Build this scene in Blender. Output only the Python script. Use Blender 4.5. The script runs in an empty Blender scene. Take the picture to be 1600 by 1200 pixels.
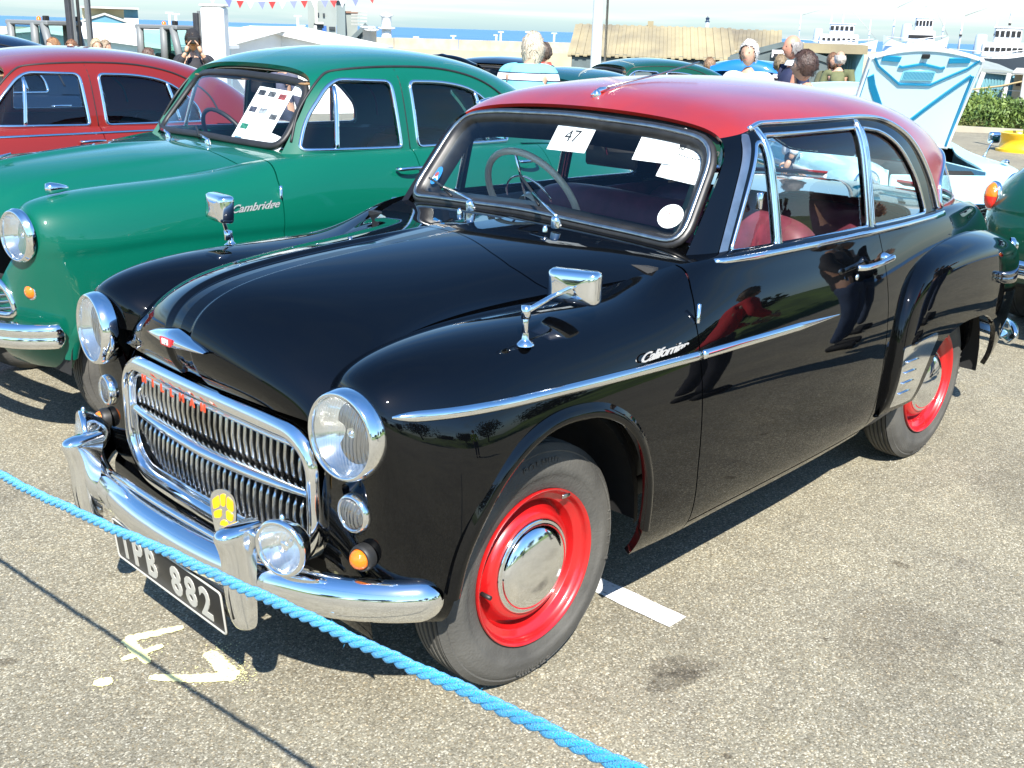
import bpy, math, random
import numpy as np
from mathutils import Vector, Matrix, Euler
R=math.radians
random.seed(7); np.random.seed(7)
sc=bpy.context.scene
COL=sc.collection

# ---------------------------------------------------------------- camera
cam=bpy.data.cameras.new('camera'); camo=bpy.data.objects.new('camera',cam); COL.objects.link(camo)
yaw,pit,rol=R(-136.5637),R(-18.0898),R(1.7007)
fw=Vector((math.cos(yaw)*math.cos(pit),math.sin(yaw)*math.cos(pit),math.sin(pit)))
rt=Vector((math.sin(yaw),-math.cos(yaw),0)); up=rt.cross(fw)
r_=rt*math.cos(rol)+up*math.sin(rol); u_=-rt*math.sin(rol)+up*math.cos(rol)
camo.matrix_world=Matrix(((r_.x,u_.x,-fw.x,1.8398),(r_.y,u_.y,-fw.y,2.2987),(r_.z,u_.z,-fw.z,1.6168),(0,0,0,1)))
cam.sensor_width=36; cam.lens=1690.4/1600*36; cam.clip_start=.05; cam.clip_end=60000
sc.camera=camo
# ---------------------------------------------------------------- world, sun, exposure
SUN=Vector((.62,.75,1.0)).normalized()
el=math.asin(SUN.z); az=math.atan2(SUN.x,SUN.y)
w=bpy.data.worlds.new('World'); sc.world=w; w.use_nodes=True
nt=w.node_tree; bg=nt.nodes['Background']
sky=nt.nodes.new('ShaderNodeTexSky'); sky.sky_type='NISHITA'; sky.sun_disc=False
sky.sun_elevation=el; sky.sun_rotation=az; sky.air_density=1.0; sky.dust_density=.2; sky.ozone_density=2.5
# thin high cloud, stronger towards the horizon
tc=nt.nodes.new('ShaderNodeTexCoord'); mp=nt.nodes.new('ShaderNodeMapping'); mp.inputs['Scale'].default_value=(1.2,1.2,5.0)
ns=nt.nodes.new('ShaderNodeTexNoise'); ns.inputs['Scale'].default_value=2.2; ns.inputs['Detail'].default_value=6; ns.inputs['Distortion'].default_value=.6
rp=nt.nodes.new('ShaderNodeValToRGB'); rp.color_ramp.elements[0].position=.44; rp.color_ramp.elements[1].position=.72
rp.color_ramp.elements[1].color=(.75,.75,.75,1)
mx=nt.nodes.new('ShaderNodeMixRGB'); mx.inputs['Color2'].default_value=(3.6,4.1,4.3,1)
nt.links.new(tc.outputs['Generated'],mp.inputs['Vector']); nt.links.new(mp.outputs[0],ns.inputs['Vector']); nt.links.new(ns.outputs[0],rp.inputs[0])
sx=nt.nodes.new('ShaderNodeSeparateXYZ'); nt.links.new(tc.outputs['Generated'],sx.inputs[0])
hz=nt.nodes.new('ShaderNodeMapRange'); hz.inputs['From Min'].default_value=0; hz.inputs['From Max'].default_value=.13; hz.inputs['To Min'].default_value=.97; hz.inputs['To Max'].default_value=0; nt.links.new(sx.outputs[2],hz.inputs[0])
cf=nt.nodes.new('ShaderNodeMapRange'); cf.inputs['From Min'].default_value=.15; cf.inputs['From Max'].default_value=.6; cf.inputs['To Min'].default_value=1; cf.inputs['To Max'].default_value=.12; nt.links.new(sx.outputs[2],cf.inputs[0])
cm=nt.nodes.new('ShaderNodeMath'); cm.operation='MULTIPLY'; nt.links.new(rp.outputs[0],cm.inputs[0]); nt.links.new(cf.outputs[0],cm.inputs[1])
cx=nt.nodes.new('ShaderNodeMath'); cx.operation='MAXIMUM'; nt.links.new(cm.outputs[0],cx.inputs[0]); nt.links.new(hz.outputs[0],cx.inputs[1])
# wisps of cloud within the pale horizon band
wp=nt.nodes.new('ShaderNodeMapping'); wp.inputs['Scale'].default_value=(3,3,60); w2=nt.nodes.new('ShaderNodeTexNoise'); w2.inputs['Scale'].default_value=1.6; w2.inputs['Detail'].default_value=5; w2.inputs['Distortion'].default_value=.4
nt.links.new(tc.outputs['Generated'],wp.inputs[0]); nt.links.new(wp.outputs[0],w2.inputs[0]); wr=nt.nodes.new('ShaderNodeValToRGB'); wr.color_ramp.elements[0].position=.48; wr.color_ramp.elements[1].position=.85
wr.color_ramp.elements[0].color=(2.1/4.4,3.0/4.4,3.25/4.4,1); wr.color_ramp.elements[1].color=(3.5/4.4,3.75/4.4,3.85/4.4,1); nt.links.new(w2.outputs[0],wr.inputs[0])
wm=nt.nodes.new('ShaderNodeVectorMath'); wm.operation='SCALE'; wm.inputs['Scale'].default_value=4.4; nt.links.new(wr.outputs[0],wm.inputs[0]); nt.links.new(wm.outputs[0],mx.inputs['Color2'])
nt.links.new(cx.outputs[0],mx.inputs['Fac']); hsv=nt.nodes.new('ShaderNodeHueSaturation'); hsv.inputs['Saturation'].default_value=1.22; hsv.inputs['Value'].default_value=1.1; nt.links.new(sky.outputs[0],hsv.inputs['Color']); nt.links.new(hsv.outputs[0],mx.inputs['Color1']); nt.links.new(mx.outputs[0],bg.inputs['Color'])
bg.inputs['Strength'].default_value=.11
sl=bpy.data.lights.new('sun','SUN'); sl.energy=4.6; sl.angle=R(.5); sl.color=(1,.955,.88)
so=bpy.data.objects.new('sun',sl); COL.objects.link(so); so.rotation_euler=SUN.to_track_quat('Z','Y').to_euler(); so.location=(0,0,30)
sc.view_settings.view_transform='Standard'; sc.view_settings.look='None'; sc.view_settings.gamma=1; sc.view_settings.exposure=1.25
sc.view_settings.use_curve_mapping=False
sc.render.engine='CYCLES'; sc.cycles.max_bounces=10; sc.cycles.transparent_max_bounces=24; sc.cycles.glossy_bounces=5; sc.cycles.transmission_bounces=6

# ---------------------------------------------------------------- materials
MATS={}
def srgb(r,g,b):
    f=lambda c:(c/255/12.92 if c/255<=.04045 else ((c/255+.055)/1.055)**2.4)
    return (f(r),f(g),f(b))
def mat(name,col,rough=.5,metal=0,coat=0,crough=.03,spec=.5,noise=0,nscale=8,bump=0,bscale=60,col2=None,stretch=None,emit=0,detail=4,rvar=0,space='Object',ramp=(.35,.65),sheen=0):
    if name in MATS: return MATS[name]
    m=bpy.data.materials.new(name); m.use_nodes=True; n=m.node_tree.nodes; l=m.node_tree.links; b=n['Principled BSDF']
    b.inputs['Base Color'].default_value=(*col,1); b.inputs['Roughness'].default_value=rough; b.inputs['Metallic'].default_value=metal
    b.inputs['Coat Weight'].default_value=coat; b.inputs['Coat Roughness'].default_value=crough; b.inputs['Specular IOR Level'].default_value=spec
    b.inputs['Sheen Weight'].default_value=sheen
    t=n.new('ShaderNodeTexCoord'); mpn=n.new('ShaderNodeMapping'); l.new(t.outputs[space],mpn.inputs['Vector'])
    if stretch: mpn.inputs['Scale'].default_value=stretch
    if noise or col2:
        c2=col2 or tuple(c*(1-noise) for c in col)
        nz=n.new('ShaderNodeTexNoise'); nz.inputs['Scale'].default_value=nscale; nz.inputs['Detail'].default_value=detail
        l.new(mpn.outputs[0],nz.inputs['Vector'])
        rr=n.new('ShaderNodeValToRGB'); rr.color_ramp.elements[0].position=ramp[0]; rr.color_ramp.elements[1].position=ramp[1]
        rr.color_ramp.elements[0].color=(*c2,1); rr.color_ramp.elements[1].color=(*col,1)
        l.new(nz.outputs[0],rr.inputs[0]); l.new(rr.outputs[0],b.inputs['Base Color'])
    if rvar:
        nz2=n.new('ShaderNodeTexNoise'); nz2.inputs['Scale'].default_value=5; nz2.inputs['Detail'].default_value=6; l.new(mpn.outputs[0],nz2.inputs['Vector'])
        mr=n.new('ShaderNodeMapRange'); mr.inputs['From Min'].default_value=.35; mr.inputs['From Max'].default_value=.7
        mr.inputs['To Min'].default_value=rough; mr.inputs['To Max'].default_value=rough+rvar; l.new(nz2.outputs[0],mr.inputs[0]); l.new(mr.outputs[0],b.inputs['Roughness'])
    if bump:
        nb=n.new('ShaderNodeTexNoise'); nb.inputs['Scale'].default_value=bscale; nb.inputs['Detail'].default_value=3; l.new(mpn.outputs[0],nb.inputs['Vector'])
        bp=n.new('ShaderNodeBump'); bp.inputs['Strength'].default_value=bump; bp.inputs['Distance'].default_value=.01; l.new(nb.outputs[0],bp.inputs['Height']); l.new(bp.outputs[0],b.inputs['Normal'])
        if coat: l.new(bp.outputs[0],b.inputs['Coat Normal'])
    if emit: b.inputs['Emission Color'].default_value=(*col,1); b.inputs['Emission Strength'].default_value=emit
    MATS[name]=m; return m
def glass(name,tint=(.9,.96,.95),refl=1.0,rough=0.0,ior=1.5):
    if name in MATS: return MATS[name]
    m=bpy.data.materials.new(name); m.use_nodes=True; n=m.node_tree.nodes; l=m.node_tree.links; n.remove(n['Principled BSDF'])
    tr=n.new('ShaderNodeBsdfTransparent'); tr.inputs[0].default_value=(*tint,1)
    gl=n.new('ShaderNodeBsdfGlossy'); gl.inputs['Roughness'].default_value=rough; gl.inputs[0].default_value=(1,1,1,1)
    fr=n.new('ShaderNodeFresnel'); geo=n.new('ShaderNodeNewGeometry'); im=n.new('ShaderNodeMapRange'); im.inputs['To Min'].default_value=ior; im.inputs['To Max'].default_value=1/ior; l.new(geo.outputs['Backfacing'],im.inputs[0]); l.new(im.outputs[0],fr.inputs[0])
    mu=n.new('ShaderNodeMath'); mu.operation='MULTIPLY'; mu.inputs[1].default_value=refl; mu.use_clamp=True
    mxs=n.new('ShaderNodeMixShader'); l.new(fr.outputs[0],mu.inputs[0]); l.new(mu.outputs[0],mxs.inputs[0]); l.new(tr.outputs[0],mxs.inputs[1]); l.new(gl.outputs[0],mxs.inputs[2])
    l.new(mxs.outputs[0],n['Material Output'].inputs['Surface'])
    MATS[name]=m; return m
def paint(name,col,rough=.28,dust=0.0,**k):
    return mat(name,col,rough=rough,coat=1.0,crough=k.pop('crough',.02),spec=k.pop('spec',.0),bump=k.pop('bump',.012),bscale=k.pop('bscale',9),**k)
def low_coat(m,v):
    m.node_tree.nodes['Principled BSDF'].inputs['Coat IOR'].default_value=v; return m
def attr_dust(m,col,amount): pass

chrome=mat('chrome',(.86,.87,.88),rough=.035,metal=1,rvar=.10)
steel=mat('worn_steel',(.55,.54,.5),rough=.3,metal=1,noise=.3,nscale=30)
black_paint=low_coat(paint('black_paint',(.0012,.0014,.0018),rough=.35),1.47)
rubber=mat('black_rubber',(.018,.018,.018),rough=.5,noise=.3,nscale=20)
darkmat=mat('dark_inner',(.012,.012,.012),rough=.8)
win_glass=glass('window_glass',(.94,.97,.97),1.05)
screen_glass=glass('screen_glass',(.95,.98,.98),.85)
amber=mat('amber_lens',(.80,.17,.004),rough=.12,coat=1,bump=.25,bscale=160)
redlens=mat('red_lens',(.75,.03,.02),rough=.12,coat=1,bump=.2,bscale=160)
white_paper=mat('white_paper',(.82,.82,.80),rough=.7)
ink=mat('black_ink',(.01,.01,.01),rough=.6)

# ---------------------------------------------------------------- objects
def link(o,parent=None):
    COL.objects.link(o)
    if parent is not None: o.parent=parent
    return o
def thing(name,label,cat,loc=(0,0,0),rz=0,group=None,rot=None):
    o=bpy.data.objects.new(name,None); COL.objects.link(o); o.location=loc; o.rotation_euler=rot or (0,0,rz); o.empty_display_size=.2
    o['label']=label; o['category']=cat
    if group: o['group']=group
    return o
def tag(o,label,cat,group=None):
    o['label']=label; o['category']=cat
    if group: o['group']=group
    return o
def kind(o,k): o['kind']=k; return o
class S:
    """a mesh being built: V (n,3), N (n,3) or None, F list of tuples, material index per face"""
    def __init__(s,V=None,F=None,N=None):
        s.V=np.zeros((0,3)) if V is None else np.asarray(V,float); s.F=[] if F is None else list(F); s.N=N; s.MI=None
    def add(s,V,F):
        b=len(s.V); s.V=np.vstack([s.V,np.asarray(V,float).reshape(-1,3)]); s.F+= [tuple(i+b for i in f) for f in F]; return s
    def join(s,o): return s.add(o.V,o.F)
    def xf(s,M):
        M=np.array(M); s.V=s.V@M[:3,:3].T+M[:3,3]
        if s.N is not None: s.N=s.N@M[:3,:3].T
        return s
    def mv(s,x,y,z): s.V=s.V+np.array([x,y,z]); return s
    def mirror(s):
        o=S(s.V*np.array([1,-1,1]),[tuple(reversed(f)) for f in s.F]); 
        if s.N is not None: o.N=s.N*np.array([1,-1,1])
        return o
    def copy(s):
        o=S(s.V.copy(),list(s.F)); o.N=None if s.N is None else s.N.copy(); return o
def build(name,s,m,parent=None,smooth=True,angle=None,label=None):
    me=bpy.data.meshes.new(name); me.from_pydata(s.V.tolist(),[],s.F)
    ms=m if isinstance(m,(list,tuple)) else [m]
    for x in ms: me.materials.append(x)
    if s.MI is not None: me.polygons.foreach_set('material_index',s.MI)
    if smooth: me.polygons.foreach_set('use_smooth',[True]*len(me.polygons))
    me.update()
    if s.N is not None and len(me.vertices)==len(s.N):
        me.normals_split_custom_set_from_vertices(s.N.tolist())
    elif smooth and angle is not None:
        me.set_sharp_from_angle(angle=R(angle))
    o=bpy.data.objects.new(name,me); link(o,parent)
    if label: o['label']=label
    return o
def dupe(o,parent=None,loc=None):
    c=o.copy(); COL.objects.link(c); c.parent=parent
    if loc is not None: c.location=loc
    return c
def copy_tree(o,parent=None):
    c=o.copy(); COL.objects.link(c); c.parent=parent
    for ch in list(o.children): copy_tree(ch,c)
    return c
# ---------------------------------------------------------------- shapes
def box(sx,sy,sz,c=(0,0,0),bev=0):
    x,y,z=sx/2,sy/2,sz/2
    if not bev:
        V=[(a,b,d) for a in(-x,x) for b in(-y,y) for d in(-z,z)]
        F=[(0,1,3,2),(4,6,7,5),(0,4,5,1),(2,3,7,6),(0,2,6,4),(1,5,7,3)]
        return S(np.array(V)+np.array(c),F)
    e=bev; V=[];idx={}
    for i,a in enumerate((-x,x)):
        for j,b in enumerate((-y,y)):
            for k,d in enumerate((-z,z)):
                sa,sb,sd=np.sign([a,b,d])
                for t,v in enumerate(((a,b-sb*e,d-sd*e),(a-sa*e,b,d-sd*e),(a-sa*e,b-sb*e,d))):
                    idx[i,j,k,t]=len(V); V.append(v)
    q=lambda *a:tuple(idx[t] for t in a); F=[]
    for i in(0,1):
        f=q((i,0,0,0),(i,0,1,0),(i,1,1,0),(i,1,0,0)); F.append(f if i==0 else f[::-1])
        f=q((0,i,0,1),(1,i,0,1),(1,i,1,1),(0,i,1,1)); F.append(f if i==0 else f[::-1])
        f=q((0,0,i,2),(0,1,i,2),(1,1,i,2),(1,0,i,2)); F.append(f if i==0 else f[::-1])
    for i in(0,1):
        for j in(0,1):
            F.append(q((i,j,0,0),(i,j,1,0),(i,j,1,1),(i,j,0,1))); F.append(q((i,0,j,0),(i,1,j,0),(i,1,j,2),(i,0,j,2))); F.append(q((0,i,j,1),(1,i,j,1),(1,i,j,2),(0,i,j,2)))
            for k in(0,1): F.append(q((i,j,k,0),(i,j,k,1),(i,j,k,2)))
    s=S(np.array(V)+np.array(c),F); fixn(s,np.array(c)); return s
def fixn(s,c):
    out=[]
    for f in s.F:
        p=s.V[list(f)]; n=np.cross(p[1]-p[0],p[2]-p[0])
        out.append(f if n@(p.mean(0)-c)>0 else f[::-1])
    s.F=out
def lathe(prof,c=(0,0,0),axis=(0,1,0),seg=32,a0=0,a1=360):
    """prof: list of (along axis, radius)"""
    ax=Vector(axis).normalized(); q=ax.to_track_quat('Z','Y'); n=len(prof); full=abs(a1-a0)>=360
    m=seg if full else seg+1; V=[]
    for i in range(m):
        a=R(a0+(a1-a0)*i/seg)
        for (h,r) in prof: V.append(q@Vector((r*math.cos(a),r*math.sin(a),h))+Vector(c))
    F=[]
    for i in range(seg):
        j=(i+1)%m
        for k in range(n-1):
            F.append((i*n+k,j*n+k,j*n+k+1,i*n+k+1))
    return S([tuple(v) for v in V],F)
def clean(s,eps=1e-5):
    key={};mp=[];V=[]
    for v in s.V:
        k=tuple(np.round(v/eps).astype(int))
        if k not in key: key[k]=len(V); V.append(v)
        mp.append(key[k])
    F=[]
    for f in s.F:
        g=[]
        for i in f:
            if not g or mp[i]!=g[-1]: g.append(mp[i])
        if len(g)>1 and g[0]==g[-1]: g.pop()
        if len(g)>=3 and len(set(g))==len(g): F.append(tuple(g))
    return S(np.array(V),F)
def sweep(path,prof,closed=False,upv=(0,0,1),caps=True,pclosed=True,scale=None):
    """prof (m,2): x = sideways (tangent x up), y = along up"""
    P=np.asarray(path,float); n=len(P); prof=np.asarray(prof,float); m=len(prof)
    if closed: T=np.roll(P,-1,0)-np.roll(P,1,0)
    else:
        T=np.gradient(P,axis=0)
    T/=np.linalg.norm(T,axis=1)[:,None]+1e-12
    U=np.asarray(upv,float)
    if U.ndim==1: U=np.tile(U,(n,1))
    Sd=np.cross(T,U); Sd/=np.linalg.norm(Sd,axis=1)[:,None]+1e-12; U=np.cross(Sd,T)
    sca=np.ones(n) if scale is None else np.asarray(scale)
    V=(P[:,None,:]+sca[:,None,None]*(prof[None,:,0:1]*Sd[:,None,:]+prof[None,:,1:2]*U[:,None,:])).reshape(-1,3)
    F=[];mm=m if pclosed else m-1
    for i in range(n if closed else n-1):
        j=(i+1)%n
        for k in range(mm):
            l=(k+1)%m; F.append((i*m+k,i*m+l,j*m+l,j*m+k))
    if caps and not closed and pclosed: F.append(tuple(reversed(range(m)))); F.append(tuple((n-1)*m+k for k in range(m)))
    return S(V,F)
def circ2(r,n=10,ry=None,a0=0): 
    ry=ry or r
    return [(r*math.cos(2*math.pi*k/n+a0),ry*math.sin(2*math.pi*k/n+a0)) for k in range(n)]
def tube(path,r,n=10,closed=False,upv=None,scale=None,caps=True):
    P=np.asarray(path,float)
    if upv is None:
        T=np.gradient(P,axis=0); t=T.mean(0); ex=np.abs(T).max(0); upv=[0,0,0]; upv[int(np.argmin(ex))]=1
    return sweep(P,circ2(r,n),closed,upv,caps,scale=scale)
def cr(pts,n=8,closed=False):
    """Catmull-Rom through points"""
    P=np.asarray(pts,float); out=[]; k=len(P)
    rng=range(k if closed else k-1)
    for i in rng:
        g=lambda j:P[j%k] if closed else (P[j] if 0<=j<k else (2*P[0]-P[1] if j<0 else 2*P[-1]-P[-2]))
        p0,p1,p2,p3=g(i-1),g(i),g(i+1),g(i+2)
        for s in range(n):
            t=s/n; out.append(.5*((2*p1)+(-p0+p2)*t+(2*p0-5*p1+4*p2-p3)*t*t+(-p0+3*p1-3*p2+p3)*t**3))
    if not closed: out.append(P[-1])
    return np.array(out)
def rpoly(pts,r,n=5):
    """polygon with rounded corners (2d); r number or list"""
    out=[];k=len(pts)
    for i in range(k):
        p=np.array(pts[i],float);a=np.array(pts[i-1],float);b=np.array(pts[(i+1)%k],float)
        rr=r[i] if isinstance(r,(list,tuple)) else r
        if rr<=0: out.append(p); continue
        da=(a-p)/np.linalg.norm(a-p); db=(b-p)/np.linalg.norm(b-p)
        t=min(rr,.49*np.linalg.norm(a-p),.49*np.linalg.norm(b-p))
        A=p+da*t;B=p+db*t
        for j in range(n+1):
            s=j/n; out.append((1-s)**2*A+2*s*(1-s)*p+s*s*B)
    return np.array(out)
def dens(P,step,closed=True):
    P=np.asarray(P,float); out=[]; k=len(P)
    for i in range(k if closed else k-1):
        a=P[i];b=P[(i+1)%k]; m=max(1,int(np.linalg.norm(b-a)/step))
        for j in range(m): out.append(a+(b-a)*j/m)
    if not closed: out.append(P[-1])
    return np.array(out)
def prism(poly,h,plane='xy',z=0):
    """extrude 2d polygon along the third axis by h from z"""
    P=[tuple(p) for p in poly]; n=len(P)
    def mk(p,t):
        return {'xy':(p[0],p[1],t),'xz':(p[0],t,p[1]),'yz':(t,p[0],p[1])}[plane]
    V=[mk(p,z) for p in P]+[mk(p,z+h) for p in P]
    F=[tuple(range(n)),tuple(range(2*n-1,n-1,-1))]+[(i,i+n,(i+1)%n+n,(i+1)%n) for i in range(n)]
    return S(V,F)
def recalc(s):
    import bmesh
    me=bpy.data.meshes.new('tmp'); me.from_pydata(s.V.tolist(),[],s.F); bm=bmesh.new(); bm.from_mesh(me)
    bmesh.ops.recalc_face_normals(bm,faces=bm.faces[:]); bm.to_mesh(me); bm.free()
    s.F=[tuple(p.vertices) for p in me.polygons]; bpy.data.meshes.remove(me); return s
# B-spline surfaces
def bmat(n,m):
    """clamped-ish uniform cubic B-spline basis, m samples over n control points (ends interpolated by reflection)"""
    B=np.zeros((m,n+2)); t=np.linspace(0,n-1,m)
    for a,x in enumerate(t):
        i=min(int(x),n-2); s=x-i
        w4=((1-s)**3/6,(3*s**3-6*s*s+4)/6,(-3*s**3+3*s*s+3*s+1)/6,s**3/6)
        for k in range(4): B[a,i+k]+=w4[k]
    A=B[:,1:-1].copy(); A[:,0]+=2*B[:,0]; A[:,1]-=B[:,0]; A[:,-1]+=2*B[:,-1]; A[:,-2]-=B[:,-1]
    return A
class Surf:
    def __init__(s,net,nu,nv,flip=False):
        """net[col][row] -> points; nu samples along cols, nv along rows"""
        P=np.asarray(net,float); A=bmat(P.shape[0],nu); B=bmat(P.shape[1],nv)
        s.G=np.einsum('ai,bj,ijk->abk',A,B,P); s.nu,s.nv=nu,nv
        du=np.gradient(s.G,axis=0); dv=np.gradient(s.G,axis=1); N=np.cross(du,dv); L=np.linalg.norm(N,axis=2,keepdims=True)
        N=N/np.maximum(L,1e-12)
        if flip: N=-N
        s.Ng=N; s.flip=flip
    def mesh(s):
        nu,nv=s.nu,s.nv; V=s.G.reshape(-1,3); F=[]
        for a in range(nu-1):
            for b in range(nv-1):
                f=(a*nv+b,(a+1)*nv+b,(a+1)*nv+b+1,a*nv+b+1); F.append(f[::-1] if s.flip else f)
        return S(V,F,s.Ng.reshape(-1,3).copy())
    def at(s,pts,axes=(0,2),sel=None,off=0):
        """find surface points whose coords on axes match 2d pts -> 3d (first order refined); sel: optional filter fn(G)->mask"""
        G=s.G.reshape(-1,3); idx=np.arange(len(G)); Nn=s.Ng.reshape(-1,3)
        if sel is not None: m=sel(G); G=G[m]; Nn=Nn[m]
        out=[];nn=[]
        for p in pts:
            d=(G[:,axes[0]]-p[0])**2+(G[:,axes[1]]-p[1])**2
            k=np.argpartition(d,4)[:5]; wv=1/(d[k]+1e-7); wv/=wv.sum()
            i=k[np.argmin(d[k])]; n=Nn[i]; q=G[i].copy()
            third=({0,1,2}-set(axes)).pop()
            if abs(n[third])>.15:
                dx=[0,0,0]; a,b=axes; q2=q.copy(); q2[a]=p[0]; q2[b]=p[1]
                q2[third]=q[third]-(n[a]*(p[0]-q[a])+n[b]*(p[1]-q[b]))/n[third]; q=q2
            out.append(q+n*off); nn.append(n)
        return np.array(out),np.array(nn)
def sdpoly(P,X):
    """signed distance (positive inside) of 2d points X to polygon P"""
    P=np.asarray(P,float); A=P;B=np.roll(P,-1,0); d=np.full(len(X),1e9); ins=np.zeros(len(X),bool)
    for a,b in zip(A,B):
        e=b-a; w0=X-a; t=np.clip((w0@e)/(e@e+1e-15),0,1); q=w0-t[:,None]*e; d=np.minimum(d,(q*q).sum(1))
        c=((a[1]<=X[:,1])&(b[1]>X[:,1]))|((b[1]<=X[:,1])&(a[1]>X[:,1]))
        xs=a[0]+(X[:,1]-a[1])*(b[0]-a[0])/np.where(abs(b[1]-a[1])<1e-12,1e-12,b[1]-a[1])
        ins^=c&(X[:,0]<xs)
    d=np.sqrt(d); return np.where(ins,d,-d)
def inpoly(P,ax=(0,2)): return lambda V:sdpoly(P,V[:,list(ax)])
def clip(s,f):
    """keep the part where f(V)>=0"""
    d=f(s.V); V=[tuple(v) for v in s.V]; N=None if s.N is None else [tuple(v) for v in s.N]; cache={}; out=[]
    ins=d>=0
    for face in s.F:
        k=sum(ins[i] for i in face)
        if k==len(face): out.append(face); continue
        if k==0: continue
        g=[];n=len(face)
        for q in range(n):
            i=face[q]; j=face[(q+1)%n]
            if ins[i]: g.append(i)
            if ins[i]!=ins[j]:
                e=(min(i,j),max(i,j))
                if e not in cache:
                    t=d[e[0]]/(d[e[0]]-d[e[1]]); a=s.V[e[0]];b=s.V[e[1]]
                    cache[e]=len(V); V.append(tuple(a+(b-a)*t))
                    if N is not None: nn=s.N[e[0]]*(1-t)+s.N[e[1]]*t; nn=nn/(np.linalg.norm(nn)+1e-12); N.append(tuple(nn))
                g.append(cache[e])
        if len(g)>=3: out.append(tuple(g))
    used=sorted({i for f_ in out for i in f_}); mp={o:k for k,o in enumerate(used)}
    V=np.array([V[i] for i in used]) if used else np.zeros((0,3))
    r=S(V,[tuple(mp[i] for i in f_) for f_ in out]); r.N=None if N is None else np.array([N[i] for i in used]); return r
def rim(s,t,filt=None):
    """extrude boundary edges inwards by t so panels read as thick"""
    from collections import Counter
    e=Counter(); d={}
    for f in s.F:
        for a,b in zip(f,f[1:]+f[:1]): k=(min(a,b),max(a,b)); e[k]+=1; d[k]=(a,b)
    V=list(map(tuple,s.V));N=list(map(tuple,s.N));F=list(s.F)
    for k,c in e.items():
        if c==1:
            a,b=d[k]; pa,pb=s.V[a],s.V[b]
            if filt is not None and not filt((pa+pb)/2): continue
            qa,qb=pa-s.N[a]*t,pb-s.N[b]*t; n=np.cross(pa-pb,qa-pb); ln=np.linalg.norm(n)
            if ln<1e-12: continue
            n/=ln; i=len(V); V+= [tuple(pb),tuple(pa),tuple(qa),tuple(qb)]; N+=[tuple(n)]*4; F.append((i,i+1,i+2,i+3))
    r=S(np.array(V),F); r.N=np.array(N); return r
def inset_dir(V,N,off):
    return V-N*off
def text(body,size,extrude=.001,font_shear=0,align='CENTER',bold=0,spacing=1.0,res=3):
    c=bpy.data.curves.new('txt','FONT'); c.body=body; c.size=size; c.extrude=extrude; c.align_x=align; c.align_y='CENTER'; c.shear=font_shear; c.offset=bold; c.space_character=spacing; c.resolution_u=res
    o=bpy.data.objects.new('txt',c); COL.objects.link(o); dg=bpy.context.evaluated_depsgraph_get(); me=bpy.data.meshes.new_from_object(o.evaluated_get(dg))
    V=np.array([v.co[:] for v in me.vertices]).reshape(-1,3); F=[tuple(p.vertices) for p in me.polygons]
    bpy.data.objects.remove(o); bpy.data.curves.remove(c); bpy.data.meshes.remove(me)
    return S(V,F)
def frame(o,x,y,z=None):
    """matrix with origin o and axes x,y (text plane), z normal"""
    x=Vector(x).normalized(); y=Vector(y).normalized(); z=Vector(z).normalized() if z is not None else x.cross(y).normalized()
    return Matrix(((x.x,y.x,z.x,o[0]),(x.y,y.y,z.y,o[1]),(x.z,y.z,z.z,o[2]),(0,0,0,1)))
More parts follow.
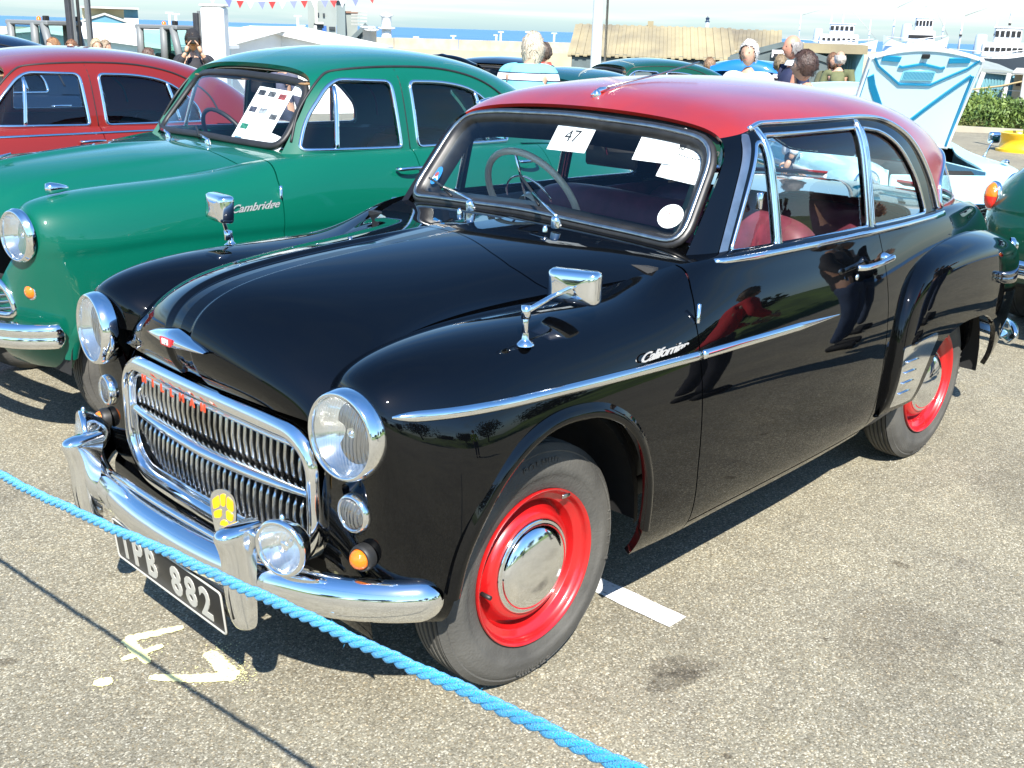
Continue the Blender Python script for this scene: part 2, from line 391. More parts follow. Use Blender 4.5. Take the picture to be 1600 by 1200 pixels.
# ================================================================ ground, sea, marks
C0=np.array((1.8398,2.2987,1.6168))
def at(px,py,D):
    """world point D metres away (over the ground) in the direction of a spot in the view"""
    d=np.array(fw)+(px-800)/1690.4*np.array(r_)+(600-py)/1690.4*np.array(u_); return C0+d/math.hypot(d[0],d[1])*D
def gz(px,py,z=0.0):
    d=np.array(fw)+(px-800)/1690.4*np.array(r_)+(600-py)/1690.4*np.array(u_); return C0+d*((z-C0[2])/d[2])
def ssf(a,b,t): t=min(1,max(0,(t-a)/(b-a))); return t*t*(3-2*t)
def hgt(x,y):
    d=-(.35*(x-0)+.94*(y-0)); h=-.65*ssf(13,21,d)-2.9*ssf(26,42,d)
    e=-(.73*(x-1.8)+.69*(y-2.3)); h2=-3.2*ssf(30,44,e); return min(h,h2)
def asphalt():
    m=bpy.data.materials.new('asphalt'); m.use_nodes=True; n=m.node_tree.nodes; l=m.node_tree.links; b=n['Principled BSDF']
    tc=n.new('ShaderNodeTexCoord'); V=tc.outputs['Object']
    def noise(s,d=4,rough=.5,dist=0):
        x=n.new('ShaderNodeTexNoise'); x.inputs['Scale'].default_value=s; x.inputs['Detail'].default_value=d; x.inputs['Roughness'].default_value=rough; x.inputs['Distortion'].default_value=dist; l.new(V,x.inputs['Vector']); return x.outputs[0]
    def ramp(i,stops):
        r=n.new('ShaderNodeValToRGB'); e=r.color_ramp.elements
        while len(e)<len(stops): e.new(.5)
        for k,(p,c) in enumerate(stops): e[k].position=p; e[k].color=(*c,1)
        l.new(i,r.inputs[0]); return r.outputs[0]
    def mixc(f,a,b_,mode='MIX'):
        x=n.new('ShaderNodeMixRGB'); x.blend_type=mode
        if isinstance(f,float): x.inputs[0].default_value=f
        else: l.new(f,x.inputs[0])
        for i,v in ((1,a),(2,b_)):
            if isinstance(v,tuple): x.inputs[i].default_value=(*v,1)
            else: l.new(v,x.inputs[i])
        return x.outputs[0]
    vo=n.new('ShaderNodeTexVoronoi'); vo.inputs['Scale'].default_value=215; l.new(V,vo.inputs['Vector'])
    hs=n.new('ShaderNodeSeparateColor'); l.new(vo.outputs['Color'],hs.inputs[0])
    stones=ramp(hs.outputs[0],[(0,(.13,.119,.089)),(.25,(.20,.186,.141)),(.55,(.242,.226,.172)),(.8,(.285,.266,.205)),(1,(.50,.475,.385))])
    warm=ramp(hs.outputs[1],[(0,(1.0,.97,.92)),(.7,(1.0,1.0,1.0)),(1,(1.12,1.0,.84))])
    c=mixc(1.0,stones,warm,'MULTIPLY')
    fine=ramp(noise(420,3,.7),[(.3,(.75,.75,.75)),(.6,(1.10,1.10,1.08))]); c=mixc(.8,c,fine,'MULTIPLY')
    gap=ramp(vo.outputs['Distance'],[(.0,(1,1,1)),(.55,(1,1,1)),(.95,(.62,.61,.59))]); c=mixc(.7,c,gap,'MULTIPLY')
    big=ramp(noise(1.1,6,.6,.5),[(.3,(.80,.80,.82)),(.55,(1,1,1)),(.75,(1.10,1.08,1.03))]); c=mixc(1.0,c,big,'MULTIPLY')
    med=ramp(noise(7,5,.6),[(.35,(.90,.90,.90)),(.6,(1.03,1.03,1.02))]); c=mixc(1.0,c,med,'MULTIPLY')
    # oil stain where it stands beside the front wheel, and a few fainter ones
    dn=noise(14,5,.6)
    def stain(c,cx,cy,rx,ry,rot,col,lo=.75,hi=1.15):
        mp=n.new('ShaderNodeMapping'); mp.vector_type='TEXTURE'; mp.inputs['Location'].default_value=(cx,cy,0); mp.inputs['Rotation'].default_value=(0,0,R(rot)); mp.inputs['Scale'].default_value=(rx,ry,1); l.new(V,mp.inputs['Vector'])
        sep=n.new('ShaderNodeVectorMath'); sep.operation='LENGTH'; 
        fl=n.new('ShaderNodeVectorMath'); fl.operation='MULTIPLY'; fl.inputs[1].default_value=(1,1,0); l.new(mp.outputs[0],fl.inputs[0]); l.new(fl.outputs[0],sep.inputs[0])
        a=n.new('ShaderNodeMath'); a.operation='MULTIPLY_ADD'; a.inputs[1].default_value=1.3; l.new(dn,a.inputs[0]); l.new(sep.outputs['Value'],a.inputs[2])
        mr=n.new('ShaderNodeMapRange'); mr.inputs['From Min'].default_value=lo+.65; mr.inputs['From Max'].default_value=hi+.65; mr.inputs['To Min'].default_value=1; mr.inputs['To Max'].default_value=0; l.new(a.outputs[0],mr.inputs[0])
        return mixc(mr.outputs[0],c,mixc(1.0,c,col,'MULTIPLY'))
    c=stain(c,-.335,.905,.060,.10,50,(.66,.65,.65),.8,1.0); c=stain(c,-.265,.925,.045,.085,75,(.62,.61,.61),.8,1.0)
    c=stain(c,-.9,1.25,.25,.18,20,(.88,.87,.86)); c=stain(c,.15,1.0,.22,.15,70,(1.08,1.07,1.05)); c=stain(c,-2.4,1.2,.5,.25,0,(.9,.9,.89)); c=stain(c,.95,.0,.2,.3,0,(.93,.93,.93))
    for cx_,cy_,r_a,r_b,ro in ((-1.35,1.05,.02,.03,0),(-.75,1.10,.012,.015,30),(-1.9,1.3,.03,.02,10),(.35,.95,.015,.02,0),(.95,-.35,.02,.03,60),(-2.9,.95,.03,.05,20),(-.1,1.2,.01,.013,0),(-1.1,1.45,.016,.02,0)):
        c=stain(c,cx_,cy_,r_a,r_b,ro,(.62,.60,.58),.7,1.2)
    c=mixc(1.0,c,ramp(noise(2.6,7,.65,1.5),[(.30,(.88,.88,.90)),(.42,(1,1,1)),(.62,(1,1,1)),(.72,(1.06,1.04,.98))]),'MULTIPLY')
    l.new(c,b.inputs['Base Color']); b.inputs['Roughness'].default_value=.88; b.inputs['Specular IOR Level'].default_value=.3
    bp=n.new('ShaderNodeBump'); bp.inputs['Strength'].default_value=.45; bp.inputs['Distance'].default_value=.003; bp.invert=True
    ad=n.new('ShaderNodeMath'); ad.operation='MULTIPLY_ADD'; ad.inputs[1].default_value=.5; l.new(noise(260,3),ad.inputs[0]); l.new(vo.outputs['Distance'],ad.inputs[2])
    l.new(ad.outputs[0],bp.inputs['Height']); l.new(bp.outputs[0],b.inputs['Normal'])
    return m
ASPH=asphalt()
def terrain():
    xs=np.concatenate([np.linspace(-150,-45,12),np.linspace(-43,30,50),np.linspace(34,80,8)]); ys=np.concatenate([np.linspace(-150,-45,12),np.linspace(-43,30,50),np.linspace(34,80,8)])
    V=[];F=[];n=len(ys)
    for x in xs:
        for y in ys: V.append((x,y,hgt(x,y)))
    for i in range(len(xs)-1):
        for j in range(n-1):
            F.append((i*n+j,(i+1)*n+j,(i+1)*n+j+1,i*n+j+1))
    s=S(np.array(V),F)
    # keep the harbour side on the landward side of the sea wall
    s=clip(s,lambda V:128-((V[:,0]-1.8)*-.70+(V[:,1]-2.3)*-.714)); return s
g=build('ground',terrain(),ASPH,None,smooth=True); kind(g,'structure')
def sea():
    m=bpy.data.materials.new('sea_water'); m.use_nodes=True; n=m.node_tree.nodes; l=m.node_tree.links; b=n['Principled BSDF']
    b.inputs['Base Color'].default_value=(.012,.085,.22,1); b.inputs['Roughness'].default_value=.35; b.inputs['Specular IOR Level'].default_value=.25
    tc=n.new('ShaderNodeTexCoord'); mp=n.new('ShaderNodeMapping'); mp.inputs['Scale'].default_value=(.02,.004,1); mp.inputs['Rotation'].default_value=(0,0,R(45)); l.new(tc.outputs['Object'],mp.inputs[0])
    nz=n.new('ShaderNodeTexNoise'); nz.inputs['Scale'].default_value=1; nz.inputs['Detail'].default_value=5; l.new(mp.outputs[0],nz.inputs['Vector'])
    r=n.new('ShaderNodeValToRGB'); r.color_ramp.elements[0].color=(.02,.11,.30,1); r.color_ramp.elements[1].color=(.045,.17,.40,1); r.color_ramp.elements[0].position=.35; r.color_ramp.elements[1].position=.65; l.new(nz.outputs[0],r.inputs[0]); l.new(r.outputs[0],b.inputs['Base Color'])
    s=S([(-30000,-30000,-5),(30000,-30000,-5),(30000,30000,-5),(-30000,30000,-5)],[(0,1,2,3)])
    kind(build('sea',s,m,None,smooth=False),'structure')
sea()
# painted marks lie 4 mm above the asphalt
def marks():
    wm=mat('worn_white_paint',(.80,.80,.77),rough=.7,col2=(.30,.28,.24),nscale=90,ramp=(.28,.40),bump=.4,bscale=200,detail=5)
    def quad(pts,z=.004): return S([(*gz(*p,0)[:2],z) for p in pts],[tuple(range(len(pts)))])
    def orient(s):
        p=s.V; n=np.cross(p[1]-p[0],p[2]-p[0])
        if n[2]<0: s.F=[f[::-1] for f in s.F]
        return s
    a=gz(1055,963)[:2]; d=np.array([-.11,-1.0])*1; 
    p0=gz(1071,969)[:2]; p1=gz(1046,978)[:2]; q0=gz(935,908)[:2]; dirv=(p0+p1)/2-gz(938,917)[:2]; dirv/=np.linalg.norm(dirv); nrm=np.array([-dirv[1],dirv[0]]); mid=(p0+p1)/2; L=2.6; w_=.042
    rng=np.random.RandomState(3); e=[]
    ts=np.linspace(0,L,60)
    V=[(*(mid-dirv*t+nrm*(w_+rng.uniform(-.002,.002))),.004) for t in ts]+[(*(mid-dirv*t-nrm*(w_+rng.uniform(-.002,.002))),.004) for t in ts[::-1]]
    kind(build('bay_line',orient(S(V,[tuple(range(len(V)))])),wm,None,smooth=False),'structure')
    e0=gz(958,886)[:2]; pts=[(*(e0+nrm*a_+dirv*b_),.0045) for a_,b_ in ((.06,-.02),(.06,.05),(-.25,.05),(-.25,-.02))]
    # yellow spray paint marks
    m=bpy.data.materials.new('yellow_spray_paint'); m.use_nodes=True; n=m.node_tree.nodes; l=m.node_tree.links; b=n['Principled BSDF']; b.inputs['Base Color'].default_value=(.86,.80,.30,1); b.inputs['Roughness'].default_value=.6
    tc=n.new('ShaderNodeTexCoord'); nz=n.new('ShaderNodeTexNoise'); nz.inputs['Scale'].default_value=160; nz.inputs['Detail'].default_value=4; l.new(tc.outputs['Object'],nz.inputs['Vector'])
    rp=n.new('ShaderNodeValToRGB'); rp.color_ramp.elements[0].position=.30; rp.color_ramp.elements[1].position=.42; rp.color_ramp.elements[0].color=(.42,.36,.16,1); rp.color_ramp.elements[1].color=(.90,.86,.42,1); l.new(nz.outputs[0],rp.inputs[0]); l.new(rp.outputs[0],b.inputs['Base Color'])
    def stroke(pts,w0,w1,name='paint_stroke',z=.004,par=None):
        P=dens([gz(*p)[:2] for p in pts],.006,False); k=len(P); T=np.gradient(P,axis=0); T/=np.linalg.norm(T,axis=1)[:,None]; Nn=np.stack([-T[:,1],T[:,0]],1)
        w=np.linspace(w0,w1,k)*np.sqrt(np.clip(np.minimum(np.arange(k)+1,k-np.arange(k))/3.0,0,1)); ra=rng.uniform(.80,1.12,k);rb_=rng.uniform(.80,1.12,k)
        A=P+Nn*(w*ra)[:,None]; B=P-Nn*(w*rb_)[:,None]; V=[(*p,z) for p in A]+[(*p,z) for p in B]; F=[(i,k+i,k+i+1,i+1) for i in range(k-1)]
        s=S(V,F); p=s.V[list(F[0])]
        if np.cross(p[1]-p[0],p[2]-p[0])[2]<0: s.F=[f[::-1] for f in s.F]
        return s
    F1=stroke([(287,981),(245,991),(196,1001)],.014,.020); F1b=stroke([(197,1000),(215,1020),(232,1038)],.019,.013,z=.0044); F2=stroke([(255,1010),(222,1022),(190,1033)],.014,.013,z=.0048)
    V1=stroke([(325,1020),(345,1040),(365,1060)],.020,.026); V2=stroke([(370,1059),(300,1062),(233,1060)],.024,.014,z=.0044)
    dot=stroke([(146,1069),(160,1068),(176,1065)],.019,.021)
    for nm,ss_,lab in (('paint_mark',[F1,F1b,F2],None),('paint_mark',[V1,V2],None),('paint_dot',[dot],None)):
        s=S(); 
        for q in ss_: s.join(q)
        kind(build(nm,s,m,None,smooth=False),'structure')
    # overspray speckles
    sp=S()
    for cx,cy,rad,cnt in ((372,1050,26,230),(345,1020,22,60),(225,1015,30,60),(160,1068,22,30),(300,1062,40,60)):
        for _ in range(cnt):
            p=gz(cx+rng.normal(0,rad*.55),cy+rng.normal(0,rad*.35))[:2]; r=rng.uniform(.0008,.0026); k=5; a0=rng.uniform(0,6)
            sp.add([(p[0]+r*math.cos(a0+t*2*math.pi/k),p[1]+r*math.sin(a0+t*2*math.pi/k),.003) for t in range(k)],[tuple(range(k))])
    kind(build('paint_overspray',sp,m,None,smooth=False),'stuff')
    # scattered grit and pale stones
    gr=S()
    for _ in range(900):
        x=rng.uniform(-6,1.6); y=rng.uniform(-1.0,1.9)
        r=rng.uniform(.0015,.0042); V=[]; 
        for t in range(5): a_=t*1.256+rng.uniform(-.3,.3); V.append((x+r*math.cos(a_),y+r*math.sin(a_),.0))
        V.append((x+rng.uniform(-.3,.3)*r,y,r*rng.uniform(.5,1.0))); gr.add(V,[(i,(i+1)%5,5) for i in range(5)])
    kind(build('loose_grit',gr,mat('pale_grit',(.52,.49,.42),rough=.8,noise=.5,nscale=300),None,smooth=False),'stuff')
marks()
# ================================================================ black and red coupe
RED_ROOF=mat('red_roof_paint',(.30,.013,.004),rough=.4,coat=1,crough=.13,bump=.03,bscale=14,col2=(.24,.014,.014),nscale=5,detail=9,ramp=(.35,.6))
RED_WHEEL=mat('red_wheel_paint',(.42,.006,.007),rough=.35,coat=.8,crough=.08,col2=(.30,.006,.007),nscale=14,ramp=(.25,.5))
BLACK=black_paint
def lens_mat():
    if 'headlamp_glass' in MATS: return MATS['headlamp_glass']
    m=bpy.data.materials.new('headlamp_glass'); m.use_nodes=True; n=m.node_tree.nodes; l=m.node_tree.links; n.remove(n['Principled BSDF'])
    tr=n.new('ShaderNodeBsdfTransparent'); tr.inputs[0].default_value=(.97,.98,.97,1)
    gl=n.new('ShaderNodeBsdfGlossy'); gl.inputs['Roughness'].default_value=.04
    df=n.new('ShaderNodeBsdfDiffuse'); df.inputs[0].default_value=(.75,.76,.72,1)
    t=n.new('ShaderNodeTexCoord'); wv=n.new('ShaderNodeTexWave'); wv.bands_direction='Y'; wv.inputs['Scale'].default_value=38; wv.inputs['Distortion'].default_value=1.2
    l.new(t.outputs['Object'],wv.inputs['Vector'])
    b=n.new('ShaderNodeBump'); b.inputs['Strength'].default_value=.9; b.inputs['Distance'].default_value=.004; l.new(wv.outputs[1],b.inputs['Height']); l.new(b.outputs[0],gl.inputs['Normal']); l.new(b.outputs[0],df.inputs['Normal'])
    m1=n.new('ShaderNodeMixShader'); m1.inputs[0].default_value=.11; l.new(tr.outputs[0],m1.inputs[1]); l.new(df.outputs[0],m1.inputs[2])
    m2=n.new('ShaderNodeMixShader'); m2.inputs[0].default_value=.16; l.new(m1.outputs[0],m2.inputs[1]); l.new(gl.outputs[0],m2.inputs[2])
    l.new(m2.outputs[0],n['Material Output'].inputs['Surface']); MATS['headlamp_glass']=m; return m
LENS=lens_mat(); REFL=mat('reflector',(.86,.87,.86),rough=.12,metal=1)
TYRE=mat('tyre_rubber',(.10,.096,.085),rough=.75,spec=.25,col2=(.055,.053,.048),nscale=6,bump=.25,bscale=140,detail=9,ramp=(.3,.62))

def headlamp(root,c,axis=(1,0,0),r=.108,name='headlight',depth=.05,body=None):
    q=Vector(axis).normalized()
    bz=lathe([(-depth,r*.97),(-depth*.4,r),(-.008,r*.985),(.006,r*.95),(.012,r*.90),(.008,r*.855),(-.004,r*.845)],c,axis,48)
    h=build(name,bz,chrome,root)
    build('lens',lathe([(0,r*.85),(.008,r*.8),(.017,r*.62),(.024,r*.35),(.026,0)],c,axis,40),LENS,h)
    build('reflector',lathe([(-.001,r*.85),(-.02,r*.72),(-.045,r*.5),(-.06,r*.2),(-.062,0)],c,axis,36),REFL,h)
    build('bulb',lathe([(-.06,.0),(-.055,.012),(-.025,.012),(-.018,.0)],c,axis,12),chrome,h)
    return h
def lamp_small(root,name,c,axis,r,m,dome=.6,bez=None):
    bz=lathe([(-.02,r*1.28),(-.004,r*1.28),(.004,r*1.18),(.006,r*1.05),(.002,r*.98)],c,axis,28)
    h=build(name,bz,bez or chrome,root)
    pr=[(dome*r*math.sin(t)+.001,r*math.cos(t)) for t in np.linspace(0,math.pi/2,8)]
    build('lens',lathe(pr,c,axis,28),m,h); return h
def wheel(root,x,y,z,sgn,r=.325,rim_r=.212,hub_r=.128,rimm=None,wd=.075,hub=True,caps=chrome):
    """wheel whose outer face is at y; sgn +1 = faces +y"""
    e=Vector((0,sgn,0)); c=(x,y,z); k=r/.325
    w_=thing_part('wheel',root)
    tp=[(-.155,rim_r),(-.16,.25*k),(-.150,.285*k),(-.135,.308*k),(-.115,.318*k)]
    h=-.112
    for i in range(5):
        tp+= [(h,.323*k+.002*math.sin(i*math.pi/4)),(h+.0115,.3245*k+.002*math.sin(i*math.pi/4)),(h+.0125,.315*k),(h+.0165,.315*k),(h+.0175,.3235*k)]; h+=.0175
    tp+=[(-.020,.318*k),(-.012,.308*k),(-.013,.304*k),(-.004,.292*k),(-.0035,.288*k),(.002,.268*k),(.003,.250*k),(.002,.249*k),(.0,.238*k),(-.004,.226*k),(-.008,rim_r+.002),(-.010,rim_r-.002)]
    build('tyre',lathe(tp,c,e,96),TYRE,w_,angle=50)
    rp=[(-.012,rim_r-.004),(-.002,rim_r-.001),(.001,rim_r-.003),(-.001,rim_r-.008),(-.010,rim_r-.012),(-.020,rim_r-.014),(-.026,rim_r-.020),(-.030,rim_r-.034),(-.033,rim_r-.037),(-.062,rim_r-.039),(-.066,rim_r-.043),(-.060,rim_r-.050),(-.036,rim_r-.060),(-.024,rim_r-.068),(-.020,hub_r+.003),(-.024,hub_r-.01),(-.03,hub_r-.02),(-.03,.0)]
    build('rim',lathe(rp,c,e,64),rimm or RED_WHEEL,w_,angle=60)
    if hub:
        hp=[(-.026,hub_r-.003),(-.018,hub_r),(-.013,hub_r-.003),(-.012,hub_r-.008),(-.014,hub_r-.012)]+[(-.014+.036*math.cos(t),(hub_r-.013)*math.sin(t)) for t in np.linspace(math.pi/2*.97,0,16)]
        build('hubcap',lathe(hp,c,e,64),caps,w_)
    if sgn>0 and hub:
        for wd_,a0 in (('DUNLOP',90),('DUNLOP',270),('5.60-15',180)):
            for k_,ch in enumerate(wd_):
                a=R(a0+(len(wd_)/2-.5-k_)*4.6*sgn); tx=text(ch,.026,.0012); rr_=.285*k
                ct,st_=math.cos(a),math.sin(a); tx.xf(frame((x+rr_*ct,y-.0015,z+rr_*st_),(st_,0,-ct) ,(ct,0,st_),(0,1,0)) if False else Matrix(((-st_*-1*-1 if False else -(-st_)*-1,ct,0,x+rr_*ct),(0,0,1,y-.0018),(ct*1.0,st_,0,z+rr_*st_),(0,0,0,1))))
                build('sidewall_letter',tx,TYRE,w_,smooth=False)
    vs=tube([(x+rim_r*.80,y-.03*sgn,z-.02),(x+rim_r*.80,y+.002*sgn,z-.02)],.006,8,upv=(0,0,1)); build('valve',vs,rubber,w_)
    wt=box(.03,.006,.012,(x-.10,y-.002*sgn,z+.170),.002); build('balance_weight',wt,steel,w_)
    return w_
def thing_part(name,root,loc=(0,0,0)):
    o=bpy.data.objects.new(name,None); COL.objects.link(o); o.parent=root; o.empty_display_size=.1; o.location=loc; return o

def hillman():
    root=thing('coupe_car','black two-door fifties coupe with red roof and red wheels, in front behind the blue rope','car',(0,0,0))
    P=lambda n,s,m,par=root,**k: build(n,s,m,par,**k)
    # ---- bonnet
    bc=[[(.545,0,.783),(.544,.08,.783),(.535,.2,.781),(.525,.32,.779),(.508,.41,.776),(.50,.44,.772)],
        [(.573,0,.815),(.571,.08,.815),(.558,.2,.812),(.535,.32,.806),(.505,.41,.795),(.49,.44,.788)],
        [(.594,0,.875),(.590,.08,.873),(.572,.2,.865),(.538,.32,.848),(.49,.41,.822),(.468,.437,.812)],
        [(.580,0,.945),(.575,.08,.942),(.548,.2,.926),(.50,.32,.895),(.445,.405,.860),(.42,.43,.852)],
        [(.52,0,.995),(.514,.08,.992),(.485,.19,.974),(.43,.31,.938),(.385,.395,.893),(.37,.425,.885)],
        [(.42,0,1.026),(.415,.08,1.023),(.39,.19,1.004),(.345,.31,.967),(.30,.39,.922),(.29,.42,.915)],
        [(.25,0,1.046),(.25,.08,1.043),(.235,.19,1.024),(.21,.31,.987),(.18,.385,.943),(.17,.415,.935)],
        [(.06,0,1.058),(.06,.08,1.055),(.055,.19,1.038),(.05,.31,1.002),(.04,.385,.957),(.04,.415,.948)],
        [(-.12,0,1.065),(-.12,.08,1.062),(-.12,.20,1.046),(-.12,.32,1.013),(-.12,.40,.968),(-.12,.43,.957)],
        [(-.30,0,1.07),(-.30,.10,1.067),(-.30,.23,1.053),(-.30,.36,1.024),(-.30,.46,.985),(-.30,.49,.973)],
        [(-.46,0,1.072),(-.46,.11,1.069),(-.46,.26,1.058),(-.47,.42,1.04),(-.48,.56,1.012),(-.48,.60,1.0)],
        [(-.58,0,1.074),(-.58,.12,1.072),(-.59,.30,1.066),(-.61,.48,1.055),(-.63,.62,1.04),(-.63,.66,1.035)],
        [(-.70,0,1.07),(-.70,.12,1.069),(-.70,.30,1.065),(-.72,.48,1.057),(-.75,.63,1.048),(-.75,.675,1.044)]]
    sf=Surf(bc,130,110)
    g=sf.G; y=g[...,1]; x=g[...,0]; hgt=.010*np.clip((.058-y)/.014,0,1); hgt=hgt*hgt*(3-2*hgt/.010)/.010 if False else hgt
    fade=np.clip((x+.30)/.25,0,1)
    g+= sf.Ng*(hgt*fade)[...,None]
    du=np.gradient(g,axis=0);dv=np.gradient(g,axis=1);N=np.cross(du,dv); sf.Ng=N/np.maximum(np.linalg.norm(N,axis=2,keepdims=True),1e-9)
    if sf.Ng[60,60,2]<0: sf.Ng=-sf.Ng; sf.flip=not sf.flip
    half=sf.mesh()
    # rear shut line: bonnet ends on a shallow curve ahead of the screen
    edge=np.array([(-.262,0),(-.262,.08),(-.25,.15),(-.225,.25),(-.215,.33),(-.225,.42),(-.25,.5),(-.3,.6),(-.36,.75)])
    fe=lambda V: V[:,0]-np.interp(np.abs(V[:,1]),edge[:,1],edge[:,0])
    bon=clip(half,lambda V:fe(V)-.002); scu=clip(half,lambda V:-fe(V)-.002)
    bon=rim(bon,.012,lambda p:p[1]>.003); scu=rim(scu,.012,lambda p:p[1]>.003)
    def sym(s): 
        o=s.copy(); m=s.mirror(); o.F=list(o.F)+[tuple(i+len(s.V) for i in f) for f in m.F]; o.V=np.vstack([s.V,m.V]); o.N=np.vstack([s.N,m.N]); return o
    P('bonnet',sym(bon),BLACK); P('scuttle',sym(scu),BLACK)
    build('under_bonnet',sym(S(half.V-half.N*.02,half.F,half.N)),darkmat,root)
    # ---- side: wing, door, quarter in one surface
    def st(x,r): return [(x if len(p)==2 else p[2],p[0],p[1]) for p in r]
    cols=[
     [(.47,.44,.80),(.485,.46,.80),(.495,.50,.80),(.495,.53,.80),(.495,.54,.78),(.50,.50,.73),(.50,.455,.66),(.498,.44,.56),(.495,.44,.46),(.48,.44,.37),(.46,.44,.34)],
     [(.455,.425,.835),(.485,.465,.865),(.505,.53,.885),(.508,.60,.878),(.508,.64,.84),(.508,.64,.77),(.505,.61,.67),(.503,.585,.56),(.498,.58,.46),(.485,.58,.37),(.46,.57,.34)],
     [(.445,.415,.842),(.47,.455,.885),(.485,.525,.918),(.485,.61,.912),(.482,.668,.865),(.478,.69,.78),(.475,.69,.68),(.47,.685,.57),(.462,.68,.47),(.45,.68,.37),(.43,.66,.34)],
     [(.40,.405,.868),(.41,.45,.915),(.415,.525,.947),(.41,.62,.941),(.395,.695,.89),(.385,.74,.79),(.38,.75,.68),(.375,.752,.57),(.37,.75,.47),(.36,.745,.37),(.35,.72,.34)],
     st(.30,[(.40,.90),(.455,.94),(.53,.967),(.63,.958),(.715,.90),(.765,.80),(.782,.69),(.785,.57),(.783,.46),(.77,.36),(.735,.32)]),
     st(.16,[(.395,.925),(.46,.955),(.54,.975),(.64,.965),(.725,.91),(.772,.81),(.787,.70),(.79,.58),(.788,.46),(.772,.35),(.735,.31)]),
     st(0,[(.395,.94),(.465,.958),(.55,.974),(.65,.963),(.732,.91),(.776,.81),(.79,.70),(.792,.58),(.79,.46),(.772,.35),(.735,.30)]),
     st(-.16,[(.42,.95),(.49,.962),(.57,.972),(.66,.962),(.737,.91),(.778,.81),(.791,.70),(.793,.58),(.79,.46),(.772,.345),(.735,.295)]),
     st(-.32,[(.48,.965),(.54,.972),(.605,.975),(.675,.962),(.74,.91),(.779,.81),(.792,.70),(.793,.58),(.79,.455),(.772,.34),(.735,.29)]),
     st(-.46,[(.59,1.0),(.625,1.0),(.66,.995),(.70,.97),(.745,.915),(.78,.81),(.792,.70),(.793,.58),(.788,.455),(.77,.335),(.735,.285)]),
     st(-.60,[(.65,1.045),(.675,1.04),(.70,1.02),(.72,.98),(.75,.92),(.781,.81),(.793,.70),(.793,.58),(.787,.455),(.768,.335),(.733,.285)]),
     st(-.80,[(.675,1.05),(.695,1.045),(.712,1.022),(.727,.98),(.754,.92),(.782,.81),(.793,.70),(.792,.58),(.785,.455),(.765,.335),(.73,.285)]),
     st(-1.1,[(.685,1.045),(.703,1.04),(.717,1.018),(.731,.98),(.756,.92),(.782,.81),(.792,.70),(.79,.58),(.782,.455),(.762,.335),(.728,.285)]),
     st(-1.4,[(.685,1.04),(.702,1.035),(.716,1.013),(.73,.975),(.754,.915),(.779,.81),(.788,.70),(.786,.58),(.778,.455),(.758,.34),(.725,.29)]),
     st(-1.65,[(.682,1.035),(.699,1.03),(.712,1.008),(.725,.97),(.746,.91),(.768,.81),(.776,.70),(.774,.58),(.768,.455),(.75,.35),(.72,.30)]),
     st(-1.95,[(.67,1.032),(.687,1.027),(.70,1.005),(.712,.97),(.73,.91),(.745,.81),(.75,.70),(.75,.58),(.745,.46),(.73,.36),(.70,.31)]),
     st(-2.25,[(.645,1.03),(.663,1.024),(.677,1.0),(.69,.965),(.707,.91),(.722,.81),(.727,.70),(.727,.58),(.72,.46),(.71,.37),(.68,.33)]),
     st(-2.55,[(.60,1.02),(.62,1.012),(.638,.988),(.653,.95),(.672,.90),(.69,.80),(.695,.70),(.695,.58),(.69,.47),(.68,.39),(.65,.35)]),
     st(-2.85,[(.53,.985),(.555,.975),(.578,.95),(.597,.915),(.62,.865),(.64,.78),(.645,.68),(.645,.57),(.64,.47),(.63,.41),(.60,.38)]),
     st(-3.05,[(.43,.90),(.46,.885),(.49,.86),(.515,.83),(.54,.78),(.56,.72),(.565,.64),(.56,.55),(.55,.47),(.54,.42),(.52,.40)]),
     st(-3.15,[(.2,.80),(.22,.79),(.24,.775),(.26,.75),(.28,.72),(.29,.68),(.29,.62),(.28,.55),(.27,.48),(.26,.44),(.25,.42)]),
     st(-3.17,[(0,.80),(0,.79),(0,.775),(0,.75),(0,.72),(0,.68),(0,.62),(0,.55),(0,.48),(0,.44),(0,.42)])]
    # a crease that fades out along the door is modelled as a soft shoulder
    ss=Surf(cols,300,110,flip=True)
    side=ss.mesh()
    arch=rpoly([(-.285,.0),(-.285,.47),(-.262,.585),(-.20,.685),(-.11,.742),(0,.768),(.12,.758),(.225,.705),(.30,.62),(.345,.52),(.365,.40),(.372,.0)],.05,3)
    arch=dens(arch,.02)
    dF=np.array([(.0,-.555),(.3,-.53),(.5,-.502),(.8,-.487),(.9,-.493),(.98,-.525),(1.02,-.548),(1.2,-.65)])
    dR=np.array([(.0,-1.63),(.36,-1.63),(.5,-1.625),(.67,-1.61),(.95,-1.585),(1.2,-1.585)])
    gF=lambda V: V[:,0]-np.interp(V[:,2],dF[:,0],dF[:,1]); gR=lambda V: V[:,0]-np.interp(V[:,2],dR[:,0],dR[:,1])
    front=clip(clip(side,lambda V:gF(V)-.0025),lambda V:-inpoly(arch)(V))
    door=clip(clip(clip(side,lambda V:-gF(V)-.0025),lambda V:gR(V)-.0025),lambda V:V[:,2]-.318)
    sillp=clip(clip(clip(side,lambda V:-gF(V)-.0025),lambda V:gR(V)+.05),lambda V:.312-V[:,2])
    rarch=rpoly([(-1.93,.0),(-1.93,.42),(-2.0,.58),(-2.2,.625),(-2.45,.615),(-2.60,.53),(-2.67,.40),(-2.67,.0)],.08,4)
    quart=clip(clip(side,lambda V:-gR(V)-.0025),lambda V:-inpoly(rarch)(V))
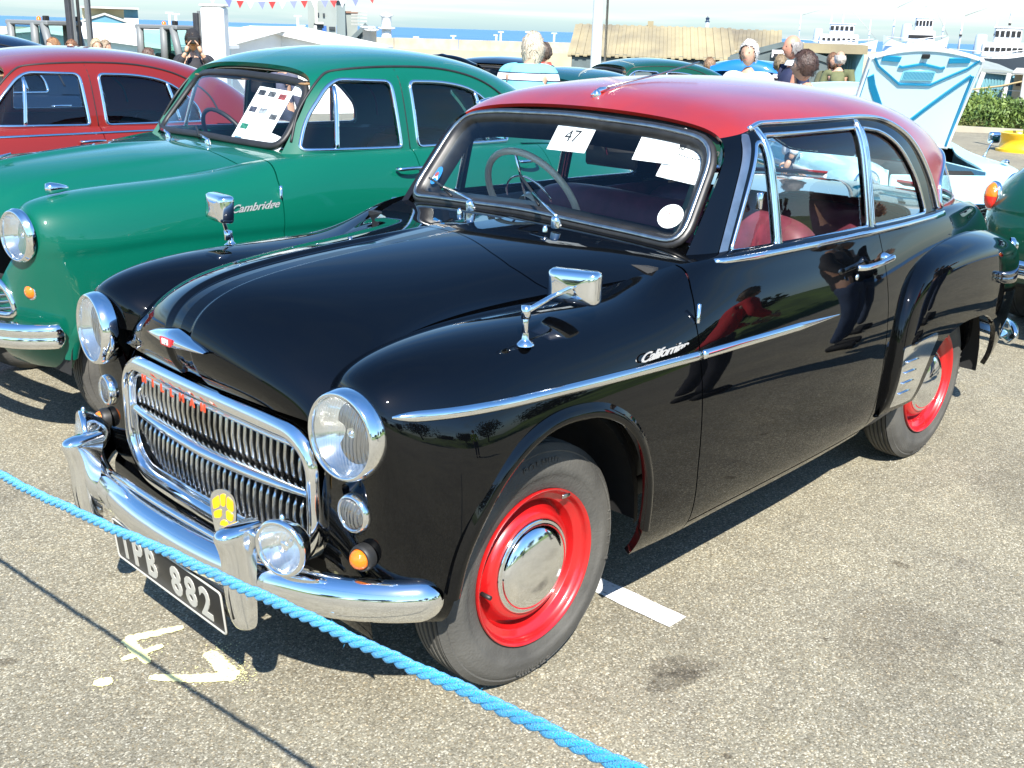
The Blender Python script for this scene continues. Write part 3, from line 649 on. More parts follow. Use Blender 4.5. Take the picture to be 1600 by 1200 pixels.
    for sgn in (1,-1):
        f_=(lambda s:s) if sgn>0 else (lambda s:s.mirror())
        lb={'label':None}
        P('front_wing',f_(rim(front,.02)),BLACK)
        dr=P('door',f_(rim(door,.02)),BLACK)
        P('sill',f_(rim(sillp,.015)),BLACK)
        P('rear_quarter',f_(rim(quart,.015)),BLACK)
        # arch lip: a raised rolled flare round the opening
        pts=np.array([p for p in arch if p[1]>.37]); pts=cr(pts[::3],4); q,nn=ss.at(pts,sel=lambda G:(G[:,1]>.6)); 
        q[:,1]=np.convolve(np.pad(q[:,1],6,'edge'),np.ones(13)/13,'valid')
        lipprof=[(-.032,-.004),(-.020,.003),(-.012,.0085),(-.002,.0105),(.005,.008),(.007,.001),(.006,-.014),(-.025,-.014)]
        c_=np.array([.04,0,.42]); inward=(c_-q); inward[:,1]=0; inward/=np.linalg.norm(inward,axis=1)[:,None]
        ny=nn.copy(); ny=np.array([np.convolve(np.pad(ny[:,i],6,'edge'),np.ones(13)/13,'valid') for i in range(3)]).T
        V=(q[:,None,:]+np.array(lipprof)[None,:,0:1]*inward[:,None,:]+np.array(lipprof)[None,:,1:2]*ny[:,None,:]).reshape(-1,3); m=len(lipprof)
        F=[(i*m+k,(i+1)*m+k,(i+1)*m+(k+1)%m,i*m+(k+1)%m) for i in range(len(q)-1) for k in range(m)]
        s=recalc(S(V,F)); P('arch_lip',f_(s),BLACK,angle=60)
        # inner wing
        lin=lathe([(.05,.40),(.06,.43),(.36,.43),(.37,.2)],(.04,.74,.36),(0,-1,0),32,0,360)
        lin=clip(lin,lambda V:V[:,2]-.34); lin=clip(lin,lambda V:.93-V[:,2]); lin=clip(lin,lambda V:.39-V[:,0]); P('wheel_well',f_(lin),darkmat)
        lin=lathe([(-.0,.40),(.36,.42),(.37,.2)],(-2.31,.70,.33),(0,-1,0),32); lin=clip(lin,lambda V:V[:,2]-.3); P('wheel_well',f_(lin),darkmat)
    # ---- rear wing bulge
    tops=[(-1.690,.40),(-1.692,.60),(-1.71,.74),(-1.78,.845),(-1.92,.905),(-2.15,.930),(-2.40,.928),(-2.65,.905),(-2.85,.865),(-2.98,.82),(-3.06,.76),(-3.07,.72)]
    yb=[.765,.762,.757,.75,.738,.715,.70,.675,.635,.585,.53,.50]; yo=[.772,.785,.795,.803,.806,.806,.803,.79,.757,.712,.65,.60]
    bot=[(-1.690,.35),(-1.692,.352),(-1.71,.355),(-1.78,.355),(-1.92,.36),(-2.15,.36),(-2.40,.35),(-2.65,.325),(-2.83,.39),(-2.96,.45),(-3.05,.51),(-3.07,.55)]
    rc=[]
    for (xt,zt),b,o,(xb,zb) in zip(tops,yb,yo,bot):
        hh=zt-zb; c=[]
        for t,yy in ((0,b-.02),(.0,b),(.035,b+(o-b)*.55),(.10,b+(o-b)*.9),(.22,o),(.40,o+.004),(.58,o+.002),(.76,o-.006),(.92,o-.02),(1.0,o-.04)):
            c.append((xt+(xb-xt)*t,yy,zt-hh*t))
        rc.append(c)
    # first column hugs the body so the bulge rises from the panel
    rc[0]=[(p[0],.752,p[2]) for p in rc[0]]
    rw=Surf(rc,120,60,flip=True); 
    rwm=clip(rw.mesh(),lambda V:-inpoly(rarch)(V))
    for sgn in (1,-1):
        f_=(lambda s:s) if sgn>0 else (lambda s:s.mirror())
        P('rear_wing',f_(rim(rwm,.02)),BLACK)
        # chrome stone guard on the front of the rear wing
        gp=dens(rpoly([(-1.715,.385),(-1.715,.61),(-1.97,.625),(-1.93,.55),(-1.90,.47),(-1.885,.38)],.012,3),.015)
        gm=clip(rw.mesh(),inpoly(gp)); gm.V=gm.V+gm.N*.004; gd=P('stone_guard',f_(rim(gm,.006)),chrome)
        for zz in (.435,.475,.515,.555):
            pl=np.array([(-1.735,zz),(-1.76,zz),(-1.80,zz),(-1.82,zz)]); q,_=rw.at(pl,off=.006); build('rib',f_(tube(q,.0035,6)),chrome,gd)
    # ---- boot lid / deck
    dk=[[(-2.0,0,1.035),(-2.0,.2,1.035),(-2.0,.4,1.033),(-1.95,.60,1.03),(-1.95,.675,1.028)],
        [(-2.3,0,1.035),(-2.3,.2,1.035),(-2.3,.4,1.033),(-2.25,.58,1.03),(-2.25,.65,1.026)],
        [(-2.6,0,1.035),(-2.6,.2,1.033),(-2.6,.38,1.03),(-2.57,.53,1.022),(-2.55,.605,1.012)],
        [(-2.88,0,1.01),(-2.88,.2,1.008),(-2.87,.34,1.0),(-2.86,.46,.988),(-2.85,.535,.975)],
        [(-3.08,0,.94),(-3.08,.15,.935),(-3.07,.28,.925),(-3.06,.37,.908),(-3.05,.435,.89)],
        [(-3.17,0,.80),(-3.165,.06,.80),(-3.16,.12,.795),(-3.155,.17,.79),(-3.15,.205,.785)]]
    ds=Surf(dk,60,40); 
    if ds.Ng[20,20,2]<0: ds.Ng=-ds.Ng; ds.flip=True
    P('boot_lid',sym(ds.mesh()),BLACK)
    # ---- greenhouse
    gh=[
     [(-.62,.605,1.02),(-.70,.598,1.12),(-.785,.588,1.23),(-.85,.572,1.315),(-.885,.50,1.362),(-.885,.31,1.385),(-.878,.12,1.394),(-.875,0,1.395)],
     [(-.69,.66,1.02),(-.77,.645,1.12),(-.85,.626,1.23),(-.905,.603,1.325),(-.94,.52,1.385),(-.94,.32,1.412),(-.935,.12,1.422),(-.935,0,1.423)],
     [(-.85,.685,1.035),(-.90,.665,1.13),(-.95,.64,1.24),(-.985,.612,1.335),(-1.01,.52,1.407),(-1.02,.33,1.44),(-1.02,.12,1.452),(-1.02,0,1.454)],
     [(-1.15,.690,1.035),(-1.17,.668,1.14),(-1.19,.643,1.25),(-1.2,.618,1.345),(-1.22,.53,1.42),(-1.22,.34,1.46),(-1.22,.13,1.475),(-1.22,0,1.477)],
     [(-1.50,.690,1.03),(-1.50,.668,1.14),(-1.50,.643,1.25),(-1.50,.618,1.345),(-1.50,.53,1.425),(-1.50,.34,1.468),(-1.50,.13,1.485),(-1.50,0,1.487)],
     [(-1.80,.685,1.03),(-1.80,.662,1.14),(-1.79,.637,1.25),(-1.78,.61,1.34),(-1.79,.52,1.418),(-1.80,.34,1.458),(-1.80,.13,1.475),(-1.80,0,1.477)],
     [(-2.06,.668,1.03),(-2.06,.645,1.13),(-2.05,.618,1.23),(-2.03,.588,1.32),(-2.04,.50,1.39),(-2.06,.33,1.428),(-2.06,.13,1.444),(-2.06,0,1.446)],
     [(-2.28,.64,1.025),(-2.29,.614,1.115),(-2.29,.585,1.205),(-2.28,.545,1.285),(-2.29,.46,1.345),(-2.31,.31,1.38),(-2.31,.12,1.395),(-2.31,0,1.397)],
     [(-2.48,.595,1.02),(-2.50,.565,1.10),(-2.50,.535,1.175),(-2.49,.49,1.24),(-2.50,.41,1.288),(-2.52,.27,1.318),(-2.52,.1,1.328),(-2.52,0,1.33)],
     [(-2.66,.52,1.02),(-2.67,.49,1.08),(-2.66,.455,1.13),(-2.65,.41,1.175),(-2.66,.34,1.21),(-2.67,.22,1.232),(-2.67,.08,1.24),(-2.67,0,1.242)],
     [(-2.82,.36,1.02),(-2.81,.34,1.05),(-2.79,.31,1.08),(-2.77,.28,1.105),(-2.77,.23,1.125),(-2.77,.15,1.138),(-2.77,.06,1.143),(-2.77,0,1.144)],
     [(-2.88,.2,1.02),(-2.87,.18,1.03),(-2.86,.16,1.04),(-2.85,.14,1.05),(-2.845,.11,1.055),(-2.84,.07,1.058),(-2.84,.03,1.06),(-2.84,0,1.06)]]
    gs=Surf(gh,150,90)
    if gs.Ng[75,20,1]<0: gs.Ng=-gs.Ng; gs.flip=True
    gm=gs.mesh()
    vent=rpoly([(-.765,1.044),(-.955,1.328),(-.985,1.328),(-.975,1.038)],.014,3)
    dwin=rpoly([(-1.000,1.038),(-1.003,1.347),(-1.545,1.347),(-1.545,1.034)],.012,3)
    qwin=rpoly([(-1.592,1.034),(-1.588,1.345),(-1.73,1.330),(-1.87,1.265),(-1.985,1.15),(-2.04,1.030)],[.012,.012,.08,.12,.1,.03],5)
    blackz=rpoly([(-.5,.9),(-.80,1.325),(-.93,1.352),(-1.02,1.374),(-1.66,1.376),(-1.85,1.352),(-2.02,1.26),(-2.13,1.12),(-2.165,1.03),(-2.17,.9)],[0,.01,.01,.02,.1,.15,.15,.1,.02,0],5)
    rearg=[(-2.22,1.035),(-2.235,1.12),(-2.33,1.165),(-2.50,1.215),(-2.62,1.215),(-2.74,1.13),(-2.95,1.14),(-2.95,1.035)]
    rearg=rpoly(rearg,[.02,.03,.05,.05,.05,.03,0,0],4)
    blk=clip(gm,inpoly(blackz)); red=clip(gm,lambda V:-inpoly(blackz)(V))
    for wn in (vent,dwin,qwin): blk=clip(blk,(lambda w_:lambda V:-inpoly(w_)(V))(wn))
    red=clip(red,lambda V:-inpoly(rearg)(V)); red=clip(red,lambda V:np.where((V[:,0]>-2.2)|(V[:,2]>1.04),1.,-1.)+0*V[:,0]) if False else red
    P('roof',sym(rim(red,.012,lambda p:p[1]>.004)),RED_ROOF)
    build('headlining',sym(S(np.where(gm.V[:,[2]]>1.3,gm.V-gm.N*.028,gm.V-gm.N*.028),[f for f in clip(gm,lambda V:V[:,2]-1.36).F],gm.N)) if False else sym((lambda c:S(c.V-c.N*.03,[f[::-1] for f in c.F],-c.N))(clip(red,lambda V:V[:,2]-1.345))),mat('headlining',(.10,.095,.085),rough=.9),root)
    for sgn in (1,-1):
        f_=(lambda s:s) if sgn>0 else (lambda s:s.mirror())
        P('window_surround',f_(rim(blk,.018)),BLACK)
        for nm,wn,ins in (('vent_window',vent,.006),('door_window',dwin,.010),('quarter_window',qwin,.010)):
            gl=clip(gm,inpoly(wn)); gl.V=gl.V-gl.N*ins; wo=P(nm,f_(gl),win_glass)
            q,nn=gs.at(dens(wn,.012),sel=lambda G:G[:,1]>.35); 
            s=sweep(q,[(-.0065,-.004),(-.0055,.003),(0,.005),(.0055,.003),(.0065,-.004)],closed=True,upv=nn); build('window_frame',f_(s),chrome,wo)
        q,nn=gs.at(dens([(-.988,1.015),(-.992,1.365)],.01,False),sel=lambda G:G[:,1]>.4); P('window_divider',f_(sweep(q,[(-.011,-.006),(-.009,.006),(.009,.006),(.011,-.006)],upv=nn)),chrome)
        q,nn=gs.at(dens([(-1.570,1.015),(-1.566,1.368)],.01,False),sel=lambda G:G[:,1]>.4); P('window_divider',f_(sweep(q,[(-.0105,-.006),(-.009,.007),(-.002,.007),(0,.002),(.002,.007),(.009,.007),(.0105,-.006)],upv=nn)),chrome)
        # drip moulding between black and red
        b=dens(blackz,.02); b=np.array([p for p in b if p[1]>1.03 and p[0]<-.95]); q,nn=gs.at(b,sel=lambda G:G[:,1]>.3)
        for k in range(3): q[1:-1]=(q[:-2]+2*q[1:-1]+q[2:])/4
        P('drip_moulding',f_(sweep(q+nn*.003,[(-.008,-.006),(-.007,.007),(0,.011),(.007,.007),(.008,-.006)],upv=nn)),chrome)
        # belt moulding under the glass
        bl=[(x,np.interp(-x,[.6,1.0,1.6,2.2],[1.030,1.026,1.020,1.016])) for x in np.arange(-.66,-2.2,-.03)]
        q=np.array([(x,np.interp(-x,[.62,.7,.85,1.15,1.5,1.8,2.06,2.2],[.668,.690,.704,.710,.710,.704,.688,.668]),z) for x,z in bl])
        P('belt_moulding',f_(sweep(q,[(-.006,-.006),(-.006,.006),(.004,.010),(.010,.002),(.010,-.008)],upv=(0,0,1))),chrome)
        # vent catch
        P('vent_catch',f_(box(.012,.02,.05,(-.885,.668,1.175),.004)),chrome)
        # silver A-post cover ahead of the vent window
        P('door_post_trim',f_(clip(S(gm.V+gm.N*.003,gm.F,gm.N.copy()),inpoly(rpoly([(-.712,1.030),(-.906,1.335),(-.925,1.352),(-.945,1.352),(-.752,1.050),(-.75,1.030)],.004,2)))),mat('dull_aluminium',(.42,.44,.46),rough=.35,metal=1,noise=.25,nscale=25))
    # rear window
    rg=clip(gm,inpoly(rearg)); rg.V=rg.V-rg.N*.004; rw_=P('rear_window',sym(rg),win_glass)
    q,nn=gs.at(dens(rearg[:-8] if False else [p for p in rearg if p[0]>-2.9],.012,False),sel=lambda G:G[:,1]>.0)
    build('window_frame',tube(q,.008,8,upv=(0,0,1)),chrome,rw_); build('window_frame',tube(q*np.array([1,-1,1]),.008,8,upv=(0,0,1)),chrome,rw_)
    # ---- windscreen
    def wsp(y,t):
        # t 0 bottom..1 top
        yb_=.60;yt_=.54; a=abs(y)
        xb=-.575-.03*(1-math.cos(a*1.6)) -.10*a*a*1.0; xt=-.862-.02*a*a*4*.3
        xb=-.60-.06*a*a*2.2; xt=-.862-.10*a*a
        zb=1.045-.02*a*a*2; zt=1.393-.12*a*a
        return (xb+(xt-xb)*t,y,zb+(zt-zb)*t)
    net=[[wsp((-.625+1.25*i/8)*(1-.03*j/4),j/4) for j in range(5)] for i in range(9)]
    wsf=Surf(net,60,30); 
    if wsf.Ng[30,15,0]<0: wsf.Ng=-wsf.Ng; wsf.flip=True
    # outline in (y,z)
    out=rpoly([(-.578,1.046),(-.42,1.058),(0,1.075),(.42,1.058),(.578,1.046),(.538,1.325),(.36,1.352),(0,1.366),(-.36,1.352),(-.538,1.325)],[.07,.1,.1,.1,.07,.10,.1,.1,.1,.10],6); out=dens(out,.012)
    wm=clip(wsf.mesh(),lambda V:sdpoly(out,V[:,[1,2]])); ws=P('windscreen',wm,screen_glass)
    q,nn=wsf.at(out,axes=(1,2)); q=q+nn*.004
    seal=mat('windscreen_seal',(.022,.021,.020),rough=.4,noise=.4,nscale=22)
    build('seal',sweep(q,[(-.070,-.045),(-.036,-.012),(-.032,.003),(-.02,.012),(-.010,.013),(.006,.011),(.012,.004),(.012,-.004),(-.03,-.03)],closed=True,upv=nn),seal,ws)
    build('chrome_insert',sweep(q,[(-.016,.011),(-.012,.018),(-.004,.018),(0,.011)],closed=True,upv=nn),steel,ws)
    # header fillers between screen seal and roof
    return root,ss,gs,wsf,sf,sym,cols,rw
HM=hillman()
def hillman_front(HM):
    root,ss,gs,wsf,bs,sym,cols,rw=HM
    P=lambda n,s,m,par=root,**k: build(n,s,m,par,**k)
    # ---- grille
    gx=lambda y:.512-.10*y*y
    G=P('grille',S(*[np.array([[gx(y)-.045,y,z] for y in np.linspace(-.43,.43,12) for z in (.40,.76)]),[(2*i,2*i+2,2*i+3,2*i+1) for i in range(11)]]),darkmat)
    def barp(zf,prof,ys,n=40,scale=None,x0=.0):
        y=np.linspace(ys[0],ys[1],n); path=np.array([(gx(t)+x0,t,zf(t)) for t in y]); return sweep(path,prof,upv=(0,0,1),scale=scale)
    # sides of sweep: tangent +y, up z -> side = t x up = +x (forward)
    topz=lambda y:.742-.018*(abs(y)/.42)**4
    def rounded(h,d,n=9,back=-.02): # half-round section, height h, depth d
        return [(back,-h/2)]+[(d*math.sin(t),-h/2*math.cos(t)) for t in np.linspace(.1,math.pi-.1,n)]+[(back,h/2)]
    # frame: one closed loop with wide top bar, slim sides and wide bottom bar
    loop=[];hh=[]
    for y in np.linspace(-.32,.32,26): loop.append((y,.742-.006*(y/.32)**2)); hh.append(.062)
    for a in np.linspace(80,0,10): loop.append((.328+.100*math.cos(R(a)),.646+.090*math.sin(R(a)))); hh.append(.030+.030*(a/90)**1.3)
    for z in np.linspace(.635,.54,7): loop.append((.428,z)); hh.append(.028)
    for a in np.linspace(0,-80,10): loop.append((.298+.130*math.cos(R(a)),.528+.116*math.sin(R(a)))); hh.append(.030+.02*(-a/90))
    for y in np.linspace(.28,-.28,24): loop.append((y,.412)); hh.append(.055)
    for a in np.linspace(260,180,10): loop.append((-.298+.130*math.cos(R(a)),.528+.116*math.sin(R(a)))); hh.append(.030+.02*((a-180)/90))
    for z in np.linspace(.54,.635,7): loop.append((-.428,z)); hh.append(.028)
    for a in np.linspace(180,100,10): loop.append((-.328+.100*math.cos(R(a)),.646+.090*math.sin(R(a)))); hh.append(.030+.030*((180-a)/90)**1.3)
    L=np.array([(gx(y)+.0,y,z) for y,z in loop]); hh=np.convolve(np.pad(hh,3,'wrap'),np.ones(7)/7,'valid')
    T=np.roll(L,-1,0)-np.roll(L,1,0); T/=np.linalg.norm(T,axis=1)[:,None]
    out=np.cross(T,[1,0,0]); out/=np.linalg.norm(out,axis=1)[:,None]
    base=[(-.5,-.03),(-.5,.004),(-.42,.016),(-.25,.027),(0,.033),(.25,.030),(.40,.020),(.5,.004),(.5,-.03)]
    V=[];m=len(base)
    for p,o_,h in zip(L,out,hh):
        for a,b in base: V.append(p+o_*a*h+np.array([b,0,0]))
    n=len(L); F=[(i*m+k,((i+1)%n)*m+k,((i+1)%n)*m+k+1,i*m+k+1) for i in range(n) for k in range(m-1)]
    s=recalc(S(np.array(V),F)); build('surround',s,chrome,G,angle=70)
    # stepped inner bead of the frame
    inner=L-out*(hh[:,None]*.5+.006)*np.sign((out*(L-np.array([.5,0,.58]))).sum(1))[:,None]
    build('inner_bead',tube(inner+np.array([.006,0,0]),.006,6,closed=True,upv=(1,0,0)),chrome,G)
    mid=lambda y:.582+.012*(abs(y)/.4)
    build('centre_bar',barp(mid,rounded(.034,.028),(-.41,.41),scale=[max(.45,1-(abs(t)/.415)**3*.5) for t in np.linspace(-.41,.41,40)],x0=.004),chrome,G)
    # vertical slats, each a separate pressed blade
    def slat(y,z0,z1,w=.0085):
        x=gx(y)-.004; return sweep([(x-.012,0,z0-z0),(x-.001,0,.2*(z1-z0)),(x+.002,0,.5*(z1-z0)),(x-.001,0,.8*(z1-z0)),(x-.012,0,z1-z0)],[(-w/2,-.010),(-w/2+.001,.004),(0,.008),(w/2-.001,.004),(w/2,-.010)],upv=(1,0,0)).mv(0,y,z0)
    N=31
    for i in range(N):
        y=-.39+.78*i/(N-1)
        zt=.712 if abs(y)<.30 else .712-.060*((abs(y)-.30)/.09)**2
        build('slat',slat(y,.604,zt),steelc,G)
        zb=.436 if abs(y)<.25 else .436+.075*((abs(y)-.25)/.14)**2
        build('slat',slat(y,zb,.562),steelc,G)
    # maker's letters on the top bar
    for k,ch in enumerate('HILLMAN'):
        y=-.25+.050*k; tx=text(ch,.028,.0015,bold=.0010)
        tx.xf(frame((gx(y)+.0445,y,.722),(0,1,0),(0,0,1))); build('letter',tx,mat('red_enamel',(.55,.06,.02),rough=.3),G,smooth=False)
    # ---- front valance between grille and bumper
    vl=[[(.505-.1*y*y,y,.395),(.53-.12*y*y,y,.375),(.53-.12*y*y,y,.33),(.48,y,.29)] for y in np.linspace(-.60,.60,10)]
    s_=Surf(vl,40,12); P('front_valance',s_.mesh() if s_.Ng[20,4,0]>0 else (setattr(s_,'Ng',-s_.Ng),setattr(s_,'flip',True),s_.mesh())[2],black_paint)
    # ---- lamps
    for sg in (1,-1):
        headlamp(root,(.530,.567*sg,.789),axis=(1,.10*sg,0.02),r=.104,depth=.035)
        lamp_small(root,'side_lamp',(.508,.568*sg,.602),(1,.12*sg,0),.036,LENS,.5)
        build('ring',lathe([(.006,.0),(.006,.046),(-.03,.047)],(.492,.568*sg,.602),(1,.12*sg,0),28),chrome,root) if False else None
        lamp_small(root,'indicator',(.512,.600*sg,.507),(1,.2*sg,0),.024,amber,1.0,rubber)
    # fog lamps with brackets
    for sg in (1,-1):
        c=(.63,.47*sg,.525); a=(1,.30*sg,.0)
        f=lamp_body(root,'fog_lamp',c,a,.066)
        build('bracket',tube([(.60,.455*sg,.47),(.605,.45*sg,.43),(.615,.43*sg,.40)],.009,8,upv=(0,1,0)),chrome,f)
    # indicator cable / small reflector beside fog lamp
    # ---- bumper
    yy=[0,.12,.25,.38,.50,.59,.66,.71,.735]
    xx=[.665,.662,.650,.625,.585,.538,.485,.43,.385]
    hp=cr([(x,y,.402+.012*(y/.7)**2) for x,y in zip(xx,yy)],6); full=np.vstack([(hp*[1,-1,1])[::-1][:-1],hp])
    t=np.linspace(0,1,len(hp)); sc_=np.ones(len(hp)); e=np.linspace(0,1,8); sc_[-8:]=np.sqrt(np.clip(1-(e**2),0.02,1)); scf=np.concatenate([sc_[::-1][:-1],sc_])
    prof=[(-.022,-.050),(-.008,-.054),(.006,-.047),(.018,-.034),(.026,-.016),(.029,.002),(.027,.018),(.019,.034),(.007,.045),(-.006,.051),(-.022,.049),(-.020,.03),(.0,.02),(.004,0),(0,-.02),(-.020,-.035)]
    bp=P('front_bumper',sweep(full,prof,upv=(0,0,1),scale=scf),chrome)
    for y in (-.57,-.28,0.0,.28,.57):
        x=np.interp(abs(y),yy,xx); q=lathe([(0,.011),(.003,.010),(.006,.005),(.007,0)],(x+.022,y,.385),(1,.0,0),14); build('bumper_bolt',q,chrome,bp)
    # overriders: tall blades with a horn-shaped top
    for sg in (1,-1):
        oc=[]
        for (z,x0,x1,w) in ((.300,.655,.680,.016),(.31,.65,.695,.024),(.35,.65,.708,.026),(.42,.65,.716,.026),(.48,.645,.716,.027),(.515,.64,.724,.029),(.540,.632,.735,.030),(.556,.625,.728,.026),(.563,.63,.70,.014)):
            oc.append([(x0,-w,z),(x0+(x1-x0)*.5,-w,z),(x1-.012,-w*.85,z),(x1,-w*.35,z),(x1,w*.35,z),(x1-.012,w*.85,z),(x0+(x1-x0)*.5,w,z),(x0,w,z)])
        sfc=Surf(oc,36,24); msh=sfc.mesh(); msh.F=msh.F+[tuple(range(24)),tuple(range(35*24,36*24))[::-1]]; msh.N=None
        # close the back
        msh=recalc(clean(msh)); msh.mv(0,.372*sg,0); ov=build('overrider',msh,chrome,bp,angle=60)
        for dy in (-.009,.009): build('groove',sweep([(.703,.372*sg+dy,.34),(.7105,.372*sg+dy,.40),(.7115,.372*sg+dy,.48)],[(-.002,-.003),(-.002,.001),(.002,.001),(.002,-.003)],upv=(1,0,0)),rubber,ov)
    # badge bar
    P('badge_bar',tube(cr([(.60,-.44,.43),(.628,-.30,.455),(.645,0,.465),(.628,.30,.455),(.60,.44,.43)],8),.009,10),chrome)
    # yellow and chrome club badge
    bd=thing('club_badge','small round yellow and chrome badge standing on a stem in front of the grille','badge',(.638,.258,.497),R(25)); bd.scale=(.98,.98,.98)
    ring=rpoly([(-.022,-.02),(-.03,.01),(-.036,.065),(-.03,.095),(0,.108),(.03,.095),(.036,.065),(.03,.01),(.022,-.02)],.02,5)
    bk=prism(ring,.004,'yz',-.002); bk.mv(0,0,-.0); build('plate',recalc(bk),chrome,bd,smooth=False)
    yel=mat('yellow_enamel',(.75,.42,.005),rough=.25,coat=.6)
    for poly in ([(-.026,.05),(-.028,.075),(-.012,.088),(-.008,.06)],[(-.004,.062),(-.006,.092),(.008,.094),(.006,.062)],[(.010,.06),(.013,.090),(.027,.078),(.027,.05)],[(-.025,.028),(-.026,.045),(-.006,.054),(-.006,.032)],[(.008,.03),(.008,.054),(.026,.045),(.024,.026)],[(-.012,.012),(-.006,.026),(.006,.026),(.012,.012)]):
        build('yellow_panel',recalc(prism(rpoly(poly,.006,3),.003,'yz',.0015)),yel,bd,smooth=False)
    build('stem',box(.006,.03,.05,(0,0,-.02),.002),chrome,bd)
    # number plate
    npm=mat('plate_black',(.012,.012,.012),rough=.35); sil=mat('plate_silver',(.48,.47,.42),rough=.45,metal=.2)
    pl=P('number_plate',box(.004,.53,.120,(0,0,0),.001),npm); pl.location=(.652,-.008,.287); pl.rotation_euler=(R(-1.5),R(6),0)
    fr=dens(rpoly([(-.264,-.059),(.264,-.059),(.264,.059),(-.264,.059)],.01,3),.05)
    build('border',tube([(.003,a,b) for a,b in fr],.0028,6,closed=True,upv=(1,0,0)),sil,pl)
    x=-.245
    for ch,wd in zip('TPB 882',(.066,.066,.066,.05,.066,.066,.066)):
        if ch!=' ':
            tx=text(ch,.118,.0012,bold=.0032); mnx,mxx=tx.V[:,0].min(),tx.V[:,0].max(); tx.V[:,0]=(tx.V[:,0]-(mnx+mxx)/2)*(.050/(mxx-mnx)); mz=tx.V[:,1]; tx.V[:,1]=(mz-(mz.min()+mz.max())/2)*(.086/(mz.max()-mz.min()))
            tx.xf(frame((.0035,x+wd/2,-.002),(0,1,0),(0,0,1))); build('character',tx,sil,pl,smooth=False)
        x+=wd+.003
    P('plate_bracket',box(.02,.60,.018,(.63,-.0,.318),.003),steel)
    P('plate_bracket',box(.02,.62,.018,(.62,-.0,.262),.003),steel)
    # ---- bonnet badge: chrome winged bar with red centre
    bg=[]
    for u,(hx,th,dp) in zip(np.linspace(-1,1,11),((0,.0025,.004),(0,.009,.010),(0,.013,.014),(0,.017,.017),(0,.023,.020),(0,.027,.022),(0,.023,.020),(0,.017,.017),(0,.013,.014),(0,.009,.010),(0,.0025,.004))):
        y=.130*u; x=.5935-.30*y*y-.5*0; z=.892-.06*abs(u)**2*.12
        bg.append([(x-.012,y,z+th),(x+dp*.35,y,z+th*.9),(x+dp,y,z+.1*th),(x+dp*.9,y,z-.35*th),(x+dp*.4,y,z-th*.8),(x-.012,y,z-th)])
    b_=Surf(bg,50,14,flip=False); ms=b_.mesh(); ms.N=None; ms=recalc(clean(ms)); bo=P('bonnet_badge',ms,chrome,angle=70)
    build('centre',recalc(prism(rpoly([(-.022,-.010),(.022,-.010),(.026,.010),(-.026,.010)],.004,3),.004,'yz',.612)).mv(0,0,.890),mat('red_badge',(.5,.02,.03),rough=.2,coat=1),bo,smooth=False)
    tx=text('HM',.017,.0008,bold=.0008); tx.xf(frame((.617,0,.890),(0,1,0),(0,0,1))); build('mark',tx,white_paper,bo,smooth=False)
    # ---- side strip (in two lengths, on wing and on door)
    strip=np.array([(.52,.846),(.3,.842),(0,.832),(-.25,.824),(-.497,.817),(-.8,.812),(-1.255,.804)])
    def run(x0,x1,tip0=False,tip1=False):
        xs=np.arange(x0,x1,-.015); zz=np.interp(-xs,-strip[:,0],strip[:,1]); q,nn=ss.at(np.stack([xs,zz],1),sel=lambda G:(G[:,1]>.55)&(G[:,2]>.6))
        for k in range(4):
            for A in (q,nn): A[1:-1]=(A[:-2]+2*A[1:-1]+A[2:])/4
        sc_=np.ones(len(xs)); 
        if tip0: sc_[:4]=[.25,.6,.85,.97]
        if tip1: k=min(18,len(xs)); sc_[-k:]=np.linspace(1,.12,k)
        h=.0135
        return sweep(q,[(-h,-.003),(-h*.85,.004),(-h*.35,.009),(0,.0095),(h*.35,.009),(h*.85,.004),(h,-.003)],upv=nn,scale=sc_)
    for sg in (1,-1):
        f_=(lambda s:s) if sg>0 else (lambda s:s.mirror())
        P('side_strip',f_(run(.475,-.492,tip0=True)),chrome); P('side_strip',f_(run(-.499,-1.255,tip1=True)),chrome)
    # script on the wing
    tx=text('Californian',.040,.0015,font_shear=.5,bold=.0006,spacing=.9)
    wq,wn=ss.at([(-.335,.852)],sel=lambda G:G[:,1]>.6); n=wn[0]; o=wq[0]+n*.005
    tx.V[:,0]*=1.35; tx.V[:,1]*=.85; tx.xf(frame(o,(-1,-.035,-.012),(0,0,1),n)); build('name_script',tx,mat('script_silver',(.75,.75,.75),rough=.35,metal=.6),root,smooth=False)
    # ---- door handle, hinge pins, keyhole
    for sg in (1,-1):
        f_=(lambda s:s) if sg>0 else (lambda s:s.mirror())
        h=P('door_handle',f_(sweep(cr([(-1.335,.772,.938),(-1.36,.79,.939),(-1.42,.800,.943),(-1.49,.800,.948),(-1.525,.798,.951),(-1.53,.785,.952)],5),circ2(.010,10),upv=(0,1,0),scale=None)),chrome)
        build('boss',f_(lathe([(0,.018),(.012,.017),(.022,.012),(.024,0)],(-1.515,.768,.948),(0,1,0),18)),chrome,h)
        P('keyhole',f_(lathe([(0,.010),(.004,.009),(.005,0)],(-1.34,.772,.908),(0,1,0),14)),chrome)
        P('hinge_pin',f_(lathe([(0,.006),(.05,.006),(.052,0)],(-.497,.752,.90),(0,0,1),8)),chrome)
        # rear wing details
        q=lathe([(-.01,.034),(.004,.034),(.010,.030),(.012,.025),(.022,.018),(.026,0)],(-2.98,.668,.80),(-.45,.9,0),24); P('fuel_cap' if sg<0 else 'side_reflector',f_(q),chrome)
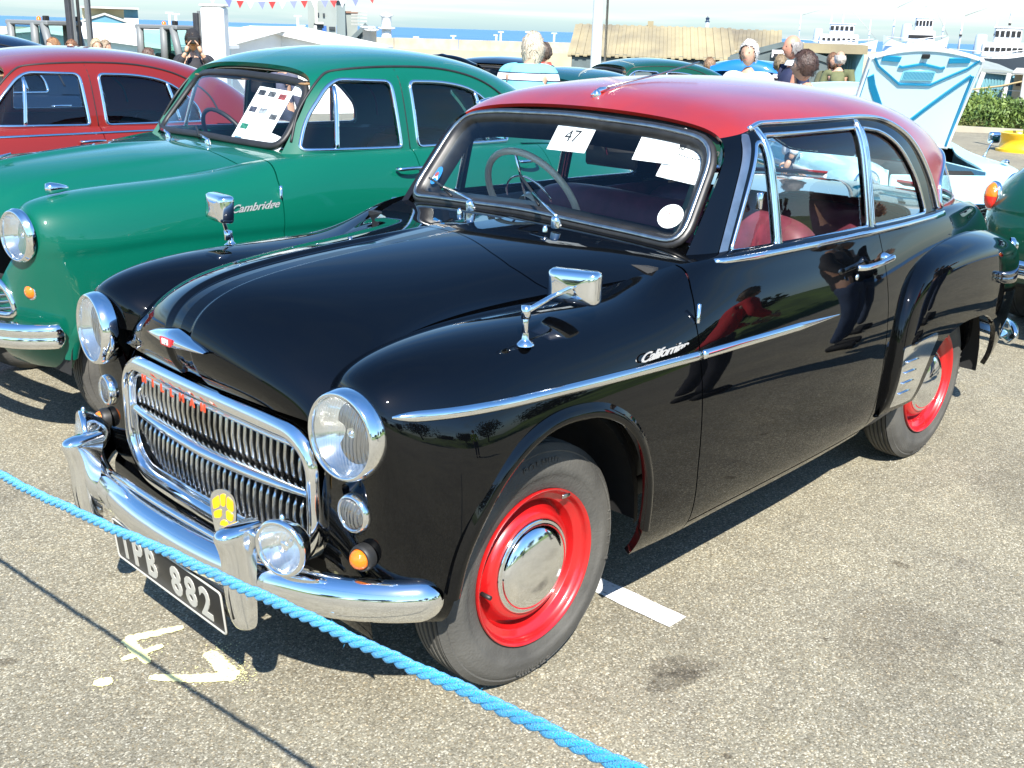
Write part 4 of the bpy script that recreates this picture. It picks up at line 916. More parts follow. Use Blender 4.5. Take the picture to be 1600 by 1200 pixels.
    # ---- door mirrors on wings
    for sg,(bx,by,bz) in ((1,(.097,.685,.940)),(-1,(.02,-.655,.955))):
        m=P('wing_mirror',lathe([(0,.022),(.004,.021),(.010,.012),(.014,.009),(.03,.008)],(bx,by,bz-.004),(0,0,1),20),chrome)
        if sg>0: kn=(bx+.005,by+.005,bz+.075); hc=(bx-.205,by-.035,bz+.095)
        else: kn=(bx+.01,by,bz+.03); hc=(bx+.035,by,bz+.118)
        build('stalk',tube([(bx,by,bz+.01),(bx+.002,by+.002,bz+.04),kn],.007,8,upv=(0,1,0)),chrome,m)
        build('knuckle',lathe([(-.016,.0),(-.015,.011),(.015,.011),(.016,0)],kn,(0,0,1),14),chrome,m)
        build('arm',tube([kn,(np.array(kn)*.5+np.array(hc)*.5)+np.array([0,0,.004]),hc],.0065,8,upv=(0,1,0)),chrome,m)
        # head: rounded box shell, back facing forwards
        hw,hh_,d=.066,.042,.03
        hs=[]
        for (x,k) in ((.024,.62),(.021,.86),(.013,.96),(-.006,1),(-.016,1),(-.02,.96)):
            rp_=rpoly([(-hw*k,-hh_*k),(hw*k,-hh_*k),(hw*k,hh_*k),(-hw*k,hh_*k)],.016*k,4); hs.append([(x,a,b) for a,b in rp_])
        hs=[[(.025,0,0)]*len(hs[0])]+hs; n_=len(hs[0]); V=[p for r in hs for p in r]; F=[(i*n_+j,(i+1)*n_+j,(i+1)*n_+(j+1)%n_,i*n_+(j+1)%n_) for i in range(len(hs)-1) for j in range(n_)]
        s=recalc(clean(S(np.array(V),F)))
        ang=R(22) if sg>0 else R(-8)
        M=Matrix.Translation(hc)@Matrix.Rotation(ang,4,'Z')@Matrix.Rotation(R(-3),4,'Y')
        build('mirror_head',s.xf(M),chrome,m,angle=60)
        gl_=S(np.array([(-.019,a,b) for a,b in rpoly([(-hw*.93,-hh_*.93),(hw*.93,-hh_*.93),(hw*.93,hh_*.93),(-hw*.93,hh_*.93)],.014,4)]),[tuple(reversed(range(20)))]); build('mirror_glass',gl_.xf(M),mat('mirror_glass',(.9,.9,.9),rough=.01,metal=1),m,smooth=False)
    # ---- wipers
    for (px,py,tx_,ty,tz) in ((-.545,-.16,-.685,-.50,1.125),(-.53,.215,-.715,-.10,1.175)):
        b=np.array((px,py,1.075)); w_=P('wiper',lathe([(0,.016),(.02,.014),(.03,.010),(.033,0)],b,(.25,0,1),16),chrome)
        e=np.array((tx_,ty,tz)); k=b+(0,0,.028)
        d=e-k; arm=k+d*.55+np.array([.02,0,.004])
        build('arm',tube([k,k+d*.15+np.array([.012,0,.006]),arm],.0045,6,upv=(1,0,0)),chrome,w_); build('blade',tube([k+d*.38+np.array([.018,.0,-.012]),k+d*.6+np.array([.016,0,.0]),k+d*.98+np.array([.014,0,.004])],.0045,6,upv=(1,0,0)),rubber,w_)
        build('washer_jet',lathe([(0,.008),(.010,.007),(.018,.004),(.019,0)],(px+.06,py+.01,1.068),(0,0,1),10),chrome,root)
    # ---- aerial on the roof
    a=P('roof_aerial',lathe([(0,.015),(.006,.016),(.014,.012),(.02,.006)],(-.945,-.0,1.423),(.2,0,1),16),chrome)
    build('base',tube([(-.925,-.005,1.427),(-.96,0,1.442),(-1.0,.005,1.450)],.010,8,upv=(0,0,1),scale=[.5,1,.4]),chrome,a)
    build('mast',tube([(-.99,.005,1.452),(-1.25,.02,1.492),(-1.46,.03,1.530)],.0032,6),steel,a)
    # ---- rear bumper with wrap-round end, tail lamp
    rb=cr([(-3.28,0,.40),(-3.27,.3,.40),(-3.22,.5,.40),(-3.12,.66,.405),(-2.98,.745,.41)],8); rb=np.vstack([(rb*[1,-1,1])[::-1][:-1],rb])
    n_=len(rb); sc2=np.ones(n_); sc2[:5]=[.2,.6,.8,.92,.98]; sc2[-5:]=[.98,.92,.8,.6,.2]
    P('rear_bumper',sweep(rb,[(-a,b) for a,b in prof],upv=(0,0,1),scale=sc2),chrome)
    for sg in (1,-1): lamp_small(root,'tail_lamp',(-3.06,.60*sg,.70),(-1,.3*sg,0),.032,redlens,.8)
    # small hinge screws and door-line details
def lamp_body(root,name,c,axis,r):
    pr=[(-r*1.1,0),(-r*1.05,r*.3),(-r*.8,r*.62),(-r*.45,r*.9),(-r*.12,r*1.0),(0,r*1.04),(.006,r*1.0),(.009,r*.92),(.006,r*.86),(-.003,r*.84)]
    f=build(name,lathe(pr,c,axis,36),chrome,root)
    build('lens',lathe([(0,r*.86),(.010,r*.7),(.018,r*.4),(.020,0)],c,axis,32),LENS,f)
    build('reflector',lathe([(-.001,r*.85),(-.02,r*.7),(-.036,r*.45),(-.045,0)],c,axis,30),REFL,f)
    build('bulb_shield',lathe([(-.01,.0),(-.008,r*.22),(-.03,r*.16)],c,axis,16),chrome,f)
    build('top_spike',lathe([(0,.007),(.01,.006),(.014,0)],np.array(c)+(-.008,0,r*1.0),(0,0,1),8),chrome,f)
    return f
steelc=mat('grille_chrome',(.72,.72,.70),rough=.12,metal=1,rvar=.2,col2=(.42,.41,.38),nscale=7,detail=6,ramp=(.35,.6))
def hillman_inside(HM):
    root,ss,gs,wsf,bs,sym,cols,rw=HM
    P=lambda n,s,m,par=root,**k: build(n,s,m,par,**k)
    maroon=mat('maroon_leather',(.17,.03,.05),rough=.45,noise=.3,nscale=18); grey=mat('grey_leather',(.20,.22,.25),rough=.5,noise=.3,nscale=18); cream=mat('cream_vinyl',(.42,.36,.22),rough=.5)
    P('floor_pan',box(3.3,.9,.06,(-1.35,0,.27),.01),darkmat)
    P('engine_bay_wall',box(.03,1.2,.6,(-.50,0,.72)),darkmat)
    P('transmission',box(.9,.6,.25,(.0,0,.35),.02),darkmat)
    P('axle',tube([(0,-.6,.30),(0,.6,.30)],.03,8),darkmat); P('axle',tube([(-2.31,-.6,.30),(-2.31,.6,.30)],.035,8),darkmat)
    # front bench: rolled top, ribbed lower panel
    for (x,zt,nm) in ((-1.36,1.075,'front_bench'),(-2.12,1.02,'rear_bench')):
        top=[]
        for y,dz,dx in ((-.62,-.10,-.0),(-.58,-.025,0),(-.45,0,0),(-.2,.0,0),(0,-.012,0),(.2,0,0),(.45,0,0),(.58,-.025,0),(.62,-.10,0)):
            z=zt+dz; top.append([(x+.16,y,.58),(x+.135,y,.72),(x+.10,y,z-.13),(x+.085,y,z-.05),(x+.05,y,z-.005),(x,y,z),(x-.045,y,z-.02),(x-.06,y,z-.09),(x-.06,y,.55)])
        sf=Surf(top,50,40); m=sf.mesh(); m.N=None; b=P(nm,recalc(m),maroon)
        for i in range(22):
            y=-.50+i*1.0/21; c=[(x+.168,y,.60),(x+.143,y,.72),(x+.112,y,zt-.15)]
            build('flute',tube(c,.020,6,upv=(0,1,0)),grey,b)
        build('cushion',box(.5,1.24,.16,(x+.36,0,.55),.05),maroon,b)
    # dash and shelf
    ds=[[(-.66,y,1.035),(-.74,y,1.045),(-.80,y,1.04),(-.83,y,1.0),(-.84,y,.92),(-.83,y,.80)] for y in np.linspace(-.64,.64,8)]
    s_=Surf(ds,30,24); m=s_.mesh(); m.N=None; P('dashboard',recalc(m),BLACK)
    # steering wheel (driver on the right-hand side)
    c=Vector((-1.02,-.335,1.04)); ax=Vector((-.72,0,.40)).normalized(); q=ax.to_track_quat('Z','Y')
    ring=[q@Vector((.205*math.cos(a),.205*math.sin(a),0))+c for a in np.linspace(0,2*math.pi,48,endpoint=False)]
    ivory=mat('ivory_rim',(.75,.66,.48),rough=.35,coat=.5)
    sw=P('steering_wheel',tube([tuple(p) for p in ring],.0125,10,closed=True,upv=tuple(ax)),ivory)
    for a in (0,120,240): build('spoke',tube([tuple(c-ax*.03),tuple(q@Vector((.2*math.cos(R(a+90)),.2*math.sin(R(a+90)),0))+c)],.005,6),chrome,sw)
    build('column',tube([tuple(c-ax*.0),tuple(c-ax*.45)],.022,10),mat('column_grey',(.1,.1,.1),rough=.4),sw); build('boss',lathe([(-.03,.04),(0,.038),(.01,.02),(.012,0)],c,ax,20),ivory,sw)
    build('horn_ring',tube([tuple(q@Vector((.11*math.cos(a),.11*math.sin(a),-.01))+c) for a in np.linspace(R(10),R(170),20)],.004,6,upv=tuple(ax)),chrome,sw)
    # rear-view mirror and sun visors
    rv=P('rear_view_mirror',box(.02,.21,.075,(-.93,.085,1.245),.008),rubber); build('mirror_glass',box(.002,.19,.06,(-.942,.085,1.245)),chrome,rv); build('stem',tube([(-.91,.085,1.25),(-.87,.085,1.35)],.006,6),chrome,rv)
    # door cards and rear side trim
    for sg in (1,-1):
        P('door_trim',box(1.05,.02,.62,(-1.06,.665*sg,.70),.008),grey if sg<0 else maroon)
        P('side_trim',box(.62,.02,.62,(-1.92,.62*sg,.69),.008),maroon)
        P('window_winder',tube([(-1.2,.65*sg,.8),(-1.2,.62*sg,.8),(-1.26,.615*sg,.74)],.006,6,upv=(0,1,0)),chrome)
        # inner cant rail hiding roof edge
        P('cant_rail',tube([(-.97,.535*sg,1.335),(-1.2,.56*sg,1.352),(-1.6,.56*sg,1.357),(-1.9,.54*sg,1.335)],.016,8),mat('headlining',(.1,.095,.085)))
    P('parcel_shelf',box(.42,.84,.02,(-2.40,0,1.005),.004),maroon)
    P('rear_bulkhead',box(.02,1.1,.55,(-2.2,0,.72)),darkmat)
hillman_front(HM); hillman_inside(HM)
for x in (0,-2.325):
    for s in (1,-1): wheel(HM[0],x,.665*s,.325,s)
def screen_paper(name,label,cat,cy,cz,w,h,ang,draw,m=None,off=-.006,poly=None):
    """a sheet stuck inside the windscreen"""
    q,nn=HM[3].at([(cy,cz)],axes=(1,2)); n=nn[0]; o=q[0]+n*off
    y=np.array([0,1,0]); upv=np.cross(n,y); upv=upv/np.linalg.norm(upv); upv=upv*np.sign(upv[2]); y=np.cross(upv,n); 
    if y[1]<0: y=-y
    ca,sa=math.cos(ang),math.sin(ang); X=y*ca+upv*sa; Y=-y*sa+upv*ca
    M=frame(o,X,Y); poly=poly if poly is not None else [(-w/2,-h/2),(w/2,-h/2),(w/2,h/2),(-w/2,h/2)]
    t=build(name,recalc(prism(poly,.0008,'xy',-.0004)).xf(M),m or white_paper,None,smooth=False); tag(t,label,cat)
    draw(M,t); return t
def d47(M,t):
    tx=text('47',.062,.0003); tx.xf(M@Matrix.Translation((.0,-.005,.001))); build('number',tx,ink,t,smooth=False)
screen_paper('entry_card','square white card printed 47 at the top of the windscreen','card',.025,1.312,.155,.118,R(1),d47)
gp=mat('grey_print',(.05,.05,.05),rough=.7)
def dnote(M,t):
    for x,wd in ((-.045,.03),(.02,.03)):
        tx=text('0000' if x>0 else 'MOOR',.022,.0002,bold=.0005); tx.xf(M@Matrix.Translation((x,.038,.001))); build('print',tx,gp,t,smooth=False)
    for k in range(9): build('print',box(.006,.003,.0004,(-.04+.010*k,.026-.006*math.sin(k/9*3.1),.001)).xf(M),ink,t,smooth=False)
    build('photo_block',box(.065,.055,.0004,(-.01,-.018,.001)).xf(M),mat('pale_print',(.55,.56,.55),rough=.7),t,smooth=False)
screen_paper('notice_sheet','smaller white printed sheet, left of the large notice in the windscreen','paper',.345,1.312,.135,.125,R(3),dnote)
def dnote2(M,t):
    for x,b in ((-.06,'0000'),(.05,'#000')):
        tx=text(b,.028,.0002,bold=.0005); tx.xf(M@Matrix.Translation((x,.028,.001))); build('print',tx,gp,t,smooth=False)
    for k in range(14): build('print',box(.006,.0035,.0004,(-.06+.0095*k,.008-.008*math.sin(k/14*3.1),.001)).xf(M),ink,t,smooth=False)
screen_paper('notice_sheet','large white printed notice in the upper corner of the windscreen','paper',.462,1.285,.165,.165,R(-1),dnote2,off=-.012,poly=rpoly([(-.08,-.08),(.078,-.08),(.055,.045),(.035,.066),(-.08,.07)],.004,2))
def ddisc(M,t):
    tx=text('-01-',.026,.0002); tx.xf(M@Matrix.Translation((0,.014,.001))); build('print',tx,mat('red_print',(.4,.08,.06)),t,smooth=False)
    tx=text('51',.02,.0002); tx.xf(M@Matrix.Translation((0,-.028,.001))); build('print',tx,mat('orange_print',(.6,.3,.12)),t,smooth=False)
screen_paper('tax_disc','round white paper disc low in the windscreen corner','disc',.490,1.128,.1,.1,0,ddisc,poly=circ2(.039,32))
def dst(M,t):
    build('emblem',recalc(prism([(-.02,-.02),(0,.016),(.02,-.02),(0,-.008)],.0004,'xy',.0006)).xf(M),white_paper,t,smooth=False); build('emblem_centre',recalc(prism(circ2(.010,16),.0004,'xy',.0008)).xf(M@Matrix.Translation((0,.004,0))),mat('red_print',(.4,.08,.06)),t,smooth=False)
screen_paper('window_sticker','small blue oval sticker with a red and white emblem, in the windscreen corner','sticker',-.515,1.135,.05,.05,0,dst,m=mat('sticker_blue',(.03,.22,.55),rough=.5),poly=circ2(.024,28,.036))
# ================================================================ fifties four-door saloon used for the neighbours
def cal_paint(name,c,**k): return low_coat(paint(name,c,rough=.45,spec=.15,**k),1.42)
GREEN=cal_paint('green_paint',(.0,.090,.056)); GREEN2=cal_paint('dark_green_paint',(.003,.05,.028)); REDP=cal_paint('crimson_paint',(.165,.012,.009),crough=.05); NAVY=cal_paint('navy_paint',(.004,.012,.03))
TEAL=cal_paint('teal_paint',(.004,.05,.05)); YEL=cal_paint('yellow_paint',(.75,.5,.01)); PALE=cal_paint('pale_blue_paint',(.42,.72,.80)); BLUE=cal_paint('mid_blue_paint',(.01,.14,.42)); WHITEP=cal_paint('white_paint',(.75,.75,.72))
def saloon(root,PT,detail=True,mouth='wave'):
    P=lambda n,s,m,par=root,**k: build(n,s,m,par,**k)
    def sym(s): 
        o=s.copy(); m=s.mirror(); o.F=list(o.F)+[tuple(i+len(s.V) for i in f) for f in m.F]; o.V=np.vstack([s.V,m.V]); o.N=np.vstack([s.N,m.N]); return o
    nu,nv=(170,70) if detail else (110,44)
    st=lambda x,r:[(x,a,b) for a,b in r]
    Y=lambda r:[(a,b) for a,b in r]
    cols=[
     [(.44,.40,.80),(.46,.44,.82),(.47,.50,.84),(.475,.56,.85),(.48,.56,.83),(.49,.50,.76),(.52,.42,.66),(.53,.38,.56),(.53,.36,.46),(.50,.36,.38),(.46,.36,.34)],
     [(.42,.40,.90),(.44,.45,.93),(.465,.52,.955),(.475,.61,.95),(.48,.67,.90),(.485,.67,.80),(.495,.62,.68),(.505,.56,.57),(.505,.53,.46),(.48,.52,.38),(.44,.52,.34)],
     [(.39,.40,.93),(.40,.455,.96),(.42,.53,.985),(.43,.63,.98),(.43,.70,.93),(.425,.725,.84),(.42,.715,.72),(.42,.69,.60),(.42,.67,.48),(.40,.66,.39),(.37,.65,.35)],
     st(.30,[(.40,.965),(.46,.99),(.55,1.005),(.645,.995),(.715,.945),(.75,.86),(.755,.75),(.745,.62),(.735,.50),(.715,.39),(.68,.34)]),
     st(.14,[(.41,.985),(.47,1.003),(.555,1.014),(.65,1.003),(.722,.955),(.762,.87),(.772,.76),(.768,.63),(.76,.50),(.74,.38),(.70,.32)]),
     st(-.05,[(.43,1.0),(.49,1.012),(.57,1.02),(.655,1.008),(.725,.96),(.766,.87),(.777,.76),(.776,.63),(.768,.50),(.745,.37),(.705,.31)]),
     st(-.28,[(.47,1.02),(.52,1.026),(.59,1.03),(.665,1.015),(.728,.965),(.768,.87),(.778,.76),(.777,.63),(.768,.50),(.745,.36),(.705,.30)]),
     st(-.50,[(.56,1.06),(.60,1.06),(.64,1.05),(.685,1.025),(.735,.97),(.77,.87),(.779,.76),(.777,.63),(.768,.50),(.745,.35),(.705,.29)]),
     st(-.72,[(.62,1.09),(.65,1.087),(.68,1.07),(.71,1.035),(.745,.97),(.772,.87),(.78,.76),(.778,.63),(.768,.50),(.745,.35),(.705,.29)]),
     st(-1.1,[(.635,1.09),(.665,1.085),(.69,1.068),(.715,1.03),(.748,.965),(.774,.87),(.781,.76),(.779,.63),(.768,.50),(.745,.35),(.705,.29)]),
     st(-1.6,[(.635,1.08),(.665,1.075),(.69,1.058),(.716,1.02),(.748,.955),(.774,.865),(.781,.76),(.779,.63),(.768,.50),(.745,.35),(.705,.29)]),
     st(-2.0,[(.62,1.07),(.65,1.063),(.678,1.045),(.708,1.005),(.742,.94),(.77,.85),(.778,.75),(.776,.62),(.766,.50),(.745,.36),(.705,.30)]),
     st(-2.4,[(.58,1.05),(.615,1.04),(.65,1.015),(.69,.97),(.73,.91),(.76,.83),(.77,.74),(.768,.62),(.758,.50),(.74,.38),(.70,.33)]),
     st(-2.8,[(.53,1.01),(.57,.995),(.61,.965),(.655,.92),(.70,.86),(.735,.79),(.748,.71),(.745,.61),(.735,.50),(.715,.40),(.68,.36)]),
     st(-3.1,[(.46,.95),(.51,.93),(.555,.90),(.60,.86),(.645,.81),(.68,.75),(.695,.68),(.692,.59),(.68,.50),(.66,.42),(.62,.39)]),
     [(-3.25,.36,.86),(-3.27,.40,.845),(-3.28,.44,.82),(-3.29,.48,.79),(-3.3,.52,.75),(-3.31,.55,.70),(-3.32,.56,.64),(-3.32,.555,.57),(-3.31,.54,.50),(-3.29,.52,.44),(-3.25,.49,.41)],
     [(-3.32,.15,.82),(-3.34,.17,.81),(-3.35,.2,.79),(-3.36,.22,.76),(-3.37,.24,.72),(-3.385,.25,.67),(-3.39,.25,.61),(-3.39,.25,.55),(-3.38,.24,.49),(-3.36,.23,.45),(-3.32,.22,.42)],
     [(-3.33,0,.82),(-3.35,0,.81),(-3.36,0,.79),(-3.37,0,.76),(-3.385,0,.72),(-3.40,0,.67),(-3.40,0,.61),(-3.40,0,.55),(-3.39,0,.49),(-3.37,0,.45),(-3.33,0,.42)]]
    ss=Surf(cols,nu*2,nv+30,flip=True)
    g=ss.G; # pressed swage: a soft step running back from the lamp at z .85
    zz=np.interp(-g[...,0],[-.4,0,.6,1.5,3.2],[.80,.815,.80,.775,.74]); d=zz-g[...,2]; stp=.010/(1+np.exp(-d/.007))*np.exp(-np.clip(d,0,1)/.20)*np.clip((.50-g[...,0])/.2,0,1)
    g-=ss.Ng*stp[...,None]
    du=np.gradient(g,axis=0);dv=np.gradient(g,axis=1);N=-np.cross(du,dv); ss.Ng=N/np.maximum(np.linalg.norm(N,axis=2,keepdims=True),1e-9)
    side=ss.mesh()
    arch=dens(rpoly([(-.37,.0),(-.37,.42),(-.33,.56),(-.22,.66),(-.05,.705),(.10,.695),(.24,.63),(.33,.52),(.365,.40),(.37,.0)],.06,4),.03)
    ra=dens(rpoly([(-2.88,.0),(-2.88,.36),(-2.80,.54),(-2.65,.63),(-2.4,.63),(-2.24,.54),(-2.16,.38),(-2.16,.0)],.06,4),.03)
    def line(z,x): z,x=np.array(z),np.array(x); return lambda V:V[:,0]-np.interp(V[:,2],z,x)
    gA=line([0,.3,.8,1.0,1.2],[-.56,-.55,-.525,-.54,-.60]); gB=line([0,1.2],[-1.31,-1.315]); gC=line([.3,.45,.62,.8,.95,1.2],[-2.08,-2.10,-2.16,-2.24,-2.24,-2.20])
    panels=[('front_wing',clip(clip(side,lambda V:gA(V)-.003),lambda V:-inpoly(arch)(V))),
            ('front_door',clip(clip(clip(side,lambda V:-gA(V)-.003),lambda V:gB(V)-.003),lambda V:V[:,2]-.325)),
            ('rear_door',clip(clip(clip(clip(side,lambda V:-gB(V)-.003),lambda V:gC(V)-.003),lambda V:V[:,2]-.325),lambda V:-inpoly(ra)(V))),
            ('sill',clip(clip(clip(side,lambda V:-gA(V)-.003),lambda V:gC(V)-.003),lambda V:.319-V[:,2])),
            ('rear_wing',clip(clip(side,lambda V:-gC(V)-.003),lambda V:-inpoly(ra)(V)))]
    for sg in (1,-1):
        f_=(lambda s:s) if sg>0 else (lambda s:s.mirror())
        for n,s in panels: P(n,f_(rim(s,.018)),PT)
        if detail:
            for A in (arch,ra):
                pts=np.array([p for p in A if p[1]>.36]); q,nn=ss.at(cr(pts[::2],3),sel=lambda G:G[:,1]>.6)
                q[:,1]=np.convolve(np.pad(q[:,1],5,'edge'),np.ones(11)/11,'valid'); c_=np.array([pts[:,0].mean(),0,.40]); inw=c_-q; inw[:,1]=0; inw/=np.linalg.norm(inw,axis=1)[:,None]
                pr=[(-.05,-.004),(-.03,.008),(-.012,.012),(0,.010),(.004,.002),(.003,-.014),(-.04,-.012)]; m=len(pr)
                V=(q[:,None,:]+np.array(pr)[None,:,0:1]*inw[:,None,:]+np.array(pr)[None,:,1:2]*nn[:,None,:]).reshape(-1,3)
                P('arch_lip',f_(recalc(S(V,[(i*m+k,(i+1)*m+k,(i+1)*m+(k+1)%m,i*m+(k+1)%m) for i in range(len(q)-1) for k in range(m)]))),PT,angle=60)
        for xc in (0,-2.52):
            l=lathe([(0,.40),(.36,.42),(.37,.2)],(xc,.70,.33),(0,-1,0),24); P('wheel_well',f_(clip(l,lambda V:V[:,2]-.34)),darkmat)
    # bonnet
    bc=[[(.46,0,.80),(.46,.1,.80),(.455,.2,.80),(.45,.31,.80),(.44,.40,.80)],
        [(.50,0,.87),(.50,.1,.87),(.49,.2,.87),(.46,.31,.87),(.43,.405,.86)],
        [(.50,0,.95),(.495,.1,.95),(.48,.2,.94),(.44,.31,.93),(.41,.41,.905)],
        [(.44,0,1.01),(.435,.1,1.008),(.42,.2,.998),(.38,.31,.975),(.35,.41,.945)],
        [(.30,0,1.045),(.30,.1,1.043),(.28,.2,1.032),(.26,.31,1.01),(.24,.415,.972)],
        [(.10,0,1.067),(.10,.1,1.065),(.10,.2,1.055),(.09,.32,1.032),(.08,.43,.988)],
        [(-.15,0,1.085),(-.15,.11,1.083),(-.15,.22,1.073),(-.15,.34,1.05),(-.15,.46,1.008)],
        [(-.40,0,1.10),(-.40,.12,1.098),(-.41,.26,1.09),(-.42,.40,1.073),(-.42,.53,1.045)],
        [(-.58,0,1.105),(-.58,.14,1.104),(-.59,.3,1.10),(-.62,.46,1.09),(-.64,.60,1.078)],
        [(-.72,0,1.10),(-.72,.14,1.10),(-.73,.3,1.098),(-.75,.46,1.095),(-.77,.63,1.085)]]
    bs=Surf(bc,nu//2,nv); 
    g=bs.G; a=np.abs(g[...,1]); g[...,2]+= .012*np.exp(-(a/.035)**2)*np.clip((g[...,0]+.45)/.3,0,1)+.008/(1+np.exp(-(.36*(1-.0*a)-a+.10*np.clip(-g[...,0],0,1)-.05)/.012))*np.clip((g[...,0]+.5)/.3,0,1)
    du=np.gradient(g,axis=0);dv=np.gradient(g,axis=1);N=np.cross(du,dv); bs.Ng=N/np.maximum(np.linalg.norm(N,axis=2,keepdims=True),1e-9)
    if bs.Ng[nu//4,nv//2,2]<0: bs.Ng=-bs.Ng; bs.flip=not bs.flip
    bm=bs.mesh(); fe=lambda V:V[:,0]+.46+.12*(V[:,1]/.5)**2*0
    P('bonnet',sym(rim(clip(bm,lambda V:fe(V)-.003),.02,lambda p:p[1]>.004)),PT); P('scuttle',sym(rim(clip(bm,lambda V:-fe(V)-.003),.015,lambda p:p[1]>.004)),PT)
    # boot
    dk=[[(-2.15,0,1.08),(-2.15,.2,1.08),(-2.13,.4,1.075),(-2.1,.635,1.066)],[(-2.4,0,1.075),(-2.4,.2,1.072),(-2.4,.4,1.066),(-2.4,.59,1.05)],[(-2.8,0,1.05),(-2.8,.2,1.045),(-2.8,.38,1.035),(-2.8,.54,1.01)],
        [(-3.08,0,.99),(-3.08,.18,.985),(-3.09,.33,.97),(-3.1,.47,.95)],[(-3.24,0,.91),(-3.24,.13,.905),(-3.245,.26,.89),(-3.25,.37,.862)],[(-3.34,0,.82),(-3.34,.06,.82),(-3.33,.11,.82),(-3.325,.16,.82)]]
    dsf=Surf(dk,44,24)
    if dsf.Ng[20,12,2]<0: dsf.Ng=-dsf.Ng; dsf.flip=True
    P('boot_lid',sym(dsf.mesh()),PT)
    # greenhouse
    gh=[
     [(-.66,.555,1.07),(-.73,.545,1.16),(-.81,.53,1.27),(-.88,.505,1.37),(-.905,.43,1.415),(-.91,.28,1.435),(-.905,.1,1.44),(-.905,0,1.44)],
     [(-.74,.635,1.07),(-.81,.615,1.16),(-.88,.59,1.27),(-.945,.555,1.38),(-.975,.47,1.435),(-.98,.29,1.46),(-.975,.1,1.467),(-.975,0,1.468)],
     [(-.95,.655,1.07),(-.98,.635,1.17),(-1.02,.61,1.28),(-1.05,.575,1.395),(-1.08,.48,1.46),(-1.09,.3,1.49),(-1.09,.1,1.50),(-1.09,0,1.502)],
     [(-1.32,.66,1.07),(-1.32,.64,1.17),(-1.32,.613,1.29),(-1.32,.58,1.41),(-1.33,.49,1.48),(-1.33,.3,1.515),(-1.33,.1,1.527),(-1.33,0,1.529)],
     [(-1.65,.655,1.06),(-1.65,.635,1.17),(-1.65,.608,1.28),(-1.65,.575,1.40),(-1.66,.48,1.475),(-1.66,.3,1.51),(-1.66,.1,1.52),(-1.66,0,1.522)],
     [(-1.98,.64,1.06),(-1.98,.615,1.16),(-1.97,.585,1.26),(-1.95,.55,1.365),(-1.97,.46,1.435),(-1.98,.29,1.468),(-1.98,.1,1.477),(-1.98,0,1.479)],
     [(-2.25,.60,1.05),(-2.25,.57,1.13),(-2.24,.54,1.215),(-2.22,.50,1.30),(-2.23,.42,1.355),(-2.24,.27,1.385),(-2.25,.1,1.393),(-2.25,0,1.395)],
     [(-2.46,.53,1.04),(-2.46,.50,1.10),(-2.45,.465,1.165),(-2.43,.42,1.225),(-2.43,.36,1.265),(-2.44,.24,1.285),(-2.45,.09,1.292),(-2.45,0,1.293)],
     [(-2.62,.42,1.03),(-2.61,.40,1.07),(-2.60,.37,1.11),(-2.59,.33,1.145),(-2.58,.28,1.17),(-2.59,.19,1.18),(-2.59,.08,1.185),(-2.59,0,1.186)],
     [(-2.72,.26,1.02),(-2.71,.25,1.035),(-2.70,.23,1.05),(-2.69,.21,1.06),(-2.69,.17,1.068),(-2.69,.12,1.07),(-2.69,.05,1.07),(-2.69,0,1.07)]]
    gs=Surf(gh,nu,nv)
    if gs.Ng[nu//2,nv//4,1]<0: gs.Ng=-gs.Ng; gs.flip=True
    gm=gs.mesh()
    fwn=rpoly([(-.735,1.10),(-.80,1.225),(-.92,1.355),(-.985,1.39),(-1.26,1.38),(-1.265,1.088)],[.03,.1,.08,.05,.035,.025],5)
    rwn=rpoly([(-1.365,1.086),(-1.37,1.378),(-1.60,1.372),(-1.82,1.33),(-1.985,1.18),(-2.0,1.082)],[.03,.035,.1,.12,.07,.03],5)
    bgl=rpoly([(-2.40,1.06),(-2.38,1.22),(-2.36,1.34),(-2.75,1.34),(-2.75,1.06)],.02,3)
    rf=gm
    for wn in (fwn,rwn): rf=clip(rf,(lambda w_:lambda V:-inpoly(w_)(V))(wn))
    rear=lambda V:np.minimum(sdpoly(rpoly([(0-.30,1.11),(.30,1.11),(.27,1.30),(-.27,1.30)],.06,4),V[:,[1,2]]),-2.25-V[:,0])
    bkw=clip(gm,rear); rf=clip(rf,lambda V:-rear(V)); P('roof',sym(rim(rf,.02,lambda p:p[1]>.004)),PT)
    P('headlining',sym((lambda c:S(c.V-c.N*.03,[f[::-1] for f in c.F],-c.N))(clip(gm,lambda V:V[:,2]-1.39))),mat('pale_headlining',(.30,.27,.2),rough=.9))
    P('rear_window',sym(bkw),win_glass)
    for sg in (1,-1):
        f_=(lambda s:s) if sg>0 else (lambda s:s.mirror())
        for nm,wn in (('front_door_window',fwn),('rear_door_window',rwn)):
            gl=clip(gm,inpoly(wn)); gl.V=gl.V-gl.N*.01; wo=P(nm,f_(gl),win_glass)
            q,nn=gs.at(dens(wn,.015),sel=lambda G:G[:,1]>.3); build('window_frame',f_(sweep(q,[(-.009,-.004),(-.008,.004),(0,.007),(.008,.004),(.009,-.004)],closed=True,upv=nn)),chrome,wo)
            dl=[(-.905,1.10),(-.955,1.36)] if 'front' in nm else [(-1.84,1.095),(-1.80,1.325)]
            q,nn=gs.at(dens(dl,.02,False),sel=lambda G:G[:,1]>.3); build('quarterlight_bar',f_(sweep(q,[(-.010,-.006),(-.008,.006),(.008,.006),(.010,-.006)],upv=nn)),chrome,wo)
        # black gutter line over the doors
        gt=cr([(-.72,1.13),(-.80,1.27),(-.93,1.395),(-1.05,1.428),(-1.35,1.44),(-1.65,1.425),(-1.90,1.365),(-2.08,1.25),(-2.14,1.12)],8); q,nn=gs.at(gt,sel=lambda G:G[:,1]>.3)
        for k in range(3): q[1:-1]=(q[:-2]+2*q[1:-1]+q[2:])/4
